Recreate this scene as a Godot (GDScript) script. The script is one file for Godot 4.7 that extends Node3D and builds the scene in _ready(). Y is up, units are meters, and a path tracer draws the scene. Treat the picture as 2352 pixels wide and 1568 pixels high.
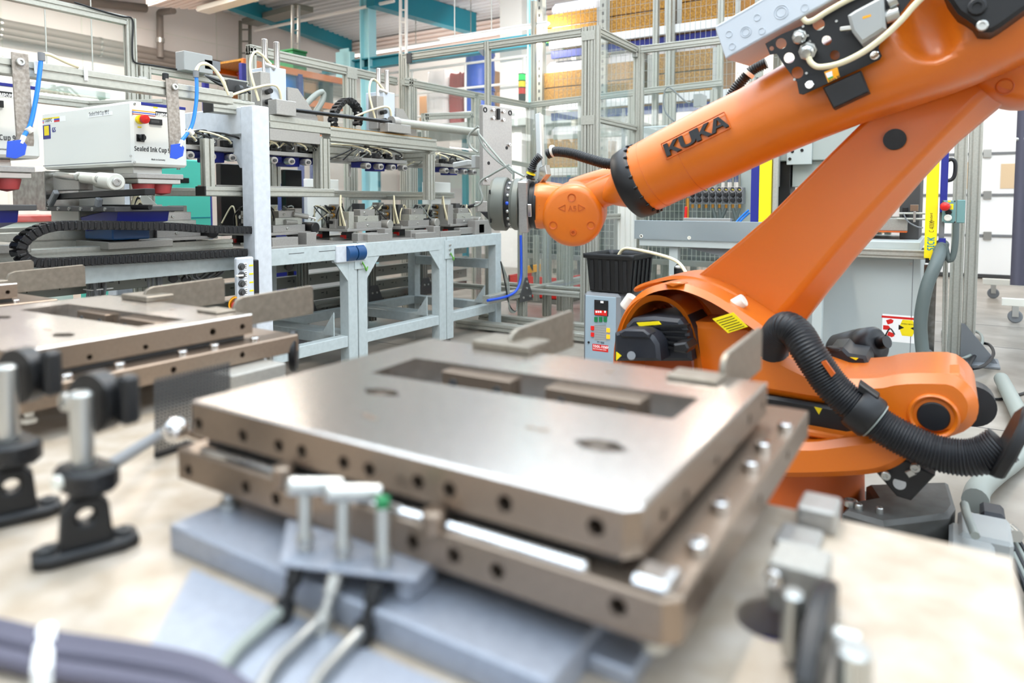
extends Node3D

# ---------- camera constants (photo pixels, 2352 x 1568) ----------
const F := 1608.0
const CX := 1176.0
const CY := 558.0
const H := 1.14
var MB: Basis
var M := {}
var off := {}
var counts := {}

class G:
	var v := PackedVector3Array()
	var n := PackedVector3Array()
	func tri(a: Vector3, b: Vector3, c: Vector3, na: Vector3, nb: Vector3, nc: Vector3) -> void:
		if (c - a).cross(b - a).dot(na + nb + nc) < 0.0:
			v.append_array([a, c, b])
			n.append_array([na, nc, nb])
		else:
			v.append_array([a, b, c])
			n.append_array([na, nb, nc])
	func quad(a: Vector3, b: Vector3, c: Vector3, d: Vector3, nm: Vector3) -> void:
		tri(a, b, c, nm, nm, nm)
		tri(a, c, d, nm, nm, nm)
	func quadn(a: Vector3, b: Vector3, c: Vector3, d: Vector3, na: Vector3, nb: Vector3, nc: Vector3, nd: Vector3) -> void:
		tri(a, b, c, na, nb, nc)
		tri(a, c, d, na, nc, nd)
	static func grown(p: PackedVector2Array) -> PackedVector2Array:
		var r := PackedVector2Array()
		for q in p:
			r.append(q * 1000.0)
		return r
	static func scaled(ps: Array, k: float) -> Array:
		var out := []
		for p in ps:
			var r := PackedVector2Array()
			for q in p:
				r.append(q * k)
			out.append(r)
		return out
	# box by centre, size, optional chamfer and turn
	func box(c: Vector3, s: Vector3, bev := 0.0, q := Basis()) -> G:
		var h := s * 0.5
		bev = minf(bev, minf(h.x, minf(h.y, h.z)) * 0.9)
		var ax := [q.x, q.y, q.z]
		if bev <= 0.0:
			for i in 3:
				var j := (i + 1) % 3
				var k := (i + 2) % 3
				for sg in [-1.0, 1.0]:
					var o: Vector3 = c + ax[i] * h[i] * sg
					var u: Vector3 = ax[j] * h[j]
					var w: Vector3 = ax[k] * h[k]
					quad(o - u - w, o + u - w, o + u + w, o - u + w, ax[i] * sg)
			return self
		for i in 3:
			var j := (i + 1) % 3
			var k := (i + 2) % 3
			for sg in [-1.0, 1.0]:
				var o: Vector3 = c + ax[i] * h[i] * sg
				var u: Vector3 = ax[j] * (h[j] - bev)
				var w: Vector3 = ax[k] * (h[k] - bev)
				quad(o - u - w, o + u - w, o + u + w, o - u + w, ax[i] * sg)
				for sj in [-1.0, 1.0]:
					var e1: Vector3 = c + ax[i] * h[i] * sg + ax[j] * (h[j] - bev) * sj
					var e2: Vector3 = c + ax[i] * (h[i] - bev) * sg + ax[j] * h[j] * sj
					quad(e1 - w, e1 + w, e2 + w, e2 - w, (ax[i] * sg + ax[j] * sj).normalized())
		for a in [-1.0, 1.0]:
			for b in [-1.0, 1.0]:
				for d in [-1.0, 1.0]:
					var p := c + q * Vector3(a * (h.x - bev), b * (h.y - bev), d * (h.z - bev))
					var nn: Vector3 = (q * Vector3(a, b, d)).normalized()
					tri(p + q.x * a * bev, p + q.y * b * bev, p + q.z * d * bev, nn, nn, nn)
		return self
	# box by two opposite corners
	func mm(a: Vector3, b: Vector3, bev := 0.0) -> G:
		return box((a + b) * 0.5, (b - a).abs(), bev)
	# straight bar from a to b, w across, h along up
	func bar(a: Vector3, b: Vector3, w: float, h: float, up := Vector3.UP, bev := 0.0) -> G:
		var z := (b - a).normalized()
		var x := up.cross(z).normalized()
		var y := z.cross(x)
		return box((a + b) * 0.5, Vector3(w, h, a.distance_to(b)), bev, Basis(x, y, z))
	# aluminium profile with T-slots; sx slots across, sy slots along up
	func prof(a: Vector3, b: Vector3, w: float, h: float, sx: int, sy: int, up := Vector3.UP) -> G:
		var z := (b - a).normalized()
		var x := up.cross(z).normalized()
		var y := z.cross(x)
		var pts := []
		var sides := [[Vector2(1, 0), Vector2(0, -1), w, h, sx], [Vector2(0, 1), Vector2(1, 0), h, w, sy], [Vector2(-1, 0), Vector2(0, 1), w, h, sx], [Vector2(0, -1), Vector2(-1, 0), h, w, sy]]
		for s in sides:
			var along: Vector2 = s[0]
			var out: Vector2 = s[1]
			var ln: float = s[2]
			var o: Vector2 = out * s[3] * 0.5
			var k: int = s[4]
			var g := 0.0052
			var bv := minf(0.0022, ln * 0.1)
			pts.append(o + along * (-ln * 0.5 + bv))
			for i in k:
				var cpos := -ln * 0.5 + ln * (i + 0.5) / k
				pts.append(o + along * (cpos - g))
				pts.append(o + along * (cpos - g) - out * 0.009)
				pts.append(o + along * (cpos + g) - out * 0.009)
				pts.append(o + along * (cpos + g))
			pts.append(o + along * (ln * 0.5 - bv))
		var m := pts.size()
		for i in m:
			var p: Vector2 = pts[i]
			var r: Vector2 = pts[(i + 1) % m]
			var d := (r - p)
			var nn := Vector2(d.y, -d.x).normalized()
			var P := x * p.x + y * p.y
			var R := x * r.x + y * r.y
			quad(a + P, a + R, b + R, b + P, x * nn.x + y * nn.y)
		var poly := PackedVector2Array(pts)
		var t := Geometry2D.triangulate_polygon(poly)
		for i in range(0, t.size(), 3):
			for e in [[a, -z], [b, z]]:
				var q: Array = [poly[t[i]], poly[t[i + 1]], poly[t[i + 2]]].map(func(s2): return e[0] + x * s2.x + y * s2.y)
				tri(q[0], q[1], q[2], e[1], e[1], e[1])
		return self
	# lathe: profile points (distance along axis, radius)
	func lathe(o: Vector3, axis: Vector3, pr: Array, seg := 20, smooth := false) -> G:
		var z := axis.normalized()
		var x := (Vector3.UP if absf(z.y) < 0.9 else Vector3.RIGHT).cross(z).normalized()
		var y := z.cross(x)
		var m := pr.size()
		var pn := []
		for i in m - 1:
			var d: Vector2 = pr[i + 1] - pr[i]
			pn.append(Vector2(-d.y, d.x).normalized() if d.length() > 0.0 else Vector2(0, 1))
		for i in m - 1:
			var p: Vector2 = pr[i]
			var q: Vector2 = pr[i + 1]
			var n0: Vector2 = pn[i]
			var n1: Vector2 = pn[i]
			if smooth:
				if i > 0 and pn[i - 1].dot(pn[i]) > 0.5:
					n0 = (pn[i - 1] + pn[i]).normalized()
				if i < m - 2 and pn[i + 1].dot(pn[i]) > 0.5:
					n1 = (pn[i + 1] + pn[i]).normalized()
			for k in seg:
				var a0 := TAU * k / seg
				var a1 := TAU * (k + 1) / seg
				var r0 := x * cos(a0) + y * sin(a0)
				var r1 := x * cos(a1) + y * sin(a1)
				var A := o + z * p.x + r0 * p.y
				var B := o + z * p.x + r1 * p.y
				var C := o + z * q.x + r1 * q.y
				var D2 := o + z * q.x + r0 * q.y
				if p.y > 1e-6:
					tri(A, B, C if q.y > 1e-6 else D2, r0 * n0.y + z * n0.x, r1 * n0.y + z * n0.x, r1 * n1.y + z * n1.x)
				if q.y > 1e-6:
					tri(A, C, D2, r0 * n0.y + z * n0.x, r1 * n1.y + z * n1.x, r0 * n1.y + z * n1.x)
		return self
	func cyl(a: Vector3, b: Vector3, r: float, seg := 14, r2 := -1.0, bev := 0.0) -> G:
		var l := a.distance_to(b)
		if r2 < 0.0:
			r2 = r
		if bev > 0.0:
			return lathe(a, b - a, [Vector2(0, 0), Vector2(0, r - bev), Vector2(bev, r), Vector2(l - bev, r2), Vector2(l, r2 - bev), Vector2(l, 0)], seg)
		return lathe(a, b - a, [Vector2(0, 0), Vector2(0, r), Vector2(l, r2), Vector2(l, 0)], seg)
	# hexagon-socket screw head seen along axis
	func screw(o: Vector3, axis: Vector3, r: float, h: float) -> G:
		return lathe(o, axis, [Vector2(0, r), Vector2(h * 0.85, r), Vector2(h, r * 0.85), Vector2(h, r * 0.5), Vector2(h * 0.45, r * 0.45), Vector2(h * 0.45, 0)], 12)
	# smooth surface over rows of points (closed loops unless open)
	func grid(rows: Array, cap0 := true, cap1 := true, closed := true) -> G:
		var m: int = rows.size()
		var k: int = rows[0].size()
		var cen := []
		for r in rows:
			var s := Vector3.ZERO
			for p in r:
				s += p
			cen.append(s / k)
		var nr := []
		var sg := 0.0
		for i in m:
			var rn := PackedVector3Array()
			for j in k:
				var du: Vector3 = rows[i][(j + 1) % k if closed else mini(j + 1, k - 1)] - rows[i][(j - 1 + k) % k if closed else maxi(j - 1, 0)]
				var dv: Vector3 = rows[mini(i + 1, m - 1)][j] - rows[maxi(i - 1, 0)][j]
				var q := du.cross(dv)
				q = q.normalized() if q.length() > 1e-12 else (rows[i][j] - cen[i]).normalized()
				sg += q.dot((rows[i][j] - cen[i]).normalized())
				rn.append(q)
			nr.append(rn)
		if sg < 0.0:
			for i in m:
				for j in k:
					nr[i][j] = -nr[i][j]
		for i in m - 1:
			for j in (k if closed else k - 1):
				var l := (j + 1) % k
				quadn(rows[i][j], rows[i][l], rows[i + 1][l], rows[i + 1][j], nr[i][j], nr[i][l], nr[i + 1][l], nr[i + 1][j])
		for e in [[cap0, 0, 1], [cap1, m - 1, m - 2]]:
			if e[0] and closed:
				var nn: Vector3 = (cen[e[1]] - cen[e[2]]).normalized()
				for j in k:
					tri(cen[e[1]], rows[e[1]][j], rows[e[1]][(j + 1) % k], nn, nn, nn)
		return self
	# round tube along points; rf(t) may vary the radius
	func tube(pts: Array, r: float, seg := 8, steps := 0, corr := 0.0, pitch := 0.01) -> G:
		var c := Curve3D.new()
		for i in pts.size():
			var t: Vector3 = (pts[mini(i + 1, pts.size() - 1)] - pts[maxi(i - 1, 0)]) / 6.0
			c.add_point(pts[i], -t, t)
		c.bake_interval = maxf(0.002, r * 0.3)
		var ln := c.get_baked_length()
		if steps <= 0:
			steps = clampi(pts.size() * 6, 2, 60)
		if pts.size() == 2:
			steps = 1
		if corr > 0.0:
			steps = int(ln / pitch) * 4
		var rows := []
		var x := Vector3.ZERO
		for i in steps + 1:
			var s := ln * i / steps
			var p := c.sample_baked(s, true)
			var z := (c.sample_baked(minf(s + 0.003, ln), true) - c.sample_baked(maxf(s - 0.003, 0.0), true)).normalized()
			if x == Vector3.ZERO:
				x = (Vector3.UP if absf(z.y) < 0.9 else Vector3.RIGHT).cross(z).normalized()
			x = (x - z * x.dot(z)).normalized()
			var y := z.cross(x)
			var rr := r
			if corr > 0.0:
				rr = r - (corr if i % 4 >= 2 else 0.0)
			var row := PackedVector3Array()
			for k in seg:
				row.append(p + (x * cos(TAU * k / seg) + y * sin(TAU * k / seg)) * rr)
			rows.append(row)
		return grid(rows)
	# extruded outline (with holes) in the plane ux, uy; depth along uz
	func prism(poly: Array, o: Vector3, ux: Vector3, uy: Vector3, uz: Vector3, depth: float, bev := 0.0, holes := [], smooth := 0.7) -> G:
		var P := PackedVector2Array(poly)
		if Geometry2D.is_polygon_clockwise(P):
			P.reverse()
		var loops := [P]
		for hh in holes:
			var q := PackedVector2Array(hh)
			if not Geometry2D.is_polygon_clockwise(q):
				q.reverse()
			loops.append(q)
		var insets := []
		for L in loops:
			var k: int = L.size()
			var en := []
			for i in k:
				var d: Vector2 = (L[(i + 1) % k] - L[i]).normalized()
				en.append(Vector2(d.y, -d.x))
			var ins := PackedVector2Array()
			for i in k:
				var a: Vector2 = en[(i - 1 + k) % k]
				var b: Vector2 = en[i]
				var mid := (a + b).normalized()
				ins.append(L[i] - mid * bev / maxf(0.4, mid.dot(b)))
			insets.append(ins)
			for i in k:
				var j := (i + 1) % k
				var n0: Vector2 = en[i]
				var n1: Vector2 = en[i]
				var pr: Vector2 = en[(i - 1 + k) % k]
				var nx: Vector2 = en[j]
				if pr.dot(en[i]) > smooth:
					n0 = (pr + en[i]).normalized()
				if nx.dot(en[i]) > smooth:
					n1 = (nx + en[i]).normalized()
				var N0 := ux * n0.x + uy * n0.y
				var N1 := ux * n1.x + uy * n1.y
				var a3: Vector3 = o + ux * L[i].x + uy * L[i].y
				var b3: Vector3 = o + ux * L[j].x + uy * L[j].y
				quadn(a3 + uz * bev, b3 + uz * bev, b3 + uz * (depth - bev), a3 + uz * (depth - bev), N0, N1, N1, N0)
				if bev > 0.0:
					var ai: Vector3 = o + ux * ins[i].x + uy * ins[i].y
					var bi: Vector3 = o + ux * ins[j].x + uy * ins[j].y
					quadn(ai, bi, b3 + uz * bev, a3 + uz * bev, (N0 - uz).normalized(), (N1 - uz).normalized(), (N1 - uz).normalized(), (N0 - uz).normalized())
					quadn(ai + uz * depth, bi + uz * depth, b3 + uz * (depth - bev), a3 + uz * (depth - bev), (N0 + uz).normalized(), (N1 + uz).normalized(), (N1 + uz).normalized(), (N0 + uz).normalized())
		# cut into strips at the hole centres, so that no piece encloses a hole
		var pieces: Array = [insets[0]]
		if insets.size() > 1:
			var cuts := [-1e3, 1e3]
			for i in range(1, insets.size()):
				var sx := 0.0
				for q in insets[i]:
					sx += q.x
				cuts.append(sx / insets[i].size())
			cuts.sort()
			pieces = []
			for i in cuts.size() - 1:
				if cuts[i + 1] - cuts[i] < 1e-6:
					continue
				var strip := PackedVector2Array([Vector2(cuts[i], -1e3), Vector2(cuts[i + 1], -1e3), Vector2(cuts[i + 1], 1e3), Vector2(cuts[i], 1e3)])
				var cur := scaled(Geometry2D.intersect_polygons(grown(insets[0]), grown(strip)), 1.0)
				for j in range(1, insets.size()):
					var nxt := []
					for c in cur:
						for r in Geometry2D.clip_polygons(c, grown(insets[j])):
							if not Geometry2D.is_polygon_clockwise(r):
								nxt.append(r)
					cur = nxt
				pieces.append_array(scaled(cur, 1e-3))
		for base in pieces:
			var t := Geometry2D.triangulate_polygon(base)
			for i in range(0, t.size(), 3):
				for e in [[0.0, -uz], [depth, uz]]:
					var q := []
					for s in 3:
						q.append(o + ux * base[t[i + s]].x + uy * base[t[i + s]].y + uz * e[0])
					tri(q[0], q[1], q[2], e[1], e[1], e[1])
		return self
	# flat face w x h with round blind holes [x, y, r]; nm points out, holes go in by depth
	func holed(o: Vector3, ux: Vector3, uy: Vector3, w: float, h: float, holes: Array, depth: float, nm: Vector3) -> G:
		var hs := holes.duplicate()
		hs.sort_custom(func(a, b): return a[0] < b[0])
		if hs.is_empty():
			quad(o, o + ux * w, o + ux * w + uy * h, o + uy * h, nm)
			return self
		var x0 := 0.0
		for i in hs.size():
			var x1: float = w if i == hs.size() - 1 else (hs[i][0] + hs[i + 1][0]) * 0.5
			var c := Vector2(hs[i][0], hs[i][1])
			var r: float = hs[i][2]
			var cor := [Vector2(x0, 0), Vector2(x1, 0), Vector2(x1, h), Vector2(x0, h)]
			for q in 4:
				var a: Vector2 = cor[q]
				var b: Vector2 = cor[(q + 1) % 4]
				var aa := (a - c).angle()
				var ab := (b - c).angle()
				if ab < aa:
					ab += TAU
				for s in 5:
					var t0 := aa + (ab - aa) * s / 5.0
					var t1 := aa + (ab - aa) * (s + 1) / 5.0
					var p0 := c + Vector2.from_angle(t0) * r
					var p1 := c + Vector2.from_angle(t1) * r
					var e0: Vector2 = a.lerp(b, s / 5.0)
					var e1: Vector2 = a.lerp(b, (s + 1) / 5.0)
					var V := func(z: Vector2) -> Vector3: return o + ux * z.x + uy * z.y
					quad(V.call(p0), V.call(e0), V.call(e1), V.call(p1), nm)
					var in0 := -(ux * cos(t0) + uy * sin(t0))
					var in1 := -(ux * cos(t1) + uy * sin(t1))
					quadn(V.call(p0), V.call(p1), V.call(p1) - nm * depth, V.call(p0) - nm * depth, in0, in1, in1, in0)
					tri(V.call(c) - nm * depth, V.call(p0) - nm * depth, V.call(p1) - nm * depth, nm, nm, nm)
			x0 = x1
		return self
	func add(o: G, t := Transform3D()) -> G:
		for i in o.v.size():
			v.append(t * o.v[i])
			n.append((t.basis * o.n[i]).normalized())
		return self

# ---------- pixel to place ----------
func ray(px: float, py: float) -> Vector3:
	return MB * Vector3((px - CX) / F, -(py - CY) / F, -1.0)
func X(px: float, py: float, x: float) -> Vector3:
	var d := ray(px, py)
	return Vector3(0, H, 0) + d * (x / d.x)
func Y(px: float, py: float, y: float) -> Vector3:
	var d := ray(px, py)
	return Vector3(0, H, 0) + d * ((y - H) / d.y)
func Z(px: float, py: float, z: float) -> Vector3:
	var d := ray(px, py)
	return Vector3(0, H, 0) + d * (z / d.z)

# ---------- nodes ----------
func numbered(called: String) -> String:
	counts[called] = counts.get(called, 0) + 1
	return called if counts[called] == 1 else "%s_%03d" % [called, counts[called] - 1]
func tag(o: Node, label: String, category: String, group := "") -> Node:
	o.set_meta("label", label)
	o.set_meta("category", category)
	if group:
		o.set_meta("group", group)
	return o
func thing(called: String, label: String, category: String, at := Vector3.ZERO, group := "") -> Node3D:
	var o := Node3D.new()
	o.name = numbered(called)
	o.position = at
	add_child(o)
	off[o] = at
	tag(o, label, category, group)
	return o
func obj(called: String, g: G, m: Material, parent: Node3D = null) -> MeshInstance3D:
	var o := MeshInstance3D.new()
	var at: Vector3 = off[parent] if parent else Vector3.ZERO
	var pos := Vector3.ZERO
	if parent == null and g.v.size():
		var lo := g.v[0]
		var hi := g.v[0]
		for p in g.v:
			lo = lo.min(p)
			hi = hi.max(p)
		pos = Vector3((lo.x + hi.x) * 0.5, lo.y, (lo.z + hi.z) * 0.5)
		at = pos
	var vv := g.v
	if at != Vector3.ZERO:
		vv = PackedVector3Array()
		vv.resize(g.v.size())
		for i in g.v.size():
			vv[i] = g.v[i] - at
	var am := ArrayMesh.new()
	var arr := []
	arr.resize(Mesh.ARRAY_MAX)
	arr[Mesh.ARRAY_VERTEX] = vv
	arr[Mesh.ARRAY_NORMAL] = g.n
	am.add_surface_from_arrays(Mesh.PRIMITIVE_TRIANGLES, arr)
	o.mesh = am
	o.material_override = m
	o.position = pos
	if parent:
		o.name = called
		parent.add_child(o, true)
	else:
		o.name = numbered(called)
		add_child(o)
	off[o] = at
	return o
func struct(called: String, g: G, m: Material) -> MeshInstance3D:
	var o := obj(called, g, m)
	o.name = called
	o.set_meta("kind", "structure")
	return o
func one(called: String, g: G, m: Material, label: String, category: String, group := "") -> MeshInstance3D:
	var o := obj(called, g, m)
	tag(o, label, category, group)
	return o
func dup(src: Node3D, move: Vector3, label: String, turn := 0.0) -> Node3D:
	var o: Node3D = src.duplicate()
	var nm := String(src.name)
	var rx := RegEx.create_from_string("_\\d{3}$")
	o.name = numbered(rx.sub(nm, ""))
	o.position = src.position + move
	o.rotation.y = src.rotation.y + turn
	add_child(o)
	off[o] = o.position
	if label:
		o.set_meta("label", label)
	return o
# raised lettering: origin at lower left, ux along the text, nm out of the face
func text(s: String, o: Vector3, ux: Vector3, uy: Vector3, h: float, m: Material, parent: Node3D, called := "lettering", depth := 0.0012, wide := 1.0, bold := true) -> MeshInstance3D:
	var t := TextMesh.new()
	var f := SystemFont.new()
	f.font_names = PackedStringArray(["Droid Sans"])
	f.font_weight = 700 if bold else 400
	t.font = f
	t.text = s
	t.font_size = 40
	t.pixel_size = h / 29.0
	t.depth = depth * 2.0
	t.curve_step = 2.0
	t.horizontal_alignment = HORIZONTAL_ALIGNMENT_LEFT
	t.vertical_alignment = VERTICAL_ALIGNMENT_BOTTOM
	var arr := t.get_mesh_arrays()
	var vs: PackedVector3Array = arr[Mesh.ARRAY_VERTEX]
	var g := G.new()
	if vs.size() == 0:
		return null
	var lo := vs[0]
	for p in vs:
		lo = lo.min(p)
	var nm := ux.cross(uy).normalized()
	var idx: PackedInt32Array = arr[Mesh.ARRAY_INDEX]
	var ns: PackedVector3Array = arr[Mesh.ARRAY_NORMAL]
	for i in idx:
		var p := vs[i] - Vector3(lo.x, lo.y, 0)
		g.v.append(o + ux * p.x * wide + uy * p.y + nm * p.z)
		g.n.append((ux * ns[i].x + uy * ns[i].y + nm * ns[i].z).normalized())
	return obj(called, g, m, parent)

# ---------- materials ----------
func noise_tex(freq: float, a: Color, b: Color, seed_: int, oct := 4, type := FastNoiseLite.TYPE_SIMPLEX_SMOOTH, size := 512, normal := false, str := 2.0, sx := 1) -> NoiseTexture2D:
	var f := FastNoiseLite.new()
	f.seed = seed_
	f.frequency = freq
	f.noise_type = type
	f.fractal_octaves = oct
	var t := NoiseTexture2D.new()
	t.width = size
	t.height = size
	t.seamless = true
	t.noise = f
	if normal:
		t.as_normal_map = true
		t.bump_strength = str
	else:
		var gr := Gradient.new()
		gr.set_color(0, a)
		gr.set_color(1, b)
		t.color_ramp = gr
	return t
func mat(called: String, c: Color, rough := 0.5, metal := 0.0, tex: Texture2D = null, scale := 1.0, nrm: Texture2D = null, nstr := 0.3) -> StandardMaterial3D:
	var m := StandardMaterial3D.new()
	m.resource_name = called
	m.albedo_color = c
	m.roughness = rough
	m.metallic = metal
	if tex or nrm:
		m.uv1_triplanar = true
		m.uv1_world_triplanar = true
		m.uv1_scale = Vector3.ONE * scale
	if tex:
		m.albedo_texture = tex
	if nrm:
		m.normal_enabled = true
		m.normal_texture = nrm
		m.normal_scale = nstr
	M[called] = m
	return m
func sheer(called: String, c: Color, a: float) -> StandardMaterial3D:
	var m := mat(called, Color(c, a), 0.02)
	m.transparency = BaseMaterial3D.TRANSPARENCY_ALPHA
	return m
func glow(called: String, c: Color, e: float) -> StandardMaterial3D:
	var m := mat(called, c, 0.4)
	m.emission_enabled = true
	m.emission = c
	m.emission_energy_multiplier = e
	return m

func camera_and_light() -> void:
	MB = Basis(Vector3.UP, deg_to_rad(32.0)) * Basis(Vector3.RIGHT, -atan2(CY - 462.0, F))
	var cam := Camera3D.new()
	cam.name = "camera"
	cam.near = 0.05
	cam.far = 120.0
	var k := cam.near / F
	cam.set_frustum(1568.0 * k, Vector2(0, -(784.0 - CY) * k), cam.near, cam.far)
	var att := CameraAttributesPhysical.new()
	att.frustum_focal_length = 24.0
	att.exposure_aperture = 2.2
	att.frustum_focus_distance = 3.6
	cam.attributes = att
	cam.transform = Transform3D(MB, Vector3(0, H, 0))
	add_child(cam)
	cam.current = true
	var env := Environment.new()
	env.background_mode = Environment.BG_SKY
	var sm := ProceduralSkyMaterial.new()
	sm.sky_top_color = Color(0.88, 0.94, 1.0)
	sm.sky_horizon_color = Color(1.0, 0.99, 0.97)
	sm.ground_bottom_color = Color(0.5, 0.52, 0.48)
	sm.ground_horizon_color = Color(0.75, 0.78, 0.75)
	sm.sky_energy_multiplier = 2.4
	sm.ground_energy_multiplier = 1.6
	var sky := Sky.new()
	sky.sky_material = sm
	env.sky = sky
	env.tonemap_mode = Environment.TONE_MAPPER_LINEAR
	env.tonemap_exposure = 0.77
	env.sdfgi_enabled = true
	env.ssao_enabled = true
	env.ssil_enabled = true
	var we := WorldEnvironment.new()
	we.name = "world_environment"
	we.environment = env
	add_child(we)

func lamp_area(at: Vector3, size: Vector2, look: Vector3, e: float, c: Color, parent: Node3D) -> void:
	var l := AreaLight3D.new()
	l.name = "lamp_light"
	l.area_size = size
	l.light_energy = e
	l.light_color = c
	l.area_range = 40.0
	l.area_attenuation = 2.0
	l.shadow_enabled = true
	parent.add_child(l, true)
	var up := Vector3.UP if absf(look.y) < 0.9 else Vector3(0, 0, 1)
	l.global_transform = Transform3D(Basis.looking_at(look, up), at)

func materials() -> void:
	var steel_n := noise_tex(0.02, Color.WHITE, Color.WHITE, 5, 5, FastNoiseLite.TYPE_SIMPLEX_SMOOTH, 512, true, 3.0)
	var grain := noise_tex(0.03, Color(0.93, 0.93, 0.93), Color.WHITE, 11, 5)
	var blotch := noise_tex(0.012, Color(0.74, 0.72, 0.69), Color.WHITE, 3, 5)
	mat("floor", Color(0.64, 0.61, 0.57), 0.32, 0.0, blotch, 0.35)
	mat("wall", Color(0.93, 0.91, 0.9), 0.7)
	mat("ceil", Color(0.78, 0.79, 0.8), 0.6)
	mat("clad", Color(0.93, 0.87, 0.84), 0.5)
	mat("white", Color(0.8, 0.82, 0.84), 0.42, 0.0, grain, 1.3)
	mat("cream", Color(0.89, 0.89, 0.86), 0.4)
	mat("table_grey", Color(0.72, 0.76, 0.76), 0.42, 0.0, grain, 1.3)
	mat("alu", Color(0.72, 0.72, 0.68), 0.42, 0.55, grain, 3.0)
	mat("alu_dark", Color(0.52, 0.52, 0.49), 0.45, 0.5)
	mat("plate", Color(0.68, 0.67, 0.65), 0.38, 0.6, grain, 5.0)
	mat("plate_dull", Color(0.66, 0.65, 0.62), 0.5, 0.6, grain, 5.0)
	mat("chrome", Color(0.88, 0.87, 0.86), 0.12, 1.0)
	mat("zinc", Color(0.74, 0.74, 0.72), 0.3, 0.9)
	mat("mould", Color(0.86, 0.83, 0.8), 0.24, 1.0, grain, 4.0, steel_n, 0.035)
	mat("mould_side", Color(0.6, 0.53, 0.465), 0.34, 0.85, grain, 7.0)  # brown steel; also the shaded edge tone of the upper plate
	mat("tab_steel", Color(0.56, 0.53, 0.48), 0.42, 0.75, noise_tex(0.02, Color(0.88, 0.87, 0.86), Color.WHITE, 8), 4.0)
	mat("strap", Color(0.7, 0.67, 0.63), 0.5, 0.3, noise_tex(0.02, Color(0.7, 0.68, 0.66), Color.WHITE, 18), 5.0)
	mat("unit_front", Color(0.58, 0.65, 0.69), 0.45)
	mat("orange", Color(0.83, 0.42, 0.05), 0.36, 0.0, null, 1.0, noise_tex(0.09, Color.WHITE, Color.WHITE, 21, 3, FastNoiseLite.TYPE_SIMPLEX_SMOOTH, 512, true, 2.0), 0.06)
	M.orange.clearcoat_enabled = true
	M.orange.clearcoat = 0.35
	M.orange.clearcoat_roughness = 0.3
	M.orange.uv1_scale = Vector3.ONE * 7.0
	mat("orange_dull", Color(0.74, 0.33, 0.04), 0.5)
	mat("black", Color(0.05, 0.052, 0.058), 0.45)
	mat("black_gloss", Color(0.05, 0.05, 0.055), 0.2)
	mat("rubber", Color(0.075, 0.08, 0.095), 0.45)
	mat("motor", Color(0.11, 0.12, 0.15), 0.5, 0.0, grain, 6.0)
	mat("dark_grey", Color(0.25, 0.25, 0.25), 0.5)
	mat("mid_grey", Color(0.46, 0.47, 0.48), 0.5)
	mat("box_grey", Color(0.74, 0.77, 0.8), 0.5)
	mat("conn_grey", Color(0.62, 0.63, 0.62), 0.45)
	mat("changer", Color(0.4, 0.41, 0.38), 0.45, 0.3)
	mat("base_grey", Color(0.36, 0.36, 0.35), 0.5, 0.0, blotch, 2.0)
	mat("teal", Color(0.06, 0.5, 0.58), 0.45)
	mat("teal_pale", Color(0.7, 0.92, 0.96), 0.45)
	mat("mint", Color(0.32, 0.78, 0.7), 0.45)
	mat("blue", Color(0.12, 0.3, 0.75), 0.4)
	mat("blue_tube", Color(0.15, 0.5, 0.85), 0.25)
	mat("navy", Color(0.1, 0.14, 0.5), 0.45)
	mat("duct_blue", Color(0.05, 0.26, 0.45), 0.4)
	mat("yellow", Color(0.95, 0.85, 0.02), 0.45)
	mat("amber", Color(0.95, 0.65, 0.05), 0.4)
	mat("red", Color(0.82, 0.1, 0.07), 0.4)
	mat("pink", Color(0.85, 0.15, 0.4), 0.5)
	mat("pad_red", Color(0.62, 0.22, 0.22), 0.5)
	mat("green", Color(0.05, 0.45, 0.25), 0.4)
	mat("leaf_green", Color(0.35, 0.6, 0.2), 0.5)
	mat("cream_tube", Color(0.88, 0.84, 0.7), 0.4)
	mat("nylon", Color(0.9, 0.89, 0.84), 0.4)
	mat("paper", Color(0.95, 0.95, 0.94), 0.6)
	mat("brass", Color(0.75, 0.55, 0.25), 0.3, 0.9)
	mat("wood", Color(0.82, 0.6, 0.2), 0.6, 0.0, noise_tex(0.03, Color(0.6, 0.55, 0.45), Color.WHITE, 14), 2.0)
	mat("card", Color(0.7, 0.52, 0.36), 0.7)
	mat("bench_top", Color(0.74, 0.7, 0.65), 0.42, 0.15, noise_tex(0.012, Color(0.86, 0.82, 0.76), Color.WHITE, 33, 6), 2.5, steel_n, 0.05)
	mat("bluish", Color(0.63, 0.65, 0.69), 0.4, 0.4, grain, 4.0)  # blue tone holds the sky reflection on the base plate and bench
	mat("pipe_grey", Color(0.5, 0.47, 0.45), 0.55)
	mat("hose_grey", Color(0.33, 0.37, 0.36), 0.5)
	mat("hose_pale", Color(0.55, 0.57, 0.54), 0.5)
	mat("press_grey", Color(0.62, 0.65, 0.63), 0.42)
	mat("press_side", Color(0.7, 0.73, 0.72), 0.4)
	mat("stain_steel", Color(0.7, 0.7, 0.69), 0.2, 0.95, blotch, 3.0)
	mat("fabric_grey", Color(0.34, 0.33, 0.38), 0.8)
	mat("bag", Color(0.92, 0.9, 0.9), 0.7)
	mat("enamel_teal", Color(0.42, 0.57, 0.56), 0.45)
	mat("acrylic", Color(0.6, 0.64, 0.65), 0.12, 0.35)
	mat("card_pale", Color(0.84, 0.74, 0.6), 0.7)
	sheer("glass", Color(0.85, 1.0, 0.94), 0.035)
	M.glass.metallic_specular = 0.7
	sheer("window_glass", Color(0.9, 1.0, 0.96), 0.06)
	glow("tube_glow", Color(1.0, 0.97, 0.95), 2.5)
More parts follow.
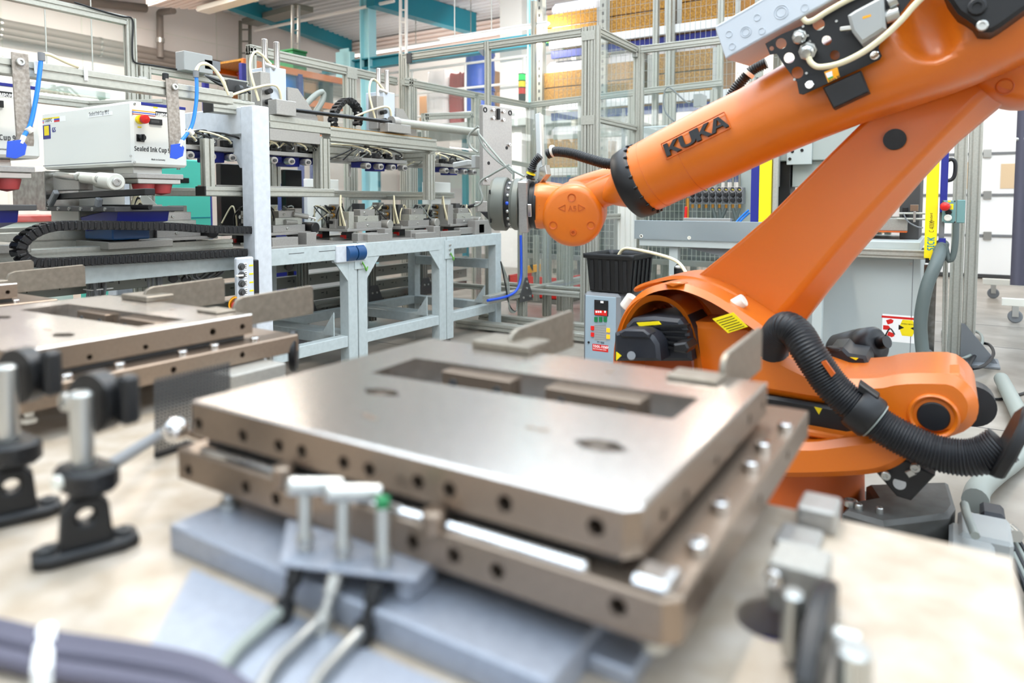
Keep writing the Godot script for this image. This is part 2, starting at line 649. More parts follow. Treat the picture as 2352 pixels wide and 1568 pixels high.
	glow("led_green", Color(0.1, 0.8, 0.35), 0.5)
	glow("led_amber", Color(1.0, 0.7, 0.1), 0.6)
	glow("led_red", Color(0.8, 0.1, 0.08), 0.3)

func room() -> void:
	# floor with saw-cut joints
	struct("floor", G.new().mm(Vector3(-13.2, -0.2, -13.2), Vector3(6.4, 0, 7.4)), M.floor)
	var fl: Node3D = get_node("floor")
	for zz in [-6.62, -7.75, -4.2]:
		obj("joint", G.new().mm(Vector3(-12.6, -0.001, zz - 0.004), Vector3(6, 0.0008, zz + 0.004)), M.dark_grey, fl)
	for xx in [2.2, -1.6]:
		obj("joint", G.new().mm(Vector3(xx - 0.004, -0.001, -12.4), Vector3(xx + 0.004, 0.0008, 6)), M.dark_grey, fl)
	# walls
	var wl := struct("wall_left", G.new().mm(Vector3(-12.95, 0, -12.8), Vector3(-12.65, 5.6, 7.2)), M.wall)
	for zz in [-9.0, -6.4, -5.2, -3.8, -1.2, 1.4]:
		obj("panel_joint", G.new().mm(Vector3(-12.66, 0, zz - 0.012), Vector3(-12.645, 5.2, zz + 0.012)), M.cream, wl)
	for yy in [2.2, 3.4, 4.3]:
		obj("panel_joint", G.new().mm(Vector3(-12.66, yy - 0.008, -12.5), Vector3(-12.645, yy + 0.008, 6.8)), M.cream, wl)
	struct("wall_back", G.new().mm(Vector3(-12.95, 0, -12.8), Vector3(6.2, 5.6, -12.5)), M.wall)
	# window wall behind the camera and to its right
	var wf := G.new()
	wf.mm(Vector3(-12.95, 0, 7.0), Vector3(6.2, 2.85, 7.3)).mm(Vector3(-12.95, 3.9, 7.0), Vector3(6.2, 5.6, 7.3))
	wf.mm(Vector3(-12.95, 2.85, 7.0), Vector3(-11.5, 3.9, 7.3)).mm(Vector3(5.0, 2.85, 7.0), Vector3(6.2, 3.9, 7.3))
	struct("wall_front", wf, M.wall)
	var wr := G.new()
	wr.mm(Vector3(6.0, 0, -12.8), Vector3(6.3, 2.2, 7.3)).mm(Vector3(6.0, 3.9, -12.8), Vector3(6.3, 5.6, 7.3))
	wr.mm(Vector3(6.0, 2.2, -12.8), Vector3(6.3, 3.9, -11.5)).mm(Vector3(6.0, 2.2, 5.6), Vector3(6.3, 3.9, 7.3))
	struct("wall_right", wr, M.wall)
	var w1 := struct("window_1", G.new().mm(Vector3(-11.5, 2.85, 7.1), Vector3(5.0, 3.9, 7.11)), M.window_glass)
	for i in 12:
		var xx := -11.5 + i * 1.5
		obj("mullion", G.new().mm(Vector3(xx - 0.05, 2.85, 7.04), Vector3(xx + 0.05, 3.9, 7.2)), M.teal, w1)
	obj("mullion", G.new().mm(Vector3(-11.5, 3.35, 7.04), Vector3(5.0, 3.42, 7.2)), M.teal, w1)
	var w2 := struct("window_2", G.new().mm(Vector3(6.1, 2.2, -11.5), Vector3(6.11, 3.9, 5.6)), M.window_glass)
	for i in 12:
		var zz := -11.5 + i * 1.55
		obj("mullion", G.new().mm(Vector3(6.04, 2.2, zz - 0.05), Vector3(6.2, 3.9, zz + 0.05)), M.teal, w2)
	# ceiling with two long skylights
	var c := G.new()
	c.mm(Vector3(-13, 5.0, -12.8), Vector3(6.3, 5.6, -9.5))
	c.mm(Vector3(-13, 5.0, -9.5), Vector3(-5.6, 5.6, 7.3)).mm(Vector3(4.6, 5.0, -9.5), Vector3(6.3, 5.6, 7.3))
	c.mm(Vector3(-5.6, 5.0, 4.6), Vector3(4.6, 5.6, 7.3)).mm(Vector3(-1.6, 5.0, -9.5), Vector3(-0.8, 5.6, 4.6))
	var ce := struct("ceiling", c, M.ceil)
	for i in 48:
		var zz := -12.4 + i * 0.19
		var xa := -12.6
		var xb := -5.7 if zz > -9.6 else -0.5
		var r := G.new()
		r.prism([Vector2(-0.07, 0.0), Vector2(0.07, 0.0), Vector2(0.04, -0.045), Vector2(-0.04, -0.045)], Vector3(xa, 5.0, zz), Vector3(0, 0, 1), Vector3(0, 1, 0), Vector3(1, 0, 0), xb - xa)
		obj("rib", r, M.ceil, ce)
	for s in [[-5.6, -1.6], [-0.8, 4.6]]:
		var sk := struct("window_%d" % (3 if s[0] < -3 else 4), G.new().mm(Vector3(s[0], 5.1, -9.5), Vector3(s[1], 5.11, 4.6)), M.window_glass)
		for i in 10:
			var zz := -9.5 + i * 1.56
			obj("mullion", G.new().mm(Vector3(s[0], 5.0, zz - 0.05), Vector3(s[1], 5.14, zz + 0.05)), M.ceil, sk)

func lights() -> void:
	# added luminaires outside the frame, hung to brighten the hall and left wall
	var spots := [[Vector3(-7.6, 4.6, -3.4), "added long ceiling luminaire hung above the pad printers"], [Vector3(-10.6, 4.6, -2.2), "added long ceiling luminaire nearest the left wall's front end"], [Vector3(-10.9, 4.6, -5.8), "added long ceiling luminaire along the left wall, before the drop pipe"], [Vector3(-8.9, 4.6, -6.2), "added long ceiling luminaire over the machine fence, before the far left corner"], [Vector3(-2.6, 4.6, -10.6), "added long ceiling luminaire behind the stock rack"], [Vector3(1.8, 4.6, -11.2), "added long ceiling luminaire before the white sectional door"], [Vector3(-1.2, 4.6, -2.0), "added long ceiling luminaire hung above the orange robot"]]
	for sp in spots:
		var p: Vector3 = sp[0]
		var t := thing("added_ceiling_light", sp[1], "ceiling light", p, "added luminaires above the hall")
		for e in [-1.0, 1.0]:
			obj("suspension", G.new().cyl(p + Vector3(0, 0.03, e), Vector3(p.x, 5.0, p.z + e), 0.006, 6), M.zinc, t)
		obj("housing", G.new().box(p, Vector3(0.3, 0.08, 3.0), 0.01), M.cream, t)
		obj("diffuser", G.new().box(p - Vector3(0, 0.045, 0), Vector3(0.26, 0.012, 2.9)), M.tube_glow, t)
		lamp_area(p - Vector3(0, 0.06, 0), Vector2(0.26, 2.9), Vector3.DOWN, 16.0, Color(1.0, 0.96, 0.91), t)

func zs(a: Array, z: float) -> Array:
	return a.map(func(p): return Z(p[0], p[1], z))
# outline in photo pixels -> flat outline (x, y) on the plane z
func flat(a: Array, z: float) -> Array:
	return a.map(func(p):
		var q = Z(p[0], p[1], z)
		return Vector2(q.x, q.y))
func slab(a: Array, z0: float, z1: float, bev := 0.0, holes := [], smooth := 0.7) -> G:
	return G.new().prism(flat(a, z1), Vector3(0, 0, z0), Vector3.RIGHT, Vector3.UP, Vector3(0, 0, 1), z1 - z0, bev, holes.map(func(h): return flat(h, z1)), smooth)
func ring2(px: float, py: float, r: float, k := 18) -> Array:
	var a = []
	for i in k:
		a.append([px + r * cos(TAU * i / k), py + r * sin(TAU * i / k)])
	return a
# corner-cutting of a pixel outline, twice
func soft(a: Array, times = 2) -> Array:
	var p = a
	for t in times:
		var q = []
		for i in p.size():
			var c: Array = p[i]
			var d: Array = p[(i + 1) % p.size()]
			q.append([c[0] * 0.75 + d[0] * 0.25, c[1] * 0.75 + d[1] * 0.25])
			q.append([c[0] * 0.25 + d[0] * 0.75, c[1] * 0.25 + d[1] * 0.75])
		p = q
	return p
# corners of a 3D loop, each cut into points near it so that smooth shading stays crisp
func crisp(c: Array, d: float) -> PackedVector3Array:
	var out = PackedVector3Array()
	var k = c.size()
	for i in k:
		var p: Vector3 = c[i]
		var a: Vector3 = c[(i - 1 + k) % k]
		var b: Vector3 = c[(i + 1) % k]
		var e = p + (a - p).normalized() * d
		var f = p + (b - p).normalized() * d
		out.append(p + (a - p).normalized() * d * 1.6)
		out.append(e)
		out.append(e * 0.25 + p * 0.5 + f * 0.25)
		out.append(f)
		out.append(p + (b - p).normalized() * d * 1.6)
	return out

func robot() -> void:
	var Rv = Vector3(cos(deg_to_rad(32.0)), 0, -sin(deg_to_rad(32.0)))
	var Fv = Vector3(-sin(deg_to_rad(32.0)), 0, -cos(deg_to_rad(32.0)))
	var zf = -2.5
	var base = Z(1840, 1100, -2.55)
	base.y = 0.0
	var t = thing("industrial_robot", "large orange six-axis robot arm reaching left over the cell, black hose at its foot", "robot", base)
	# --- foot, turntable and drum
	var A = base
	obj("foot", G.new().lathe(A, Vector3.UP, [Vector2(0, 0), Vector2(0, 0.34), Vector2(0.05, 0.34), Vector2(0.06, 0.3), Vector2(0.11, 0.26), Vector2(0.11, 0)], 40, true), M.dark_grey, t)
	obj("drum", G.new().lathe(A, Vector3.UP, [Vector2(0.1, 0), Vector2(0.1, 0.23), Vector2(0.13, 0.2), Vector2(0.27, 0.195), Vector2(0.27, 0)], 40, true), M.orange_dull, t)
	# lower flange that runs out to the right
	obj("turntable", slab(soft([[1760, 1010], [1850, 1022], [1920, 1012], [2000, 1003], [2050, 985], [2088, 1000], [2095, 1035], [2078, 1065], [2040, 1085], [1990, 1095], [1880, 1100], [1760, 1100]]), -2.85, -2.24, 0.02, [], 0.5), M.orange, t)
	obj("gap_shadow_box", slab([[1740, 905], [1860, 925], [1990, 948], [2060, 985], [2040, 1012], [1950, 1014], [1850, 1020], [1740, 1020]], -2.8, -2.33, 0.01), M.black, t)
	obj("gap_rib", slab([[1850, 985], [1930, 1000], [1975, 1008], [1975, 1018], [1920, 1014], [1850, 1002]], -2.4, -2.28, 0.006), M.orange, t)
	# --- rear body with the balance pivot
	var body = obj("rotating_column", slab(soft([[1735, 780], [1800, 822], [1850, 846], [1910, 872], [2010, 874], [2060, 862], [2130, 860], [2190, 862], [2225, 885], [2246, 915], [2250, 945], [2240, 978], [2205, 1003], [2150, 1012], [2085, 988], [2020, 962], [1950, 938], [1870, 928], [1800, 915], [1700, 900]], 1), -2.72, -2.33, 0.026, [], 0.4), M.orange, t)
	obj("column_core", slab([[1590, 740], [1720, 745], [1800, 812], [1960, 870], [1970, 935], [1800, 922], [1590, 930]], -2.7, -2.4, 0.02, [], 0.4), M.orange, body)
	var pb = Z(2144, 956, -2.33)
	obj("pivot_ring", G.new().lathe(pb - Vector3(0, 0, 0.02), Vector3(0, 0, 1), [Vector2(0, 0.068), Vector2(0.026, 0.066), Vector2(0.03, 0.06), Vector2(0.026, 0.053), Vector2(0.012, 0.05), Vector2(0.012, 0)], 32, true), M.orange, body)
	obj("pivot_cap", G.new().cyl(pb - Vector3(0, 0, 0.01), pb + Vector3(0, 0, 0.006), 0.042, 28, -1, 0.003), M.rubber, body)
	obj("lifting_tab", slab([[2050, 882], [2100, 858], [2205, 858], [2218, 876], [2160, 892]], -2.5, -2.36, 0.008), M.orange, body)
	obj("balancer_end", G.new().lathe(Z(2232, 915, -2.86), Vector3(0, 0, 1), [Vector2(0, 0), Vector2(0, 0.055), Vector2(0.012, 0.066), Vector2(0.11, 0.068), Vector2(0.12, 0)], 28, true), M.rubber, t)
	for q in [[2056, 878], [2170, 866]]:
		obj("plug_hole", G.new().cyl(Z(q[0], q[1], -2.4), Z(q[0], q[1] - 4, -2.4), 0.008, 10), M.black, body)
	# --- arch round the shoulder motor
	var arch = [[1403, 920], [1405, 818], [1412, 758], [1431, 711], [1463, 673], [1501, 654], [1549, 648], [1587, 657], [1635, 677], [1683, 706], [1731, 737], [1760, 760], [1785, 830], [1800, 920], [1612, 920], [1600, 850], [1594, 818], [1587, 787], [1577, 749], [1558, 715], [1530, 695], [1498, 690], [1467, 702], [1443, 730], [1428, 768], [1421, 820], [1420, 920]]
	var sh = obj("shoulder_housing", slab(soft(arch), -2.62, -2.34, 0.022, [], 0.5), M.orange, t)
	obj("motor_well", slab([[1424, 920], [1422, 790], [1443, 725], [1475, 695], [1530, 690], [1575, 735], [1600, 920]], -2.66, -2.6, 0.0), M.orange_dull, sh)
	for q in [[1494, 715], [1509, 711], [1525, 708], [1478, 722], [1465, 735], [1541, 712]]:
		obj("bolt", G.new().screw(Z(q[0], q[1], -2.6), Vector3(0, 0, 1), 0.0105, 0.018), M.orange_dull, sh)
	obj("boss", slab([[1524, 652], [1540, 647], [1562, 648], [1568, 652], [1545, 660]], -2.4, -2.335, 0.004), M.orange, sh)
	obj("warning_label", slab([[1636, 732], [1684, 717], [1718, 750], [1672, 765]], -2.336, -2.3385 + 0.004, 0.0), M.yellow, sh)
	for i in 6:
		var a = Z(1646 + i * 5.5, 737 + i * 4.6, -2.334)
		obj("print_line", G.new().bar(a, Z(1682 + i * 5.5, 725.5 + i * 4.6, -2.334), 0.0022, 0.0006, Vector3(0, 0, 1)), M.black, sh)
	# lip behind the arch, with white end stops
	var lip = obj("cable_guard", slab(soft([[1450, 666], [1462, 655], [1501, 642], [1540, 634], [1570, 633], [1606, 639], [1644, 652], [1683, 671], [1701, 684], [1694, 694], [1668, 699], [1630, 680], [1587, 662], [1501, 652], [1458, 674]]), -2.78, -2.5, 0.012, [], 0.4), M.orange, t)
	for q in [[1690, 699, 24, -13], [1447, 690, -10, 14]]:
		var c = Z(q[0], q[1], -2.42)
		var d = (Z(q[0] + q[2], q[1] + q[3], -2.42) - c).normalized()
		obj("end_stop", G.new().cyl(c - d * 0.02, c + d * 0.035, 0.023, 18, -1, 0.004), M.nylon, lip)
	# --- shoulder motor
	var mo = obj("shoulder_motor", slab([[1436, 748], [1452, 731], [1500, 727], [1560, 733], [1580, 760], [1588, 830], [1440, 830]], -2.58, -2.3, 0.012), M.motor, t)
	obj("motor_cap", slab([[1410, 765], [1432, 757], [1480, 760], [1500, 772], [1512, 790], [1516, 830], [1409, 830]], -2.38, -2.2, 0.012), M.motor, mo)
	obj("cap_lid", slab([[1420, 764], [1434, 756], [1478, 757], [1492, 768], [1490, 778], [1428, 776]], -2.25, -2.19, 0.006), M.motor, mo)
	for i in 5:
		obj("fin", slab([[1500 + i * 3, 748 + i * 11], [1578, 746 + i * 14], [1579, 751 + i * 14], [1500 + i * 3, 753 + i * 11]], -2.32, -2.285, 0.0), M.black, mo)
	obj("plug", slab([[1546, 790], [1575, 786], [1582, 800], [1575, 812], [1546, 808]], -2.3, -2.2, 0.006), M.black, mo)
	obj("type_label", slab([[1462, 741], [1512, 738], [1518, 745], [1468, 749]], -2.3, -2.294, 0.0), M.yellow, mo)
	for q in [[1507, 758], [1443, 758], [1430, 766]]:
		obj("bolt", G.new().screw(Z(q[0], q[1], -2.3), Vector3(0, 0.5, 1), 0.008, 0.012), M.black, mo)
	obj("hazard_sign", slab([[1415, 808], [1427, 817], [1415, 828]], -2.2, -2.196, 0.0), M.yellow, mo)
	obj("motor_knob", G.new().cyl(Z(1450, 818, -2.2), Z(1450, 816, -2.16), 0.014, 14), M.mid_grey, mo)
	# --- link arm
	var zb = -2.86
	var rows = []
	for s in [[[1545, 700], [1745, 770], [1800, 800]], [[1600, 632], [1815, 697], [1868, 712]], [[1640, 600], [1850, 655], [1905, 664]], [[1700, 551], [1905, 590], [1960, 596]], [[1760, 499], [1965, 521], [2018, 528]], [[1850, 409], [2060, 420], [2112, 418]], [[1905, 352], [2105, 375], [2156, 370]], [[1960, 298], [2150, 328], [2203, 322]], [[2090, 170], [2245, 232], [2315, 228]], [[2220, 50], [2355, 140], [2420, 130]]]:
		var a = Z(s[0][0], s[0][1], -2.6)
		var b = Z(s[1][0], s[1][1], -2.6)
		var c = Z(s[2][0], s[2][1], -2.72)
		var d = c + Vector3(0.0, 0.0, zb + 0.04 - c.z)
		var e = Vector3(a.x + 0.03, a.y, zb)
		var hollow = (a + b) * 0.5 - Vector3(0, 0, 0.012)
		var loop = crisp([a, b, c, d, e], 0.014)
		var l2 = PackedVector3Array()
		for i in loop.size():
			l2.append(loop[i])
			if i == 4:
				l2.append(hollow)
		rows.append(l2)
	var la = obj("link_arm", G.new().grid(rows), M.orange, t)
	obj("bore_dark_disc", G.new().cyl(Z(2055, 320, -2.62), Z(2055, 320, -2.594), 0.034, 32), M.black_gloss, la)  # black disc painted in place of the dark inside of the bore
	var el = Z(2345, 150, -2.9)
	obj("elbow_joint", G.new().lathe(el, Vector3(0, 0, 1), [Vector2(0, 0), Vector2(0, 0.15), Vector2(0.3, 0.16), Vector2(0.34, 0.13), Vector2(0.34, 0)], 36, true), M.orange, t)
	obj("access_plug", G.new().lathe(Z(2308, 200, -2.57), Vector3(0, 0, 1), [Vector2(0, 0.024), Vector2(0.012, 0.024), Vector2(0.014, 0.021), Vector2(0.009, 0.019), Vector2(0.009, 0)], 22), M.orange_dull, t)
	# --- forearm
	var st = [[[1441, 341], [1508, 485], 0.0, 2.0], [[1517, 299], [1588, 449], 0.0, 2.0], [[1600, 254], [1673, 413], 0.0, 2.0], [[1700, 205], [1775, 366], 0.0, 2.05], [[1795, 153], [1880, 322], 0.0, 2.3], [[1900, 98], [1985, 281], 0.01, 2.7], [[2000, 44], [2085, 249], 0.01, 3.0], [[2090, -5], [2190, 213], 0.02, 3.2], [[2180, -60], [2300, 170], 0.02, 3.2], [[2300, -120], [2430, 110], 0.02, 3.2], [[2430, -170], [2560, 40], 0.02, 3.2]]
	var cs = []
	var ax = (Z(1637.0, 334.0, zf) - Z(1474.5, 413.0, zf)).normalized()
	var pp = Vector3(-ax.y, ax.x, 0)
	for s in st:
		var u = Z(s[0][0], s[0][1], zf)
		var l = Z(s[1][0], s[1][1], zf)
		cs.append([(u + l) * 0.5, u.distance_to(l) * 0.5 * 0.985, s[2], s[3]])
	var frows = []
	var scoop = Z(2132, 62, -2.33)
	for i in 61:
		var f = (cs.size() - 1) * i / 60.0
		var k = mini(int(f), cs.size() - 2)
		var w = f - k
		var c: Vector3 = cs[k][0].lerp(cs[k + 1][0], w)
		var r: float = lerpf(cs[k][1], cs[k + 1][1], w)
		var n: float = lerpf(cs[k][3], cs[k + 1][3], w)
		var row = PackedVector3Array()
		for j in 72:
			var th = TAU * j / 72
			var cc = signf(cos(th)) * pow(absf(cos(th)), 2.0 / n)
			var ss = signf(sin(th)) * pow(absf(sin(th)), 2.0 / n)
			var p = c + pp * cc * r + Vector3(0, 0, 1) * ss * minf(r, 0.165)
			var dq = Vector2((p - scoop).dot(ax) / 0.075, (p - scoop).dot(pp) / 0.1)
			if ss > 0.2 and dq.length() < 1.0:
				p.z -= 0.06 * pow(1.0 - dq.length_squared(), 0.7)
			row.append(p)
		frows.append(row)
	var fa = obj("forearm", G.new().grid(frows), M.orange, t)
	var c0: Vector3 = cs[0][0]
	var r0: float = cs[0][1]
	for q in [0.055, 0.2]:
		obj("seam", G.new().lathe(c0 + ax * q, ax, [Vector2(0, r0 * (1.0 + q * 0.1)), Vector2(0.0007, r0 * (1.0 + q * 0.1) + 0.0012), Vector2(0.0018, r0 * (1.0 + q * 0.1))], 48), M.orange_dull, fa)
	# raised name plate and letters, on the flank of the tube
	var wn = (Vector3(0, 0, 1) * 0.97 + pp * 0.2).normalized()
	var wu = wn.cross(ax).normalized()
	var pc = c0 + ax * 0.278 + wn * (r0 * 1.065 + 0.0015)
	var pw = 0.238
	var ph = 0.062
	for q in [[-1, 0], [1, 0], [0, -1], [0, 1]]:
		var cc = pc + ax * q[0] * pw * 0.5 + wu * q[1] * ph * 0.5
		obj("plate_edge", G.new().box(cc, Vector3(0.0022 if q[0] else pw, 0.0022 if q[1] else ph, 0.006), 0.0006, Basis(ax, wu, wn)), M.orange_dull, fa)
	for i in 4:
		text("KUKA"[i], pc + ax * (pw * (-0.475 + i * 0.243) - (0.004 if i == 3 else 0.0)) - wu * ph * 0.37, ax, wu, 0.047, M.black, fa, "letter", 0.004, 1.62 if i < 3 else 1.5)
	# --- black ring at the tube's end
	var rg = obj("end_ring", G.new().lathe(c0 - ax * 0.062, ax, [Vector2(0, 0), Vector2(0, r0 * 0.93), Vector2(0.008, r0 * 1.02), Vector2(0.04, r0 * 1.06), Vector2(0.068, r0 * 1.06), Vector2(0.078, r0 * 1.0), Vector2(0.07, r0 * 0.9)], 56, true), M.black, t)
	for i in 20:
		var th = TAU * i / 20
		var d = pp * cos(th) + Vector3(0, 0, 1) * sin(th)
		obj("bolt", G.new().screw(c0 + ax * 0.006 + d * (r0 * 1.035), ax, 0.006, 0.012), M.black_gloss, rg)
	# --- wrist
	var n5 = (-Fv * 0.97 - Rv * 0.2 - Vector3.UP * 0.12).normalized()
	var C5 = Z(1318, 492, -2.5)
	var ta = (-Rv - n5 * (-Rv).dot(n5)).normalized()
	var wr = obj("wrist_hub", G.new().lathe(C5 - n5 * 0.14, n5, [Vector2(0, 0), Vector2(0, 0.1), Vector2(0.02, 0.124), Vector2(0.175, 0.124), Vector2(0.192, 0.119), Vector2(0.203, 0.108), Vector2(0.207, 0.096), Vector2(0.208, 0)], 48, true), M.orange, t)
	var face = C5 + n5 * 0.068
	var fu = (Vector3.UP - n5 * Vector3.UP.dot(n5)).normalized()
	var fr = fu.cross(n5).normalized()
	for q in [[0.0, 0.075], [-0.074, -0.034], [0.074, -0.034]]:
		var c = face + fr * q[0] + fu * q[1]
		obj("bolt", G.new().lathe(c - n5 * 0.004, n5, [Vector2(0, 0.017), Vector2(0.006, 0.016), Vector2(0.004, 0.011), Vector2(-0.004, 0.009), Vector2(-0.004, 0)], 18), M.orange_dull, wr)
	obj("oil_plug", G.new().lathe(face + fr * 0.005 - fu * 0.062, n5, [Vector2(0, 0.013), Vector2(0.004, 0.012), Vector2(0.004, 0.006), Vector2(0.0, 0.005), Vector2(0.0, 0)], 18), M.orange_dull, wr)
	text("A5", face - fr * 0.014 + fu * 0.022, fr, fu, 0.021, M.orange_dull, wr, "axis_mark", 0.0018, 1.0, false)
	for s in [-1.0, 1.0]:
		var tip = face + fr * s * 0.052 + fu * 0.034
		var bk = tip - fr * s * 0.026
		for e in [[tip, bk + fu * 0.013], [tip, bk - fu * 0.013], [bk + fu * 0.013, bk - fu * 0.013]]:
			obj("direction_arrow", G.new().bar(e[0], e[1], 0.0025, 0.003, n5), M.orange_dull, wr)
	# near and far fork arms joining the ring
	var rc = c0 - ax * 0.05
	for q in [[-0.03, 0.0, 0.05], [-0.17, 0.035, 0.055]]:
		var a = rc + Vector3(0, 0, q[0]) + pp * q[1]
		var b = C5 + n5 * q[0] * 0.7 + Vector3.UP * (0.02 + q[1] * 1.3)
		var frow = []
		for i in 9:
			var f = i / 8.0
			var c = a.lerp(b, f) + Vector3.UP * sin(f * PI) * 0.02
			var row = PackedVector3Array()
			for j in 24:
				var th = TAU * j / 24
				row.append(c + pp * cos(th) * lerpf(0.072, 0.06, sin(f * PI)) + Vector3(0, 0, 1) * sin(th) * q[2])
			frow.append(row)
		obj("fork_arm", G.new().grid(frow), M.orange, t)
	obj("wrist_neck", G.new().lathe(rc + ax * 0.02, -ax, [Vector2(0, 0), Vector2(0, r0 * 0.8), Vector2(0.03, r0 * 0.72), Vector2(0.1, 0.05), Vector2(0.16, 0.0)], 32, true), M.orange, t)
	# hand between hub and flange
	var hb = C5 - n5 * 0.03 + Vector3.UP * 0.03
	var hrow = []
	for q in [[0.02, 0.075, 0.06], [0.06, 0.085, 0.075], [0.1, 0.09, 0.085], [0.135, 0.092, 0.09], [0.15, 0.09, 0.088]]:
		var c: Vector3 = hb + ta * q[0]
		hrow.append(crisp([c + fu * q[1] + n5 * q[2] * 0.6, c + fu * q[1] * 0.6 + n5 * q[2], c - fu * q[1] * 0.6 + n5 * q[2], c - fu * q[1] + n5 * q[2] * 0.6, c - fu * q[1] - n5 * q[2] * 0.6, c - fu * q[1] * 0.6 - n5 * q[2], c + fu * q[1] * 0.6 - n5 * q[2], c + fu * q[1] - n5 * q[2] * 0.6], 0.012))
	obj("hand", G.new().grid(hrow), M.orange, t)
	obj("flange", G.new().lathe(hb + ta * 0.145, ta, [Vector2(0, 0), Vector2(0, 0.1), Vector2(0.012, 0.1), Vector2(0.014, 0.094), Vector2(0.03, 0.094), Vector2(0.03, 0)], 40), M.black, t)
	for i in 9:
		var th = -0.9 + i * 0.2
		var d = fu * sin(th) + n5 * cos(th)
		obj("bolt", G.new().screw(hb + ta * 0.135 + d * 0.085, -ta, 0.005, 0.008), M.orange_dull, t)
	gripper(hb + ta * 0.175, ta, fu, n5, Rv, Fv)
	robot_dress(t, zf, ax, pp, fa)

func gripper(o: Vector3, ta: Vector3, fu: Vector3, n5: Vector3, Rv: Vector3, Fv: Vector3) -> void:
	var g = thing("gripper", "grey tool changer and upright metal gripper plate on the robot's wrist", "gripper", o - Vector3(0, 0.1, 0))
	obj("adapter_plate", G.new().box(o + ta * 0.02, Vector3(0.038, 0.205, 0.19), 0.004, Basis(ta, fu, n5)), M.plate, g)
	for q in [[0.042, 0.036, 0.106], [0.1, 0.062, 0.11]]:
		obj("changer_disc", G.new().lathe(o + ta * q[0], ta, [Vector2(0, 0), Vector2(0, q[2] - 0.004), Vector2(0.004, q[2]), Vector2(q[1] - 0.012, q[2]), Vector2(q[1], q[2] - 0.008), Vector2(q[1], 0)], 48), M.changer, g)
	obj("changer_core", G.new().cyl(o + ta * 0.07, o + ta * 0.11, 0.095, 36), M.black, g)
	for i in 8:
		var th = -1.2 + i * 0.34
		obj("lock_ball", G.new().lathe(o + ta * 0.083 + (fu * sin(th) + n5 * cos(th)) * 0.094, ta, [Vector2(-0.008, 0), Vector2(-0.006, 0.006), Vector2(0, 0.008), Vector2(0.006, 0.006), Vector2(0.008, 0)], 10, true), M.blue if i == 4 else M.zinc, g)
	for q in [0.06, -0.055]:
		obj("slot", G.new().box(o + ta * 0.15 + n5 * 0.103 + fu * q, Vector3(0.005, 0.016, 0.012), 0.0, Basis(ta, fu, n5)), M.black, g)
	obj("clip", G.new().box(o + ta * -0.008 + n5 * 0.1 - fu * 0.01, Vector3(0.016, 0.05, 0.01), 0.002, Basis(ta, fu, n5)), M.chrome, g)
	# upright plate
	var e = (Fv * 0.707 + Rv * 0.707).normalized()
	var nn = (-Fv * 0.707 + Rv * 0.707).normalized()
	var D = 2.86
	var tl = Z(1109, 240, -2.62)
	var b = Basis(e, Vector3.UP, nn)
	var hh = 0.36
	var ww = 0.185
	var pl = obj("mounting_plate", G.new().box(tl + e * ww * 0.5 - Vector3.UP * hh * 0.5 - nn * 0.012, Vector3(ww, hh, 0.024), 0.0015, b), M.plate, g)
	for q in [[0.014, -0.022], [0.172, -0.022]]:
		obj("locating_ring", G.new().lathe(tl + e * q[0] + Vector3.UP * q[1], nn, [Vector2(0, 0.012), Vector2(0.002, 0.012), Vector2(0.002, 0.007), Vector2(0.0, 0.007)], 20), M.black, pl)
	for q in [[0.06, -0.018], [0.06, -0.055], [0.125, -0.02], [0.125, -0.058], [0.165, -0.17], [0.012, -0.18], [0.02, -0.335]]:
		obj("bolt", G.new().screw(tl + e * q[0] + Vector3.UP * q[1], nn, 0.008, 0.01), M.chrome, pl)
	for q in [[0.035, -0.26], [0.15, -0.185]]:
		obj("bore", G.new().cyl(tl + e * q[0] + Vector3.UP * q[1] - nn * 0.001, tl + e * q[0] + Vector3.UP * q[1] + nn * 0.001, 0.008, 16), M.black, pl)
	obj("sensor_block", G.new().box(tl + e * 0.092 + Vector3.UP * -0.035 + nn * 0.006, Vector3(0.014, 0.05, 0.012), 0.002, b), M.black, pl)
	obj("side_block", G.new().mm(Z(1090, 462, -2.5), Z(1120, 486, -2.58), 0.003), M.plate, g)
	obj("wedge", slab([[1102, 486], [1124, 486], [1127, 510], [1112, 496]], -2.6, -2.5, 0.002), M.black, g)
	obj("stand_rod", G.new().bar(Z(1238, 262, -2.6), Z(1243, 415, -2.52), 0.028, 0.028, Vector3(0, 0, 1), 0.004), M.zinc, g)
	obj("rod_bracket", slab([[1238, 385], [1252, 378], [1256, 400], [1240, 420], [1228, 424], [1236, 410]], -2.5, -2.46, 0.003), M.zinc, g)
	obj("hose", G.new().tube(zs([[1218, 412], [1222, 390], [1228, 372], [1240, 358]], -2.47), 0.016, 12, 0, 0.003, 0.008), M.black, g)
	for q in [[1218, 410], [1219, 400], [1221, 391]]:
		var c = Z(q[0], q[1], -2.42)
		obj("hose_band", G.new().cyl(c, c + Vector3(0.002, 0.005, 0), 0.019, 16), M.yellow if q[1] == 400 else M.black, g)
	for q in [[[1099, 290], [1078, 310], [1080, 335], [1098, 350]], [[1098, 300], [1110, 335], [1150, 375], [1205, 405]], [[1100, 308], [1130, 345], [1165, 385], [1180, 400]], [[1170, 378], [1130, 400], [1102, 420], [1108, 455], [1100, 470], [1080, 474]], [[1165, 380], [1178, 392], [1179, 412]]]:
		obj("cable", G.new().tube(zs(q, -2.49), 0.005, 8), M.hose_pale, g)
	obj("signal_connector", G.new().box(Z(1062, 377, -2.75), Vector3(0.1, 0.03, 0.035), 0.006, Basis(Vector3(0, 0, 1), 0.12)), M.conn_grey, g)
	obj("connector_plate", G.new().box(Z(1094, 372, -2.7), Vector3(0.025, 0.06, 0.05), 0.003), M.conn_grey, g)
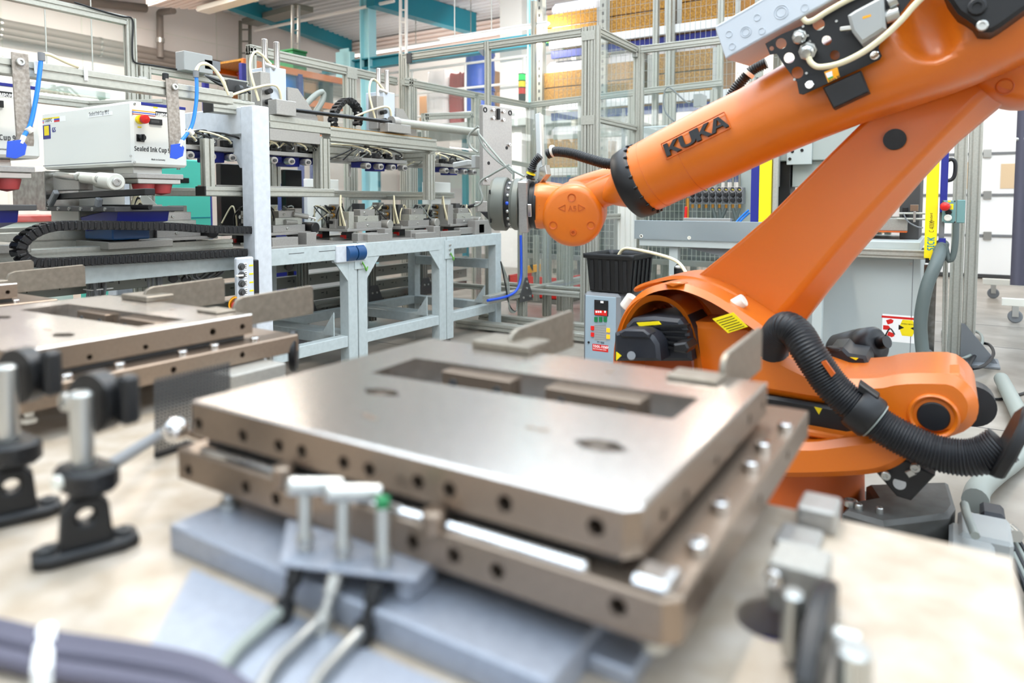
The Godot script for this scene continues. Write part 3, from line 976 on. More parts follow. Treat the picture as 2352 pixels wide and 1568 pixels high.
	obj("cable_plug", G.new().cyl(Z(1076, 475, -2.49), Z(1090, 471, -2.49), 0.008, 10), M.black, g)

func robot_dress(t: Node3D, zf: float, ax: Vector3, pp: Vector3, fa: Node3D) -> void:
	# --- dress pack on the forearm
	var u = func(a: Array) -> Array: return a.map(func(p): return [1600 + 0.3827 * p[0], 0.3827 * p[1]])
	var zb = -2.31
	var hs = []
	for q in [[507, 260, 33], [780, 242, 30], [830, 330, 30], [732, 145, 37], [555, 347, 33], [605, 435, 36], [450, 290, 14]]:
		hs.append(ring2(1600 + 0.3827 * q[0], 0.3827 * q[1], 0.3827 * q[2]))
	var br = obj("bracket_plate", slab(u.call([[412, 262], [510, 205], [640, 150], [700, 100], [760, 80], [900, 10], [1010, -60], [1330, -60], [1240, 60], [1130, 190], [1090, 290], [600, 490], [520, 385], [480, 322], [440, 328]]), zb - 0.004, zb, 0.0, hs), M.black, t)
	obj("bracket_lip", slab(u.call([[600, 485], [1090, 285], [1112, 335], [1098, 358], [640, 568], [615, 562]]), zb, zb + 0.004, 0.001), M.black, br)
	obj("stop_block", slab(u.call([[755, 525], [985, 422], [1036, 550], [820, 652]]), zb - 0.05, zb + 0.002, 0.004), M.black, br)
	obj("load_sticker", slab(u.call([[765, 432], [845, 402], [860, 462], [790, 496]]), zb + 0.004, zb + 0.0046, 0.0), M.amber, br)
	obj("sticker_figure", slab(u.call([[772, 440], [812, 425], [818, 460], [790, 476]]), zb + 0.0046, zb + 0.005, 0.0), M.paper, br)
	obj("sticker_arc", slab(u.call([[786, 468], [818, 455], [822, 464], [792, 480]]), zb + 0.005, zb + 0.0053, 0.0), M.leaf_green, br)
	var so = Z(1600 + 0.3827 * 796, 0.3827 * 494, zb + 0.0046)
	var sd = (Z(1600 + 0.3827 * 858, 0.3827 * 466, zb) - Z(1600 + 0.3827 * 796, 0.3827 * 494, zb)).normalized()
	text("max 90°", so, sd, Vector3(-sd.y, sd.x, 0), 0.0075, M.black, br, "sticker_text", 0.0004)
	for q in [[680, 510], [1070, 335]]:
		obj("bolt", G.new().screw(Z(1600 + 0.3827 * q[0], 0.3827 * q[1], zb + 0.004), Vector3(0, 0, 1), 0.013, 0.012), M.chrome, br)
	for q in [[640, 160], [667, 215], [585, 222], [755, 105], [840, 128], [660, 440], [588, 478], [680, 250]]:
		obj("rivet", G.new().screw(Z(1600 + 0.3827 * q[0], 0.3827 * q[1], zb), Vector3(0, 0, 1), 0.004, 0.004), M.zinc, br)
	# connector housing and glands
	var ch = obj("connector_housing", slab(u.call([[905, 90], [950, 60], [1120, -30], [1130, 110], [1135, 170], [990, 262], [930, 185]]), zb, zb + 0.07, 0.008), M.conn_grey, br)
	obj("housing_label", slab(u.call([[995, 100], [1045, 85], [1048, 98], [998, 115]]), zb + 0.07, zb + 0.0705, 0.0), M.amber, ch)
	for q in [[1135, 105, 1215, 75], [1150, 20, 1200, -5]]:
		obj("cable_gland", G.new().cyl(Z(1600 + 0.3827 * q[0], 0.3827 * q[1], zb + 0.035), Z(1600 + 0.3827 * q[2], 0.3827 * q[3], zb + 0.035), 0.02, 6), M.zinc, ch)
	obj("lever", G.new().box(Z(1945, 66, zb + 0.05), Vector3(0.035, 0.012, 0.02), 0.002), M.zinc, ch)
	for q in [[620, 215, 0.018], [668, 300, 0.022]]:
		var c = Z(1600 + 0.3827 * q[0], 0.3827 * q[1], zb)
		obj("socket_plug", G.new().lathe(c, (Vector3(0.1, -0.35, 1)).normalized(), [Vector2(0, q[2] * 1.2), Vector2(0.02, q[2] * 1.2), Vector2(0.022, q[2]), Vector2(0.055, q[2]), Vector2(0.06, q[2] * 0.7), Vector2(0.075, q[2] * 0.6), Vector2(0.075, 0)], 8), M.zinc, br)
	obj("cable", G.new().tube(u.call([[672, 345], [690, 380], [740, 402], [860, 380], [1000, 312], [1130, 215], [1230, 120], [1300, 40], [1380, -40]]).map(func(p): return Z(p[0], p[1], zb + 0.085)), 0.0085, 10, 60), M.cream_tube, br)
	obj("cable", G.new().tube(u.call([[640, 110], [660, 130], [700, 122], [800, 60], [930, -10], [1100, -80]]).map(func(p): return Z(p[0], p[1], zb + 0.02)), 0.0085, 10, 40), M.cream_tube, br)
	# grey knock-out box carried beside the forearm
	var P1 = Z(1666, 135, -2.3)
	var P0 = Z(1641, 61, -2.3)
	var P2 = Z(1722, 152, -2.46)
	var uu = (P0 - P1)
	var dd = P2 - P1
	var jb = obj("junction_box", G.new().prism([Vector2(0, 0), Vector2(0.62, 0), Vector2(0.62, uu.length()), Vector2(0, uu.length())], P1, ax, uu.normalized(), dd.normalized(), dd.length(), 0.003), M.box_grey, t)
	var fn = ax.cross(uu).normalized()
	if fn.z < 0:
		fn = -fn
	for q in [[0.032, 0.025, 0.011], [0.035, 0.066, 0.011], [0.085, 0.045, 0.018], [0.13, 0.022, 0.011], [0.13, 0.068, 0.011], [0.2, 0.045, 0.022], [0.265, 0.02, 0.012], [0.265, 0.07, 0.012], [0.32, 0.045, 0.02], [0.37, 0.02, 0.012], [0.37, 0.07, 0.012], [0.43, 0.045, 0.022]]:
		var c: Vector3 = P1 + ax * q[0] + uu.normalized() * q[1] + fn * 0.0002
		for s in ([1.0, 0.7] if q[2] > 0.015 else [1.0]):
			obj("knockout", G.new().lathe(c, fn, [Vector2(0, q[2] * s), Vector2(0.0016, q[2] * s - 0.0006), Vector2(0.0016, q[2] * s - 0.0014), Vector2(0, q[2] * s - 0.002)], 20), M.box_grey, jb)
	for q in [[0.008, 0.0], [0.008, 0.1]]:
		obj("raised_edge", G.new().box(P1 + ax * 0.3 + uu.normalized() * (0.006 + q[1]), Vector3(0.58, 0.0016, 0.0016), 0.0, Basis(ax, uu.normalized(), fn)), M.box_grey, jb)
	# dress hose between box and tube
	obj("dress_hose", G.new().tube(zs([[1760, 145], [1730, 160], [1705, 185], [1685, 210], [1660, 260]], -2.6), 0.02, 12, 0, 0.003, 0.008), M.black, t)
	obj("hose_strap", G.new().cyl(Z(1722, 165, -2.59), Z(1716, 172, -2.59), 0.024, 14), M.nylon, t)
	# hose from the tube's ring to the gripper rod
	obj("wrist_hose", G.new().tube(zs([[1425, 372], [1395, 376], [1350, 364], [1310, 352], [1275, 348], [1258, 354]], -2.52), 0.021, 12, 0, 0.003, 0.009), M.black, t)
	obj("hose_strap", G.new().cyl(Z(1272, 346, -2.52), Z(1268, 347, -2.52), 0.025, 16), M.nylon, t)
	# black cover, top right
	var mc = obj("motor_cover", slab([[2160, -40], [2176, -4], [2200, 30], [2236, 55], [2248, 72], [2278, 73], [2300, 60], [2370, 10], [2400, -60]], -2.45, -2.24, 0.01), M.black, t)
	for q in [[2244, 17, 0.022], [2256, 60, 0.014]]:
		obj("bolt", G.new().screw(Z(q[0], q[1], -2.24), Vector3(0, 0, 1), q[2], 0.012), M.zinc if q[1] > 30 else M.black, mc)
	# --- energy hose at the foot
	var zh = -2.22
	var hp = []
	for q in [[1777, 850, -2.42], [1775, 800, -2.36], [1786, 768, -2.3], [1807, 752, -2.26], [1832, 768, -2.24], [1856, 806, zh], [1903, 876, zh], [1944, 918, zh], [1984, 947, zh], [2032, 983, zh], [2104, 1021, zh], [2160, 1042, zh], [2220, 1050, zh], [2266, 1042, zh], [2304, 1020, zh]]:
		hp.append(Z(q[0], q[1], q[2]))
	var eh = obj("energy_hose", G.new().tube(hp, 0.05, 24, 0, 0.0035, 0.0085), M.rubber, t)
	var cA = Z(1984, 947, zh)
	var cd = (Z(2032, 983, zh) - Z(1944, 918, zh)).normalized()
	obj("hose_clamp", G.new().lathe(cA - cd * 0.032, cd, [Vector2(0, 0.05), Vector2(0, 0.06), Vector2(0.008, 0.064), Vector2(0.056, 0.064), Vector2(0.064, 0.06), Vector2(0.064, 0.05)], 32, true), M.black, eh)
	obj("clamp_tab", G.new().prism([Vector2(-0.035, 0), Vector2(0.035, 0), Vector2(0.03, 0.028), Vector2(-0.03, 0.028)], cA + Vector3(0.012, 0.045, -0.03), cd, Vector3(0, 1, 0), Vector3(0, 0, 1), 0.05, 0.004), M.black, eh)
	obj("clamp_rim", G.new().lathe(cA + cd * 0.034, cd, [Vector2(0, 0.05), Vector2(0, 0.056), Vector2(0.004, 0.056), Vector2(0.004, 0.05)], 32), M.hose_pale, eh)
	obj("warning_strip", slab([[1886, 832], [1896, 828], [1918, 858], [1910, 866]], -2.175, -2.163, 0.0), M.orange_dull, eh)
	obj("hose_flange", G.new().prism([Vector2(-0.07, -0.075), Vector2(0.0, -0.085), Vector2(0.07, -0.06), Vector2(0.085, 0.0), Vector2(0.075, 0.09), Vector2(0.01, 0.13), Vector2(-0.06, 0.09)], Z(2298, 1024, zh), Vector3(0, 0, 1), Vector3(0.35, 0.94, 0).normalized(), Vector3(0.94, -0.35, 0).normalized(), 0.03, 0.006, [], 0.3), M.black, t)
	# --- rear motor and plugs
	var a = Z(1918, 806, -2.95)
	var b = Z(2016, 788, -2.85)
	var rm = obj("turntable_motor", G.new().lathe(a, b - a, [Vector2(0, 0), Vector2(0, 0.05), Vector2(0.02, 0.062), Vector2(0.11, 0.066), Vector2(0.125, 0.062), Vector2(0.13, 0.066), Vector2(0.19, 0.062), Vector2(0.2, 0.05), Vector2(0.2, 0)], 32, true), M.rubber, t)
	var ab = (b - a).normalized()
	obj("motor_boss", G.new().cyl(b + ab * 0.01, b + ab * 0.04, 0.024, 14), M.black, rm)
	obj("lift_eye", G.new().tube([b + ab * 0.03 + Vector3(0, 0.02, 0), b + ab * 0.05 + Vector3(0, 0.045, 0), b + ab * 0.07 + Vector3(0, 0.02, 0)], 0.0025, 6), M.black, rm)
	var mb = obj("motor_block", slab([[1896, 812], [1906, 800], [1936, 798], [1950, 812], [1988, 818], [1996, 838], [1990, 880], [1930, 878], [1905, 850]], -2.8, -2.6, 0.01), M.rubber, t)
	obj("block_knob", G.new().cyl(Z(1916, 806, -2.62), Z(1916, 796, -2.62), 0.025, 18, -1, 0.003), M.black, mb)
	obj("block_plug", G.new().cyl(Z(1975, 850, -2.58), Z(2018, 848, -2.58), 0.018, 14), M.black, mb)
	obj("hazard_sign", slab([[1952, 820], [1972, 822], [1966, 827]], -2.6, -2.598, 0.0), M.yellow, mb)
	obj("hazard_sign", slab([[1870, 934], [1888, 938], [1881, 952]], -2.33, -2.328, 0.0), M.yellow, t)
	obj("yellow_cap", G.new().cyl(Z(2143, 862, -2.75), Z(2143, 845, -2.75), 0.013, 14), M.yellow, t)
	# --- bracket under the turntable and connection box
	var pbr = obj("stop_bracket", slab([[2008, 1080], [2080, 1056], [2148, 1092], [2092, 1150], [2060, 1140]], -2.5, -2.26, 0.004), M.black, t)
	obj("bore", G.new().cyl(Z(2066, 1110, -2.27), Z(2066, 1110, -2.257), 0.017, 20), M.plate, pbr)
	obj("slider", slab([[2078, 1084], [2095, 1077], [2105, 1090], [2088, 1098]], -2.27, -2.25, 0.002), M.zinc, pbr)
	for q in [[2035, 1091], [2102, 1073]]:
		obj("bolt", G.new().screw(Z(q[0], q[1], -2.24), Vector3(0, 0, 1), 0.0125, 0.012), M.zinc, t)
	# cast base with connection box running out to the right
	var y1 = 0.22
	var bx = Y(1935, 1172, y1)
	var pts = []
	for q in [[1935, 1172], [1950, 1150], [2010, 1140], [1990, 1110], [2178, 1104], [2195, 1160], [2180, 1182], [2030, 1200]]:
		var p = Y(q[0], q[1], y1)
		pts.append(Vector2(p.x, -p.z))
	var bs = obj("connection_base", G.new().prism(pts, Vector3.ZERO, Vector3.RIGHT, Vector3(0, 0, -1), Vector3(0, 1, 0), y1, 0.012), M.base_grey, t)
	for q in [[1953, 1160, 0.02], [1972, 1170, 0.011], [2020, 1178, 0.01]]:
		obj("bolt", G.new().screw(Y(q[0], q[1], y1), Vector3.UP, q[2], 0.018), M.zinc, bs)
	for q in [[2200, 1168, 2330, 1250, 0.21, "conn_grey"], [2250, 1148, 2310, 1185, 0.17, "motor"], [2180, 1195, 2290, 1290, 0.2, "conn_grey"]]:
		var a2 = Y(q[0], q[1], q[4])
		var b2 = Y(q[2], q[3], q[4])
		obj("connector", G.new().mm(Vector3(a2.x, 0.03, a2.z), Vector3(b2.x, q[4], b2.z), 0.01), M[q[5]], bs)
	obj("connector_latch", G.new().tube([Y(2215, 1158, 0.24), Y(2222, 1185, 0.25), Y(2240, 1230, 0.24)], 0.012, 8), M.hose_pale, bs)
	obj("cable_gland", G.new().cyl(Y(2318, 1215, 0.14), Y(2336, 1232, 0.14), 0.02, 6), M.zinc, bs)
	for k in 5:
		obj("cable", G.new().tube([Y(2325, 1220 + k * 16, 0.12), Y(2350, 1260 + k * 20, 0.08), Y(2380, 1330 + k * 20, 0.05)], 0.008, 8), M.hose_pale if k % 2 else M.black, bs)

# a steel block with drilled front (+z) and right (+x) faces; pockets are outlines in plan (x, z)
func drilled_plate(called: String, parent: Node3D, a: Vector3, b: Vector3, fh: Array, rh: Array, pockets: Array, cham := 0.012) -> MeshInstance3D:
	var s = 0.05
	var e = 0.0022
	var g = G.new()
	var f = G.new()
	var pl = func(x: float, z: float) -> Vector2: return Vector2(x, -z)
	g.prism([pl.call(a.x, a.z), pl.call(b.x - s, a.z), pl.call(b.x - s, b.z - s), pl.call(a.x, b.z - s)], Vector3(0, a.y, 0), Vector3.RIGHT, Vector3(0, 0, -1), Vector3.UP, b.y - a.y, 0.0, pockets.map(func(h): return h.map(func(q): return pl.call(q[0], q[1]))))
	var h = b.y - a.y
	var w = b.x - a.x - cham
	var d = b.z - a.z - cham
	f.holed(Vector3(a.x, a.y + e, b.z), Vector3.RIGHT, Vector3.UP, w, h - 2 * e, fh.map(func(q): return [q[0] - a.x, q[1] - a.y - e, q[2]]), 0.045, Vector3(0, 0, 1))
	f.holed(Vector3(b.x, a.y + e, b.z - cham), Vector3(0, 0, -1), Vector3.UP, d, h - 2 * e, rh.map(func(q): return [b.z - cham - q[0], q[1] - a.y - e, q[2]]), 0.045, Vector3(1, 0, 0))
	var c1 = Vector3(b.x - cham, 0, b.z)
	var c2 = Vector3(b.x, 0, b.z - cham)
	var up = Vector3.UP
	var cn = Vector3(1, 0, 1).normalized()
	f.quad(c1 + up * (a.y + e), c2 + up * (a.y + e), c2 + up * (b.y - e), c1 + up * (b.y - e), cn)
	for q in [[b.y, 1.0], [a.y, -1.0]]:
		var y: float = q[0]
		var yi: float = y - q[1] * e
		var n = Vector3(0, q[1], 0)
		var i1 = Vector3(b.x - cham - e, y, b.z - e)
		var i2 = Vector3(b.x - e, y, b.z - cham - e)
		var o1 = Vector3(b.x - cham, yi, b.z)
		var o2 = Vector3(b.x, yi, b.z - cham)
		g.quad(Vector3(a.x, y, b.z - s), Vector3(b.x - s, y, b.z - s), Vector3(b.x - s, y, b.z - e), Vector3(a.x, y, b.z - e), n)
		g.quad(Vector3(b.x - s, y, a.z), Vector3(b.x - e, y, a.z), Vector3(b.x - e, y, b.z - s), Vector3(b.x - s, y, b.z - s), n)
		g.quad(Vector3(b.x - s, y, b.z - s), i2, i1, Vector3(b.x - s, y, b.z - e), n)
		g.tri(Vector3(b.x - s, y, b.z - s), Vector3(b.x - e, y, b.z - s), i2, n, n, n)
		g.quad(Vector3(a.x, y, b.z - e), i1, o1, Vector3(a.x, yi, b.z), (n + Vector3(0, 0, 1)).normalized())
		g.quad(Vector3(b.x - e, y, a.z), i2, o2, Vector3(b.x, yi, a.z), (n + Vector3(1, 0, 0)).normalized())
		g.quad(i1, i2, o2, o1, (n + cn).normalized())
	g.quad(Vector3(a.x, a.y, b.z - s), Vector3(a.x, a.y, b.z), Vector3(a.x, b.y, b.z), Vector3(a.x, b.y, b.z - s), Vector3(-1, 0, 0))
	g.quad(Vector3(b.x - s, a.y, a.z), Vector3(b.x, a.y, a.z), Vector3(b.x, b.y, a.z), Vector3(b.x - s, b.y, a.z), Vector3(0, 0, -1))
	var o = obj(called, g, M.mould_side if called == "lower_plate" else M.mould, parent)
	obj("drilled_edge", f, M.mould_side, o)  # upper plate: shade of front and right edges put into a darker brown
	return o

func fixture() -> Node3D:
	var t = thing("mould_fixture", "drilled steel fixture plate with a long pocket, nearest on the workbench, behind three threaded rods", "fixture", Vector3(-0.48, 0.79, -0.72), "drilled steel fixtures on the workbench")
	var dia = func(x: float, z: float, rx: float, rz: float) -> Array: return [[x - rx, z], [x - rx * 0.35, z - rz * 0.8], [x + rx * 0.35, z - rz * 0.8], [x + rx, z], [x + rx * 0.35, z + rz * 0.8], [x - rx * 0.35, z + rz * 0.8]]
	var up = drilled_plate("upper_plate", t, Vector3(-0.767, 0.857, -0.955), Vector3(-0.198, 0.9, -0.5), [[-0.755, 0.874, 0.0072], [-0.673, 0.874, 0.0075], [-0.612, 0.874, 0.0072], [-0.576, 0.875, 0.0072], [-0.514, 0.875, 0.0072], [-0.479, 0.875, 0.0072], [-0.417, 0.876, 0.0072], [-0.38, 0.877, 0.0072], [-0.32, 0.878, 0.0078], [-0.233, 0.879, 0.0078]], [[-0.56, 0.874, 0.007], [-0.62, 0.87, 0.005], [-0.72, 0.87, 0.005], [-0.86, 0.876, 0.007], [-0.93, 0.876, 0.006]], [[[-0.688, -0.822], [-0.252, -0.836], [-0.252, -0.738], [-0.68, -0.716]], dia.call(-0.285, -0.62, 0.03, 0.02), dia.call(-0.6, -0.65, 0.03, 0.018)])
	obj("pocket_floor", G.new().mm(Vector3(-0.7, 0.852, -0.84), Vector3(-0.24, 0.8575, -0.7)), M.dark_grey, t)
	# inserts screwed to the pocket's far wall
	for q in [[-0.63, -0.51], [-0.455, -0.32]]:
		var ins = obj("insert", G.new().mm(Vector3(q[0], 0.858, -0.836), Vector3(q[1], 0.89, -0.812), 0.001), M.mould_side, t)
		for f in [0.18, 0.82]:
			obj("screw", G.new().screw(Vector3(lerpf(q[0], q[1], f), 0.873, -0.812), Vector3(0, 0, 1), 0.0075, 0.003), M.dark_grey, ins)
	for q in [[-0.285, -0.62], [-0.6, -0.65]]:
		obj("screw", G.new().screw(Vector3(q[0], 0.87, q[1]), Vector3.UP, 0.013, 0.014), M.chrome, t)
	for q in [[-0.55, -0.57], [-0.535, -0.565], [-0.37, -0.63], [-0.355, -0.63], [-0.4, -0.9], [-0.55, -0.9], [-0.3, -0.91]]:
		obj("dowel_hole", G.new().mm(Vector3(q[0] - 0.006, 0.8999, q[1] - 0.004), Vector3(q[0] + 0.006, 0.9004, q[1] + 0.004)), M.mould_side, t)
	# small blocks and tabs at the rear
	obj("rear_block", G.new().mm(Vector3(-0.66, 0.9, -1.0), Vector3(-0.55, 0.913, -0.93), 0.002), M.tab_steel, t)
	obj("rear_block", G.new().mm(Vector3(-0.32, 0.9, -0.955), Vector3(-0.25, 0.906, -0.905), 0.002), M.tab_steel, t)
	for xx in [-0.6, -0.257]:
		obj("stop_tab", G.new().prism([Vector2(0.95, 0.865), Vector2(1.175, 0.865), Vector2(1.175, 0.928), Vector2(1.168, 0.935), Vector2(0.975, 0.93), Vector2(0.958, 0.924), Vector2(0.95, 0.908)], Vector3(xx - 0.004, 0, 0), Vector3(0, 0, -1), Vector3.UP, Vector3.RIGHT, 0.008, 0.001), M.tab_steel, t)
	# lower plate, spacers and bright strips between the plates
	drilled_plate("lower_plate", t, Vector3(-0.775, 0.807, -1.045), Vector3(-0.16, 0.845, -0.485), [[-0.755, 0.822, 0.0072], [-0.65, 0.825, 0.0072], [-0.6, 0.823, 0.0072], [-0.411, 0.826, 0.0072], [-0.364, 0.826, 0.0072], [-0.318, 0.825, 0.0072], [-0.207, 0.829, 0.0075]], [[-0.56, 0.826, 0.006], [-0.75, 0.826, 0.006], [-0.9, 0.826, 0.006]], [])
	obj("spacer", G.new().mm(Vector3(-0.76, 0.845, -0.95), Vector3(-0.22, 0.857, -0.515)), M.dark_grey, t)
	for q in [[-0.735, -0.6], [-0.578, -0.4], [-0.375, -0.235]]:
		obj("strip", G.new().mm(Vector3(q[0], 0.845, -0.5), Vector3(q[1], 0.853, -0.486), 0.0025), M.chrome, t)
	for xx in [-0.59, -0.388]:
		obj("latch_pin", G.new().cyl(Vector3(xx, 0.838, -0.487), Vector3(xx, 0.862, -0.487), 0.011, 16, -1, 0.003), M.mould_side, t)
	obj("corner_block", G.new().mm(Vector3(-0.2, 0.845, -0.52), Vector3(-0.166, 0.855, -0.488), 0.004), M.chrome, t)
	for q in [[-0.172, -0.57], [-0.178, -0.66], [-0.178, -0.78], [-0.18, -0.85], [-0.172, -0.94]]:
		obj("bolt", G.new().screw(Vector3(q[0], 0.845, q[1]), Vector3.UP, 0.009, 0.01), M.chrome, t)
	obj("ball_catch", G.new().lathe(Vector3(-0.795, 0.852, -0.51), Vector3(-0.3, 0.5, 0.8), [Vector2(-0.02, 0.006), Vector2(0, 0.006), Vector2(0.004, 0.012), Vector2(0.015, 0.016), Vector2(0.026, 0.012), Vector2(0.03, 0.0)], 20, true), M.chrome, t)
	# feet
	for q in [[-0.7, -0.5], [-0.19, -0.52], [-0.7, -1.0], [-0.2, -1.0]]:
		obj("leg", G.new().lathe(Vector3(q[0], 0.784 if q[1] > -0.8 else 0.755, q[1]), Vector3.UP, [Vector2(0, 0), Vector2(0, 0.012), Vector2(0.008, 0.012), Vector2(0.01, 0.0075), Vector2(0.025 if q[1] > -0.8 else 0.054, 0.0075), Vector2(0.025 if q[1] > -0.8 else 0.054, 0)], 16), M.zinc, t)
	return t

func clevis(at: Vector3, label: String, tall: float) -> void:
	var t = thing("clevis_stand", label, "clevis", at, "black clevis stands on the bench")
	obj("foot", G.new().prism([Vector2(-0.05, -0.014), Vector2(-0.035, -0.022), Vector2(0.035, -0.022), Vector2(0.05, -0.014), Vector2(0.05, 0.014), Vector2(0.035, 0.022), Vector2(-0.035, 0.022), Vector2(-0.05, 0.014)], at, Vector3(0.35, 0, -0.94).normalized(), Vector3(0.94, 0, 0.35).normalized(), Vector3.UP, 0.014, 0.003), M.black, t)
	var q = Vector3(0.35, 0, -0.94).normalized()
	var hole = []
	for i in 14:
		hole.append(Vector2(0.0, 0.045) + Vector2.from_angle(TAU * i / 14) * 0.009)
	obj("upright", G.new().prism([Vector2(-0.026, 0.01), Vector2(0.026, 0.01), Vector2(0.022, 0.055), Vector2(0.012, 0.066), Vector2(-0.012, 0.066), Vector2(-0.022, 0.055)], at - Vector3(0.94, 0, 0.35) * 0.013, q, Vector3.UP, Vector3(0.94, 0, 0.35).normalized(), 0.026, 0.003, [hole]), M.black, t)
	for s in [-1.0, 1.0]:
		obj("screw", G.new().screw(at + q * s * 0.036 + Vector3.UP * 0.014, Vector3.UP, 0.009, 0.005), M.dark_grey, t)
	obj("neck", G.new().cyl(at + Vector3(0, 0.06, 0), at + Vector3(0, 0.085, 0), 0.008, 14), M.nylon, t)
	obj("collar", G.new().prism([Vector2(-0.03, -0.016), Vector2(-0.02, -0.024), Vector2(0.022, -0.024), Vector2(0.034, -0.012), Vector2(0.034, 0.012), Vector2(0.022, 0.024), Vector2(-0.02, 0.024), Vector2(-0.03, 0.016)], at + Vector3(0.006, 0.074, 0), Vector3.RIGHT, Vector3(0, 0, -1), Vector3.UP, 0.027, 0.004), M.black, t)
	obj("collar_screw", G.new().screw(at + Vector3(0.0, 0.088, 0.024), Vector3(0.1, 0, 1), 0.008, 0.006), M.nylon, t)
	obj("rod", G.new().cyl(at + Vector3(0, 0.098, 0), at + Vector3(0, tall, 0), 0.0115, 24, -1, 0.003), M.zinc, t)
	obj("clamp", G.new().lathe(at + Vector3(-0.02, tall - 0.02, -0.035), Vector3(0.2, 0, 1), [Vector2(0, 0), Vector2(0, 0.034), Vector2(0.02, 0.034), Vector2(0.02, 0)], 28), M.black, t)
	obj("clamp_arm", G.new().box(at + Vector3(0.02, tall - 0.015, -0.04), Vector3(0.02, 0.055, 0.02), 0.004), M.black, t)
	obj("clamp_screw", G.new().screw(at + Vector3(-0.045, tall - 0.02, -0.012), Vector3(0, 0, 1), 0.011, 0.01), M.zinc, t)

func bench() -> void:
	var t = thing("workbench", "long workbench with a pale worn top, in front of the robot", "workbench", Vector3(-1.4, 0, -0.4))
	var hl = []
	for i in 20:
		hl.append(Vector2(-0.125, 0.66) + Vector2.from_angle(TAU * i / 20) * 0.035)
	obj("top", G.new().prism([Vector2(-2.95, -0.42), Vector2(0.07, -0.42), Vector2(0.07, 0.914), Vector2(-2.95, 0.914)], Vector3(0, 0.715, 0), Vector3.RIGHT, Vector3(0, 0, -1), Vector3.UP, 0.04, 0.002, [hl]), M.bench_top, t)
	obj("apron", G.new().mm(Vector3(-2.85, 0.62, -0.86), Vector3(0.03, 0.715, 0.36), 0.003), M.navy, t)
	for q in [[-2.8, -0.8], [0.0, -0.8], [-2.8, 0.3], [0.0, 0.3]]:
		obj("leg", G.new().mm(Vector3(q[0] - 0.04, 0, q[1] - 0.04), Vector3(q[0] + 0.04, 0.62, q[1] + 0.04), 0.003), M.mid_grey, t)
	for q in [[-0.142, -0.912, -0.1, -0.86, 0.028], [-0.155, -0.85, -0.11, -0.8, 0.01]]:
		obj("stop_block", G.new().mm(Vector3(q[0], 0.755, q[1]), Vector3(q[2], 0.755 + q[4], q[3]), 0.003), M.plate, t)
	# raised base plate under the nearest fixture, sky reflection put into its colour
	var bp = one("base_plate", G.new().mm(Vector3(-0.72, 0.7552, -0.6), Vector3(-0.24, 0.784, -0.438), 0.002), M.bluish, "sky-tinted aluminium plate lying on the bench under the nearest fixture's front edge", "plate")
	obj("rail", G.new().mm(Vector3(-0.24, 0.7552, -0.6), Vector3(-0.2, 0.77, -0.5), 0.002), M.bluish, bp)
	one("tint_sheet", G.new().prism([Vector2(-0.66, 0.425), Vector2(-0.2, 0.425), Vector2(-0.16, 0.2), Vector2(-0.46, 0.2)], Vector3(0, 0.7552, 0), Vector3.RIGHT, Vector3(0, 0, -1), Vector3.UP, 0.0025, 0.0005), M.bluish, "added thin sheet carrying the sky tint of the bench in front of the threaded rods", "sheet")  # added sheet: blue sky tint of the bench top put into its colour
	var f1 = fixture()
	dup(f1, Vector3(-1.06, 0, -0.01), "drilled steel fixture plate left of the nearest one, behind two black clevis stands")
	dup(f1, Vector3(-2.12, 0, -0.01), "drilled steel fixture plate at the bench's left end, mostly outside the photo")
	clevis(Vector3(-0.79, 0.755, -0.385), "black clevis stand with a steel rod, nearest of the two left of the fixture", 0.18)
	clevis(Vector3(-0.95, 0.755, -0.38), "black clevis stand with a steel rod, at the photo's left edge", 0.19)
	# bracket with three threaded rods
	var o = Vector3(-0.47, 0.757, -0.445)
	var b = thing("valve_bracket", "sheet metal bracket with three threaded rods and hose fittings before the fixture", "bracket", o)
	obj("shelf", G.new().prism([Vector2(-0.575, 0.478), Vector2(-0.395, 0.5), Vector2(-0.385, 0.46), Vector2(-0.51, 0.415)], Vector3(0, 0.806, 0), Vector3.RIGHT, Vector3(0, 0, -1), Vector3.UP, 0.004, 0.0008), M.bluish, b)
	obj("foot", G.new().mm(Vector3(-0.41, 0.785, -0.5), Vector3(-0.395, 0.807, -0.46), 0.001), M.bluish, b)
	for i in 3:
		var p = Vector3(-0.51 + i * 0.042, 0.803, -0.445 - i * 0.008)
		var rod = obj("threaded_rod", G.new().tube([p, p + Vector3(0, 0.062, 0)], 0.0062, 14, 0, 0.0007, 0.0024), M.zinc, b)
		obj("nut", G.new().cyl(p + Vector3(0, 0.014, 0), p + Vector3(0, 0.02, 0), 0.0095, 6), M.zinc, rod)
		if i < 2:
			obj("cross_pin", G.new().cyl(p + Vector3(-0.01, 0.07, 0.012), p + Vector3(0.02, 0.062, -0.03), 0.0085, 14, -1, 0.002), M.zinc, rod)
		else:
			obj("sensor_tip", G.new().cyl(p + Vector3(0, 0.062, 0), p + Vector3(0, 0.07, 0), 0.0066, 12), M.green, rod)
		obj("hose_fitting", G.new().lathe(p + Vector3(0.004, -0.002, 0.012), Vector3(0.0, -1, 0.5), [Vector2(0, 0), Vector2(0, 0.008), Vector2(0.016, 0.008), Vector2(0.018, 0.0055), Vector2(0.03, 0.0055), Vector2(0.032, 0.0095), Vector2(0.05, 0.0095), Vector2(0.052, 0)], 12), M.black if i != 1 else M.zinc, b)
		obj("hose", G.new().tube([p + Vector3(0.004, -0.035, 0.03), p + Vector3(0.008, -0.038, 0.06), p + Vector3(0.02, -0.038, 0.1), p + Vector3(0.06, -0.038, 0.16)], 0.006, 8), M.zinc if i else M.hose_pale, b)
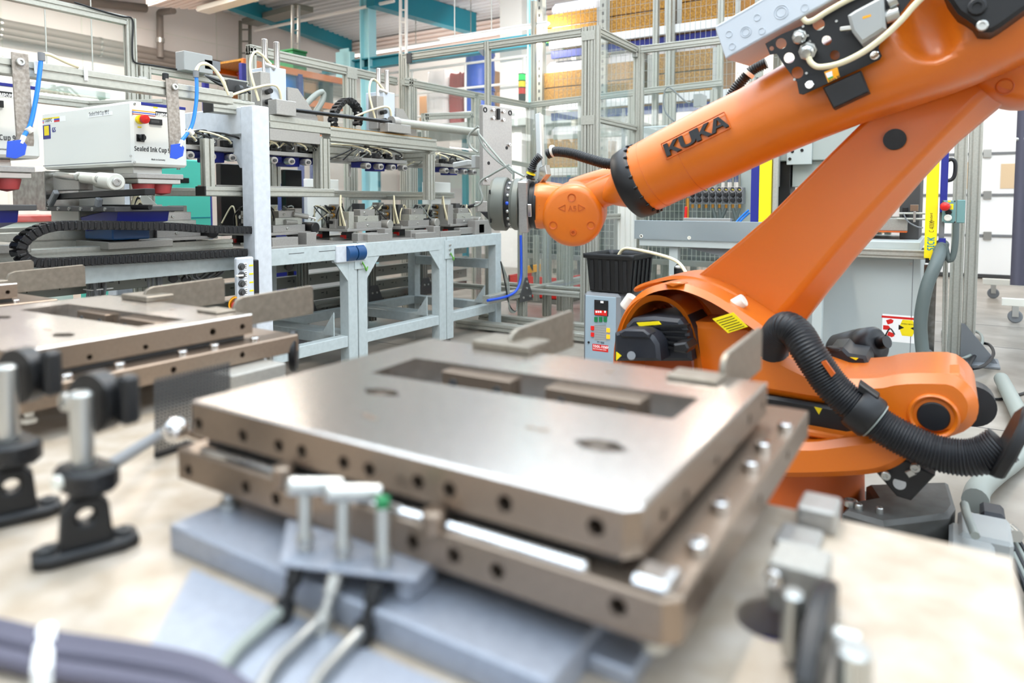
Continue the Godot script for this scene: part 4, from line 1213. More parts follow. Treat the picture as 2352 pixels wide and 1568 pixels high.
	# dark cable loom
	var cl = thing("cable_loom", "loom of dark violet-grey cables with a white tie across the bench corner", "cable", Vector3(-0.62, 0.757, -0.24))
	for k in 4:
		var d = Vector3(0.012 * (k - 1.5), 0.007 + (0.008 if k == 1 else 0.0), 0.012 * (k - 1.5))
		obj("cable", G.new().tube([[-120, 1418], [0, 1442], [110, 1468], [300, 1496], [430, 1522], [520, 1560], [620, 1640]].map(func(q): return Y(q[0] + k * 6, q[1] + k * 24, 0.765 + (0.006 if k == 1 else 0.0))), 0.0078, 10, 40), M.fabric_grey, cl)
	obj("cable_tie", G.new().bar(Y(108, 1455, 0.768), Y(96, 1562, 0.768), 0.014, 0.022, Vector3.UP, 0.003), M.paper, cl)
	# perforated guard
	var zz0 = -0.59
	var pg = thing("perforated_guard", "dark perforated sheet metal guard standing between two fixtures", "guard", Vector3(-1.0, 0.755, -0.655))
	obj("frame", G.new().bar(Vector3(-1.0, 0.757, zz0), Vector3(-1.0, 0.876, zz0), 0.008, 0.008).bar(Vector3(-1.0, 0.757, zz0 - 0.13), Vector3(-1.0, 0.876, zz0 - 0.13), 0.008, 0.008).bar(Vector3(-1.0, 0.759, zz0), Vector3(-1.0, 0.759, zz0 - 0.13), 0.008, 0.006), M.black, pg)
	var mesh_g = G.new()
	for i in 22:
		mesh_g.bar(Vector3(-1.0, 0.757, zz0 - 0.13 * i / 22.0), Vector3(-1.0, 0.876, zz0 - 0.13 * (i + 0.9) / 22.0), 0.001, 0.0034, Vector3(0, 0, 1))
		mesh_g.bar(Vector3(-1.0, 0.76 + 0.115 * i / 22.0, zz0), Vector3(-1.0, 0.76 + 0.115 * i / 22.0, zz0 - 0.13), 0.0012, 0.0022)
	var ms = obj("mesh_sheet", mesh_g, M.dark_grey, pg)
	ms.set_meta("kind", "stuff")
	# link rod between clamp and guard, knob wheel
	one("link_rod", G.new().cyl(Vector3(-0.86, 0.815, -0.44), Vector3(-1.01, 0.79, -0.62), 0.008, 12), M.mid_grey, "dark grey link rod running from the black clamp to the perforated guard", "rod")
	one("hand_wheel", G.new().lathe(Vector3(-1.255, 0.803, -1.06), Vector3(0.7, 0, -0.7), [Vector2(0, 0), Vector2(0, 0.042), Vector2(0.004, 0.047), Vector2(0.014, 0.047), Vector2(0.018, 0.04), Vector2(0.018, 0)], 32), M.black, "black hand wheel on the rear corner of the left fixture", "wheel")
	one("support_block", G.new().mm(Vector3(-1.3, 0.755, -0.97), Vector3(-1.16, 0.805, -0.84), 0.002), M.plate_dull, "plain steel support block under the left fixture's rear corner", "block")
	# clamp at the right
	var c = thing("toggle_clamp", "black toggle clamp with bright steel pins, right of the nearest fixture", "clamp", Vector3(-0.09, 0.755, -0.62))
	obj("base_block", G.new().mm(Vector3(-0.135, 0.755, -0.72), Vector3(-0.085, 0.803, -0.67), 0.002), M.plate_dull, c)
	obj("body", G.new().prism([Vector2(0.66, 0.755), Vector2(0.54, 0.755), Vector2(0.53, 0.79), Vector2(0.56, 0.815), Vector2(0.62, 0.82), Vector2(0.66, 0.805)], Vector3(-0.088, 0, 0), Vector3(0, 0, -1), Vector3.UP, Vector3.RIGHT, 0.016, 0.003), M.black, c)
	obj("pin", G.new().cyl(Vector3(-0.1, 0.76, -0.6), Vector3(-0.1, 0.818, -0.6), 0.009, 16, -1, 0.003), M.zinc, c)
	obj("pin", G.new().cyl(Vector3(-0.05, 0.757, -0.56), Vector3(-0.05, 0.81, -0.56), 0.013, 20, -1, 0.003), M.zinc, c)
	obj("lock_nut", G.new().cyl(Vector3(-0.068, 0.79, -0.6), Vector3(-0.05, 0.79, -0.6), 0.009, 8), M.zinc, c)
	obj("roller", G.new().cyl(Vector3(-0.09, 0.765, -0.525), Vector3(-0.07, 0.765, -0.525), 0.014, 20), M.nylon, c)
	obj("bolt", G.new().screw(Vector3(-0.128, 0.79, -0.668), Vector3(0, 0, 1), 0.009, 0.008), M.chrome, c)

func chain(pts: Array, pitch: float, w: float, h: float, side: Vector3, parent: Node3D) -> void:
	var c = Curve3D.new()
	for i in pts.size():
		var t: Vector3 = (pts[mini(i + 1, pts.size() - 1)] - pts[maxi(i - 1, 0)]) / 6.0
		c.add_point(pts[i], -t, t)
	c.bake_interval = 0.004
	var ln = c.get_baked_length()
	var k = int(ln / pitch)
	for i in k:
		var p = c.sample_baked(ln * (i + 0.5) / k, true)
		var z = (c.sample_baked(minf(ln, ln * (i + 1.0) / k), true) - c.sample_baked(ln * i / k, true)).normalized()
		var x = (side - z * side.dot(z)).normalized()
		var y = z.cross(x)
		var b = Basis(x, y, z)
		var g = G.new()
		for s in [-1.0, 1.0]:
			g.box(p + x * s * (w * 0.5 - 0.006), Vector3(0.008, h, pitch * 1.08), 0.003, b)
			g.box(p + x * s * (w * 0.5 - 0.002) + z * pitch * 0.3, Vector3(0.008, h * 0.7, pitch * 0.42), 0.003, b)
		g.box(p + y * (h * 0.5 - 0.003), Vector3(w, 0.005, pitch * 0.5), 0.0, b)
		g.box(p - y * (h * 0.5 - 0.003), Vector3(w, 0.005, pitch * 0.5), 0.0, b)
		obj("link", g, M.black, parent)

func table_frame(called: String, label: String, z0: float, z1: float, skip_front := false) -> Node3D:
	var t = thing(called, label, "machine table", Vector3(-3.9, 0, (z0 + z1) * 0.5))
	var xa = -4.42
	var xb = -3.4
	var w = 0.085
	obj("top_rail", G.new().mm(Vector3(xb - 0.1, 0.755, z1), Vector3(xb, 0.855, z0), 0.003), M.table_grey, t)
	obj("top_rail", G.new().mm(Vector3(xa, 0.755, z1), Vector3(xa + 0.1, 0.855, z0), 0.003), M.table_grey, t)
	for zz in [z0, z1 + w]:
		obj("cross_rail", G.new().mm(Vector3(xa + 0.1, 0.76, zz - w), Vector3(xb - 0.1, 0.85, zz), 0.003), M.table_grey, t)
		obj("foot_rail", G.new().mm(Vector3(xa + w, 0.16, zz - w), Vector3(xb - w, 0.235, zz), 0.003), M.table_grey, t)
		for x in [xa, xb - w]:
			var lg = obj("leg", G.new().mm(Vector3(x, 0.03, zz - w), Vector3(x + w, 0.76, zz), 0.004), M.table_grey, t)
			obj("levelling_foot", G.new().cyl(Vector3(x + w * 0.5, 0, zz - w * 0.5), Vector3(x + w * 0.5, 0.035, zz - w * 0.5), 0.03, 14), M.dark_grey, lg)
	for x in [xa + 0.01, xb - w]:
		obj("long_rail", G.new().mm(Vector3(x, 0.16, z1 + w), Vector3(x + w - 0.01, 0.235, z0 - w), 0.003), M.table_grey, t)
	for e in [[z0 - w, -1.0], [z1 + w, 1.0]]:
		if z0 - z1 > 0.9:
			obj("gusset", G.new().prism([Vector2(0, 0), Vector2(0.13 * e[1], 0), Vector2(0, -0.15)], Vector3(xb - 0.012, 0.757, e[0]), Vector3(0, 0, 1), Vector3.UP, Vector3.RIGHT, 0.008), M.table_grey, t)
		obj("gusset", G.new().prism([Vector2(0, 0), Vector2(-0.12, 0), Vector2(0, 0.16)], Vector3(xb - w, 0.235, e[0] - (0.05 if e[1] < 0 else -0.05)), Vector3.RIGHT, Vector3.UP, Vector3(0, 0, 1), 0.008), M.table_grey, t)
	return t

func machine_frames() -> void:
	var t1 = table_frame("machine_table", "long light grey machine table under the pad printers, cable chain along it", -0.55, -3.46)
	obj("table_top", G.new().mm(Vector3(-4.4, 0.855, -3.44), Vector3(-3.42, 0.868, -0.57), 0.001), M.plate, t1)
	obj("slot_mark", G.new().mm(Vector3(-3.4, 0.818, -3.0), Vector3(-3.3995, 0.822, -2.88)).mm(Vector3(-3.4, 0.818, -3.26), Vector3(-3.3995, 0.822, -3.12)), M.dark_grey, t1)
	var t2 = table_frame("machine_table", "middle light grey machine table, right of the blue cable glands", -3.47, -4.45)
	obj("table_top", G.new().mm(Vector3(-4.4, 0.855, -4.44), Vector3(-3.42, 0.866, -3.48), 0.001), M.plate, t2)
	var t3 = table_frame("machine_table", "short open light grey machine table at the row's far end", -4.46, -5.26)
	obj("end_rail", G.new().mm(Vector3(-4.33, 0.54, -5.25), Vector3(-3.49, 0.62, -5.18), 0.003), M.table_grey, t3)
	obj("table_top", G.new().mm(Vector3(-4.4, 0.855, -5.1), Vector3(-3.5, 0.866, -4.6), 0.001), M.plate, t3)
	# joint plates with bolts and earth wires
	for q in [[-3.46, 0.84, t1], [-4.455, 0.83, t2]]:
		var jp = obj("joint_plate", G.new().mm(Vector3(-3.4, 0.68, q[0] - 0.09), Vector3(-3.392, q[1], q[0] + 0.03), 0.001), M.table_grey, q[2])
		for k in [0.79, 0.755, 0.72]:
			obj("bolt", G.new().screw(Vector3(-3.392, k, q[0] - 0.03), Vector3.RIGHT, 0.011, 0.01), M.zinc, jp)
		obj("earth_wire", G.new().tube([Vector3(-3.385, 0.73, q[0] - 0.03), Vector3(-3.372, 0.69, q[0] - 0.045), Vector3(-3.385, 0.665, q[0] - 0.07), Vector3(-3.392, 0.69, q[0] - 0.09)], 0.005, 8), M.leaf_green, jp)
	# blue cable glands at the joint
	var du = thing("cable_entry", "two dark blue curved cable entry covers on the table joint", "cable entry", Vector3(-3.38, 0.75, -3.35))
	obj("block", G.new().mm(Vector3(-3.44, 0.735, -3.53), Vector3(-3.385, 0.85, -3.26), 0.006), M.white, du)
	for i in 2:
		obj("cover", G.new().lathe(Vector3(-3.405, 0.792, -3.345 - i * 0.085), Vector3(0, 0, -1), [Vector2(0, 0), Vector2(0, 0.055), Vector2(0.074, 0.055), Vector2(0.074, 0)], 28), M.duct_blue, du)
	# gantry portal
	var p = thing("gantry_portal", "tall white square-tube portal standing at the front of the machine line", "portal", Vector3(-3.34, 0, -2.6))
	obj("post", G.new().mm(Vector3(-3.392, 0.03, -2.665), Vector3(-3.285, 1.672, -2.552), 0.006), M.white, p)
	obj("foot", G.new().mm(Vector3(-3.392, 0, -2.69), Vector3(-3.25, 0.03, -2.53), 0.003), M.white, p)
	obj("beam", G.new().mm(Vector3(-4.72, 1.515, -2.66), Vector3(-3.392, 1.67, -2.557), 0.006), M.white, p)
	obj("post", G.new().mm(Vector3(-4.83, 0.03, -2.665), Vector3(-4.72, 1.672, -2.552), 0.006), M.white, p)
	obj("gusset", G.new().prism([Vector2(0, 0), Vector2(0, -0.2), Vector2(-0.05, -0.2), Vector2(-0.16, -0.04), Vector2(-0.16, 0)], Vector3(-3.392, 1.53, -2.63), Vector3.RIGHT, Vector3.UP, Vector3(0, 0, 1), 0.05), M.white, p)
	# control pendant on the post
	var xp = -3.25
	var z0 = X(546, 640, xp).z
	var z1 = X(585, 640, xp).z
	var z2 = X(597, 640, xp).z
	var yt = X(570, 590, xp).y
	var yb = X(570, 692, xp).y
	var cp = thing("push_button_panel", "narrow white push button panel fixed to the portal post above the yellow stop button", "control panel", Vector3(-3.4, yb, z1))
	obj("housing", G.new().mm(Vector3(-3.284, yb, z0), Vector3(xp, yt, z1), 0.008), M.white, cp)
	obj("side_cover", G.new().mm(Vector3(-3.284, yb + 0.01, z1), Vector3(xp - 0.004, yt - 0.02, z2), 0.004), M.black, cp)
	for i in 5:
		var y = lerpf(yt, yb, 0.2 + i * 0.19)
		var zb = X(554, 640, xp).z
		var bt = obj("button", G.new().lathe(Vector3(xp, y, zb), Vector3.RIGHT, [Vector2(0, 0.019), Vector2(0.008, 0.019), Vector2(0.01, 0.014), Vector2(0.02, 0.013), Vector2(0.02, 0)], 20), M.dark_grey, cp)
		if i == 1:
			obj("lever", G.new().mm(Vector3(xp + 0.012, y - 0.005, zb + 0.045), Vector3(xp + 0.024, y + 0.005, zb), 0.002), M.nylon, bt)
		obj("name_tag", G.new().mm(Vector3(xp, y - 0.018, X(561, 640, xp).z), Vector3(xp + 0.0015, y + 0.018, X(568, 640, xp).z)), M.paper, cp)
		for k in 3:
			obj("print_line", G.new().mm(Vector3(xp + 0.0015, y - 0.012 + k * 0.01, X(562, 640, xp).z), Vector3(xp + 0.002, y - 0.008 + k * 0.01, X(567, 640, xp).z)), M.black, cp)
		obj("tag", G.new().mm(Vector3(xp, y - 0.003, X(573, 640, xp).z), Vector3(xp + 0.0012, y + 0.005, X(582, 640, xp).z)), M.yellow, cp)
	var es = thing("emergency_stop", "red emergency stop button in a yellow shroud under the button panel", "emergency stop", X(540, 700, -3.25))
	obj("shroud", G.new().lathe(X(545, 697, -3.3), Vector3(0.8, 0, 0.6), [Vector2(0, 0), Vector2(0, 0.045), Vector2(0.05, 0.045), Vector2(0.05, 0.038), Vector2(0.01, 0.036), Vector2(0.01, 0)], 26), M.amber, es)
	obj("button", G.new().lathe(X(541, 700, -3.28), Vector3(0.8, 0, 0.6), [Vector2(0, 0.01), Vector2(0.02, 0.022), Vector2(0.034, 0.02), Vector2(0.038, 0)], 22, true), M.red, es)
	# rails lying on the first table
	for q in [[-3.62, 0.895, 0.05], [-3.85, 0.925, 0.09], [-4.15, 0.94, 0.09]]:
		one("linear_rail", G.new().prof(Vector3(q[0], q[1] - 0.027 + q[2] * 0.5, -0.6), Vector3(q[0], q[1] - 0.027 + q[2] * 0.5, -2.62), 0.09, q[2], 2, 1), M.alu, {"-3.62": "low grooved aluminium rail nearest the table's front edge", "-3.85": "grooved aluminium rail in the middle of the first machine table", "-4.15": "grooved aluminium rail at the back of the first machine table"}[str(q[0])], "rail", "grooved rails on the first table")
	var gc = thing("rail_carriage", "clear acrylic carriage block on the table rail, beside the cable chain", "carriage", X(215, 575, -3.6))
	obj("block", G.new().mm(X(160, 580, -3.6), X(220, 562, -3.66), 0.003), M.glass, gc)
	obj("plate", G.new().mm(X(190, 584, -3.62), X(255, 560, -3.7), 0.003), M.plate, gc)
	# cable chain loop
	var cc = thing("cable_chain", "long black cable drag chain looping along the first machine table", "cable chain", X(300, 600, -3.45))
	chain([[585, 528], [480, 526], [400, 521], [300, 518], [200, 517], [130, 519], [88, 528], [56, 548], [42, 570], [50, 590], [76, 602], [120, 603], [200, 599], [300, 594], [430, 587], [560, 579]].map(func(q): return X(q[0], q[1], -3.35)), 0.028, 0.075, 0.042, Vector3.RIGHT, cc)
	# wall of slotted tray rails under the tables
	var sp = thing("slotted_side_panel", "row of horizontal slotted sheet metal rails under the machine tables", "side panel", Vector3(-4.62, 0, -3.6))
	for i in 4:
		var y = 0.66 - i * 0.135
		obj("slat", G.new().mm(Vector3(-4.63, y - 0.1, -6.4), Vector3(-4.6, y, -0.8), 0.003), M.alu_dark, sp)
		obj("slat_lip", G.new().mm(Vector3(-4.6, y - 0.004, -6.4), Vector3(-4.575, y, -0.8), 0.001), M.alu, sp)
		var sl = G.new()
		for k in 30:
			var z = -1.0 - k * 0.18
			sl.mm(Vector3(-4.6, y - 0.045, z), Vector3(-4.5985, y - 0.038, z - 0.03)).mm(Vector3(-4.6, y - 0.06, z - 0.06), Vector3(-4.5985, y - 0.035, z - 0.067))
		var so = obj("slots", sl, M.black, sp)
		so.set_meta("kind", "stuff")
	# profile legs with steel gusset plates behind the tables
	var lf = thing("profile_understructure", "aluminium profile legs and floor rails with dark gusset plates behind the tables", "frame", Vector3(-4.5, 0, -4.0))
	obj("floor_rail", G.new().prof(Vector3(-4.5, 0.27, -1.0), Vector3(-4.5, 0.27, -5.6), 0.06, 0.06, 1, 1), M.alu_dark, lf)
	for z in [-1.7, -2.3, -3.95, -4.75, -5.5]:
		obj("post", G.new().prof(Vector3(-4.5, 0.04, z), Vector3(-4.5, 0.75, z), 0.07, 0.07, 2, 2, Vector3(0, 0, 1)), M.alu_dark, lf)
		obj("gusset", G.new().prism([Vector2(-0.13, 0), Vector2(0.13, 0), Vector2(0.045, 0.17), Vector2(-0.045, 0.17)], Vector3(-4.465, 0.2, z), Vector3(0, 0, 1), Vector3.UP, Vector3.RIGHT, 0.008, 0.002), M.dark_grey, lf)
		for k in [-0.03, 0.03]:
			obj("bolt", G.new().screw(Vector3(-4.457, 0.3, z + k), Vector3.RIGHT, 0.009, 0.008), M.zinc, lf)
	# cable bundles hanging below the first table
	var r = RandomNumberGenerator.new()
	r.seed = 4
	var bl = {0: "grey cable bundle with ties hanging below the first table, leftmost", 1: "loose grey cable loop below the first table, before a black gland", 2: "coiled grey cable bundle below the table, nearest the portal post"}
	for j in 3:
		var q = [[225, 640], [350, 640], [460, 632]][j]
		var o = X(q[0], q[1], -3.62)
		var cb = thing("cable_bundle", bl[j], "cables", o - Vector3(0, 0.2, 0), "cables hanging below the first table")
		for k in 7:
			var a = o + Vector3(r.randf_range(-0.03, 0.03), 0.06, r.randf_range(-0.05, 0.05))
			if j == 2:
				obj("cable", G.new().tube([a, a + Vector3(0.02, 0.0, 0.08), a + Vector3(0.02, -0.06, 0.1), a + Vector3(0.0, -0.09, 0.0), a + Vector3(0, -0.03, -0.1), a + Vector3(-0.02, 0.02, -0.04)], 0.006, 6), M.mid_grey, cb)
			else:
				obj("cable", G.new().tube([a, a + Vector3(0.02, -0.1, 0.01), a + Vector3(0.0, -0.22, r.randf_range(-0.03, 0.03)), a + Vector3(0, -0.36, r.randf_range(-0.06, 0.06))], 0.007, 6), M.mid_grey, cb)
		if j == 0:
			for k in [-0.05, -0.12, -0.2]:
				obj("tie", G.new().box(o + Vector3(0, k, 0), Vector3(0.08, 0.006, 0.11), 0.002), M.paper, cb)
	for i in 3:
		var o = X([395, 425, 660][i], [638, 642, 612][i], -3.6)
		one("cable_gland", G.new().cyl(o, o + Vector3(0.03, 0, 0.01), 0.024, 16, -1, 0.003), M.black, ["round black cable gland under the first table, left of its pair", "round black cable gland under the first table, right of its pair", "round black cable gland under the table, right of the portal post"][i], "gland", "black glands under the table")
	gantry()
	stations()

func gantry() -> void:
	var x = -3.45
	var t = thing("transfer_gantry", "upper aluminium profile gantry with hanging frame, running back from the white portal", "gantry", Vector3(x, 1.2, -3.8))
	obj("front_rail", G.new().prof(Vector3(x, 1.61, -2.77), Vector3(x, 1.61, -3.245), 0.08, 0.075, 2, 1), M.alu, t)
	obj("front_rail", G.new().prof(Vector3(x, 1.575, -3.245), Vector3(x, 1.575, -4.35), 0.08, 0.09, 2, 2), M.alu, t)
	obj("side_plate", G.new().mm(Vector3(x - 0.03, 1.5, -2.77), Vector3(x + 0.035, 1.572, -3.16), 0.002), M.plate, t)
	obj("rail_cover", G.new().mm(Vector3(x - 0.03, 1.62, -3.26), Vector3(x + 0.03, 1.626, -4.3), 0.001), M.brass, t)
	obj("rear_rail", G.new().prof(Vector3(-4.35, 1.6, -2.6), Vector3(-4.35, 1.6, -5.2), 0.08, 0.12, 2, 2), M.alu, t)
	obj("long_rail", G.new().prof(Vector3(-3.75, 1.5, -3.3), Vector3(-3.75, 1.5, -5.2), 0.08, 0.1, 2, 2), M.alu, t)
	for z in [-3.2, -4.35]:
		obj("cross_rail", G.new().prof(Vector3(-4.35, 1.5, z), Vector3(x, 1.5, z), 0.08, 0.08, 2, 2), M.alu, t)
	# hanging frame
	obj("hanger", G.new().prof(Vector3(x, 1.54, -3.2), Vector3(x, 1.22, -3.2), 0.075, 0.08, 2, 2, Vector3(0, 0, 1)), M.alu, t)
	obj("hanger", G.new().prof(Vector3(x, 1.48, -2.38), Vector3(x, 1.2, -2.38), 0.045, 0.06, 1, 1, Vector3(0, 0, 1)), M.alu, t)
	obj("hanger", G.new().prof(Vector3(-3.9, 1.48, -3.2), Vector3(-3.9, 1.2, -3.2), 0.045, 0.06, 1, 1, Vector3(0, 0, 1)), M.alu, t)
	obj("hanger", G.new().prof(Vector3(x, 1.5, -4.3), Vector3(x, 1.15, -4.3), 0.06, 0.08, 1, 2, Vector3(0, 0, 1)), M.alu, t)
	obj("lower_rail", G.new().prof(Vector3(x, 1.195, -2.34), Vector3(x, 1.195, -3.27), 0.08, 0.05, 2, 1), M.alu, t)
	obj("end_cap", G.new().mm(Vector3(x - 0.041, 1.17, -2.33), Vector3(x + 0.041, 1.221, -2.34), 0.001), M.black, t)
	obj("tray", G.new().mm(Vector3(x - 0.2, 1.222, -2.45), Vector3(x - 0.03, 1.232, -3.2), 0.001), M.plate, t)
	obj("lower_rail", G.new().prof(Vector3(-3.9, 1.195, -2.34), Vector3(-3.9, 1.195, -5.2), 0.05, 0.05, 1, 1), M.alu, t)
	obj("cross_rail", G.new().prof(Vector3(x, 1.17, -4.3), Vector3(-4.3, 1.17, -4.3), 0.04, 0.04, 1, 1), M.alu, t)
	# front left bridge beside the portal
	obj("bridge", G.new().prof(X(478, 240, -3.47), X(575, 252, -3.47), 0.08, 0.08, 2, 2), M.alu, t)
	obj("end_cap", G.new().box(X(478, 240, -3.47), Vector3(0.085, 0.085, 0.008), 0.001), M.black, t)
	obj("upper_bar", G.new().prof(X(972, 268, -4.1), X(1084, 264, -4.1), 0.05, 0.06, 1, 1), M.alu, t)
	obj("upper_post", G.new().prof(X(1080, 330, -4.1), X(1080, 262, -4.1), 0.05, 0.05, 1, 1, Vector3(0, 0, 1)), M.alu, t)
	obj("upper_post", G.new().prof(X(976, 315, -4.1), X(976, 262, -4.1), 0.05, 0.05, 1, 1, Vector3(0, 0, 1)), M.alu, t)
	# slide rod, cylinder
	var gr = thing("gas_spring", "long dark piston rod and bright cylinder lying along the gantry top", "cylinder", X(800, 262, -3.42))
	obj("rod", G.new().cyl(X(652, 250, -3.42), X(905, 281, -3.42), 0.013, 12), M.black_gloss, gr)
	obj("barrel", G.new().cyl(X(905, 281, -3.42), X(1098, 304, -3.42), 0.033, 20, -1, 0.003), M.alu, gr)
	obj("collar", G.new().cyl(X(898, 280, -3.42), X(912, 282, -3.42), 0.042, 20), M.plate, gr)
	obj("mount", G.new().mm(X(636, 262, -3.38), X(660, 236, -3.46), 0.003), M.plate, gr)
	obj("mount", G.new().mm(X(892, 302, -3.38), X(925, 290, -3.46), 0.003), M.plate, gr)
	# two lift carriages
	var c = thing("lift_carriage", "grey lift unit with two bright guide rods, just behind the white portal", "lift unit", X(610, 262, -3.62))
	var o = X(610, 262, -3.62)
	carriage(c, o)
	dup(c, X(868, 300, -3.62) - o, "grey lift unit with two bright guide rods, beyond the black chain loop")
	# chain arcs
	for q in [[[772, 300], [764, 285], [768, 258], [782, 238], [798, 230], [815, 242], [824, 265], [820, 288]], [[645, 245], [650, 225], [655, 210], [668, 210], [681, 228], [682, 250], [678, 262]], [[893, 292], [896, 272], [905, 262], [916, 270], [921, 290]]]:
		var cc = thing("chain_loop", {772: "black cable chain standing up as a full arch between two lift units", 645: "short black cable chain bending behind the first lift unit", 893: "short black cable chain beside the second lift unit"}[q[0][0]], "cable chain", X(q[0][0], q[0][1], -3.7), "cable chain arches on the gantry")
		chain(q.map(func(s): return X(s[0], s[1], -3.7)), 0.034, 0.07, 0.034, Vector3.RIGHT, cc)
	var vt = one("vacuum_hose", G.new().tube(zx([[690, 275], [700, 245], [725, 218], [742, 212], [740, 232], [722, 262]], -4.1), 0.022, 12), M.hose_pale, "translucent grey suction hose looping above the gantry", "hose")
	# valve terminal with cream tubes behind the portal
	var vp = thing("valve_terminal", "grey terminal box with cream tubes above the gantry's left end", "terminal box", X(460, 150, -4.75))
	obj("box", G.new().mm(X(424, 160, -4.75), X(468, 132, -4.86), 0.004), M.conn_grey, vp)
	obj("side_box", G.new().mm(X(470, 158, -4.75), X(497, 144, -4.8), 0.003), M.mid_grey, vp)
	for k in 5:
		obj("tube", G.new().tube([[448, 176 - k], [452, 155 - k * 2], [470, 145], [495, 160 + k * 3], [515, 190], [524, 215]].map(func(s): return X(s[0] + k * 1.5, s[1], -3.9 - k * 0.03)), 0.007, 8), M.cream_tube if k < 3 else M.black, vp)
	for k in 4:
		obj("tube", G.new().tube([[470, 172], [510, 185 + k * 4], [540, 192], [575, 200 + k * 5]].map(func(s): return X(s[0], s[1], -3.95 - k * 0.03)), 0.006, 8), M.black if k % 2 else M.mid_grey, vp)
	one("sensor_block", G.new().mm(X(525, 208, -3.9), X(556, 190, -3.95), 0.004).cyl(X(545, 205, -3.88), X(553, 207, -3.88), 0.03, 14), M.dark_grey, "dark valve block with a round fitting left of the first lift unit", "valve")

func zx(a: Array, x: float) -> Array:
	return a.map(func(p): return X(p[0], p[1], x))

func carriage(c: Node3D, o: Vector3) -> void:
	obj("body", G.new().mm(o + Vector3(-0.09, 0, -0.09), o + Vector3(0.09, 0.28, 0.03), 0.004), M.box_grey, c)
	obj("front_block", G.new().mm(o + Vector3(0.0, 0.0, 0.03), o + Vector3(0.09, 0.24, 0.1), 0.004), M.plate, c)
	obj("gusset", G.new().prism([Vector2(0, 0), Vector2(0.24, 0), Vector2(0.24, 0.03), Vector2(0.08, 0.2), Vector2(0, 0.2)], o + Vector3(0.09, -0.03, -0.09), Vector3(0, 0, -1), Vector3.UP, Vector3.RIGHT, 0.012), M.plate, c)
	for s in [0.02, -0.07]:
		obj("guide_rod", G.new().cyl(o + Vector3(0.03, 0.2, s), o + Vector3(0.03, 0.45, s), 0.018, 16, -1, 0.003), M.chrome, c)
	for k in 2:
		obj("damper", G.new().cyl(o + Vector3(0.09, 0.06 + k * 0.06, 0.06), o + Vector3(0.15, 0.06 + k * 0.06, 0.08), 0.016, 12), M.black, c)
	obj("fitting", G.new().cyl(o + Vector3(0.06, 0.29, 0.04), o + Vector3(0.1, 0.27, 0.0), 0.014, 10), M.zinc, c)
	obj("tube", G.new().tube([o + Vector3(0.06, 0.3, 0.0), o + Vector3(0.05, 0.36, 0.1), o + Vector3(0.07, 0.25, 0.16), o + Vector3(0.09, 0.06, 0.12)], 0.0075, 8), M.cream_tube, c)
	obj("tube", G.new().tube([o + Vector3(0.08, 0.03, -0.06), o + Vector3(0.11, 0.16, 0.0), o + Vector3(0.1, 0.13, 0.16), o + Vector3(0.05, 0.05, 0.34)], 0.0075, 8), M.cream_tube, c)
	obj("foot_block", G.new().mm(o + Vector3(0.05, -0.04, -0.06), o + Vector3(0.13, 0.04, 0.06), 0.003), M.plate, c)

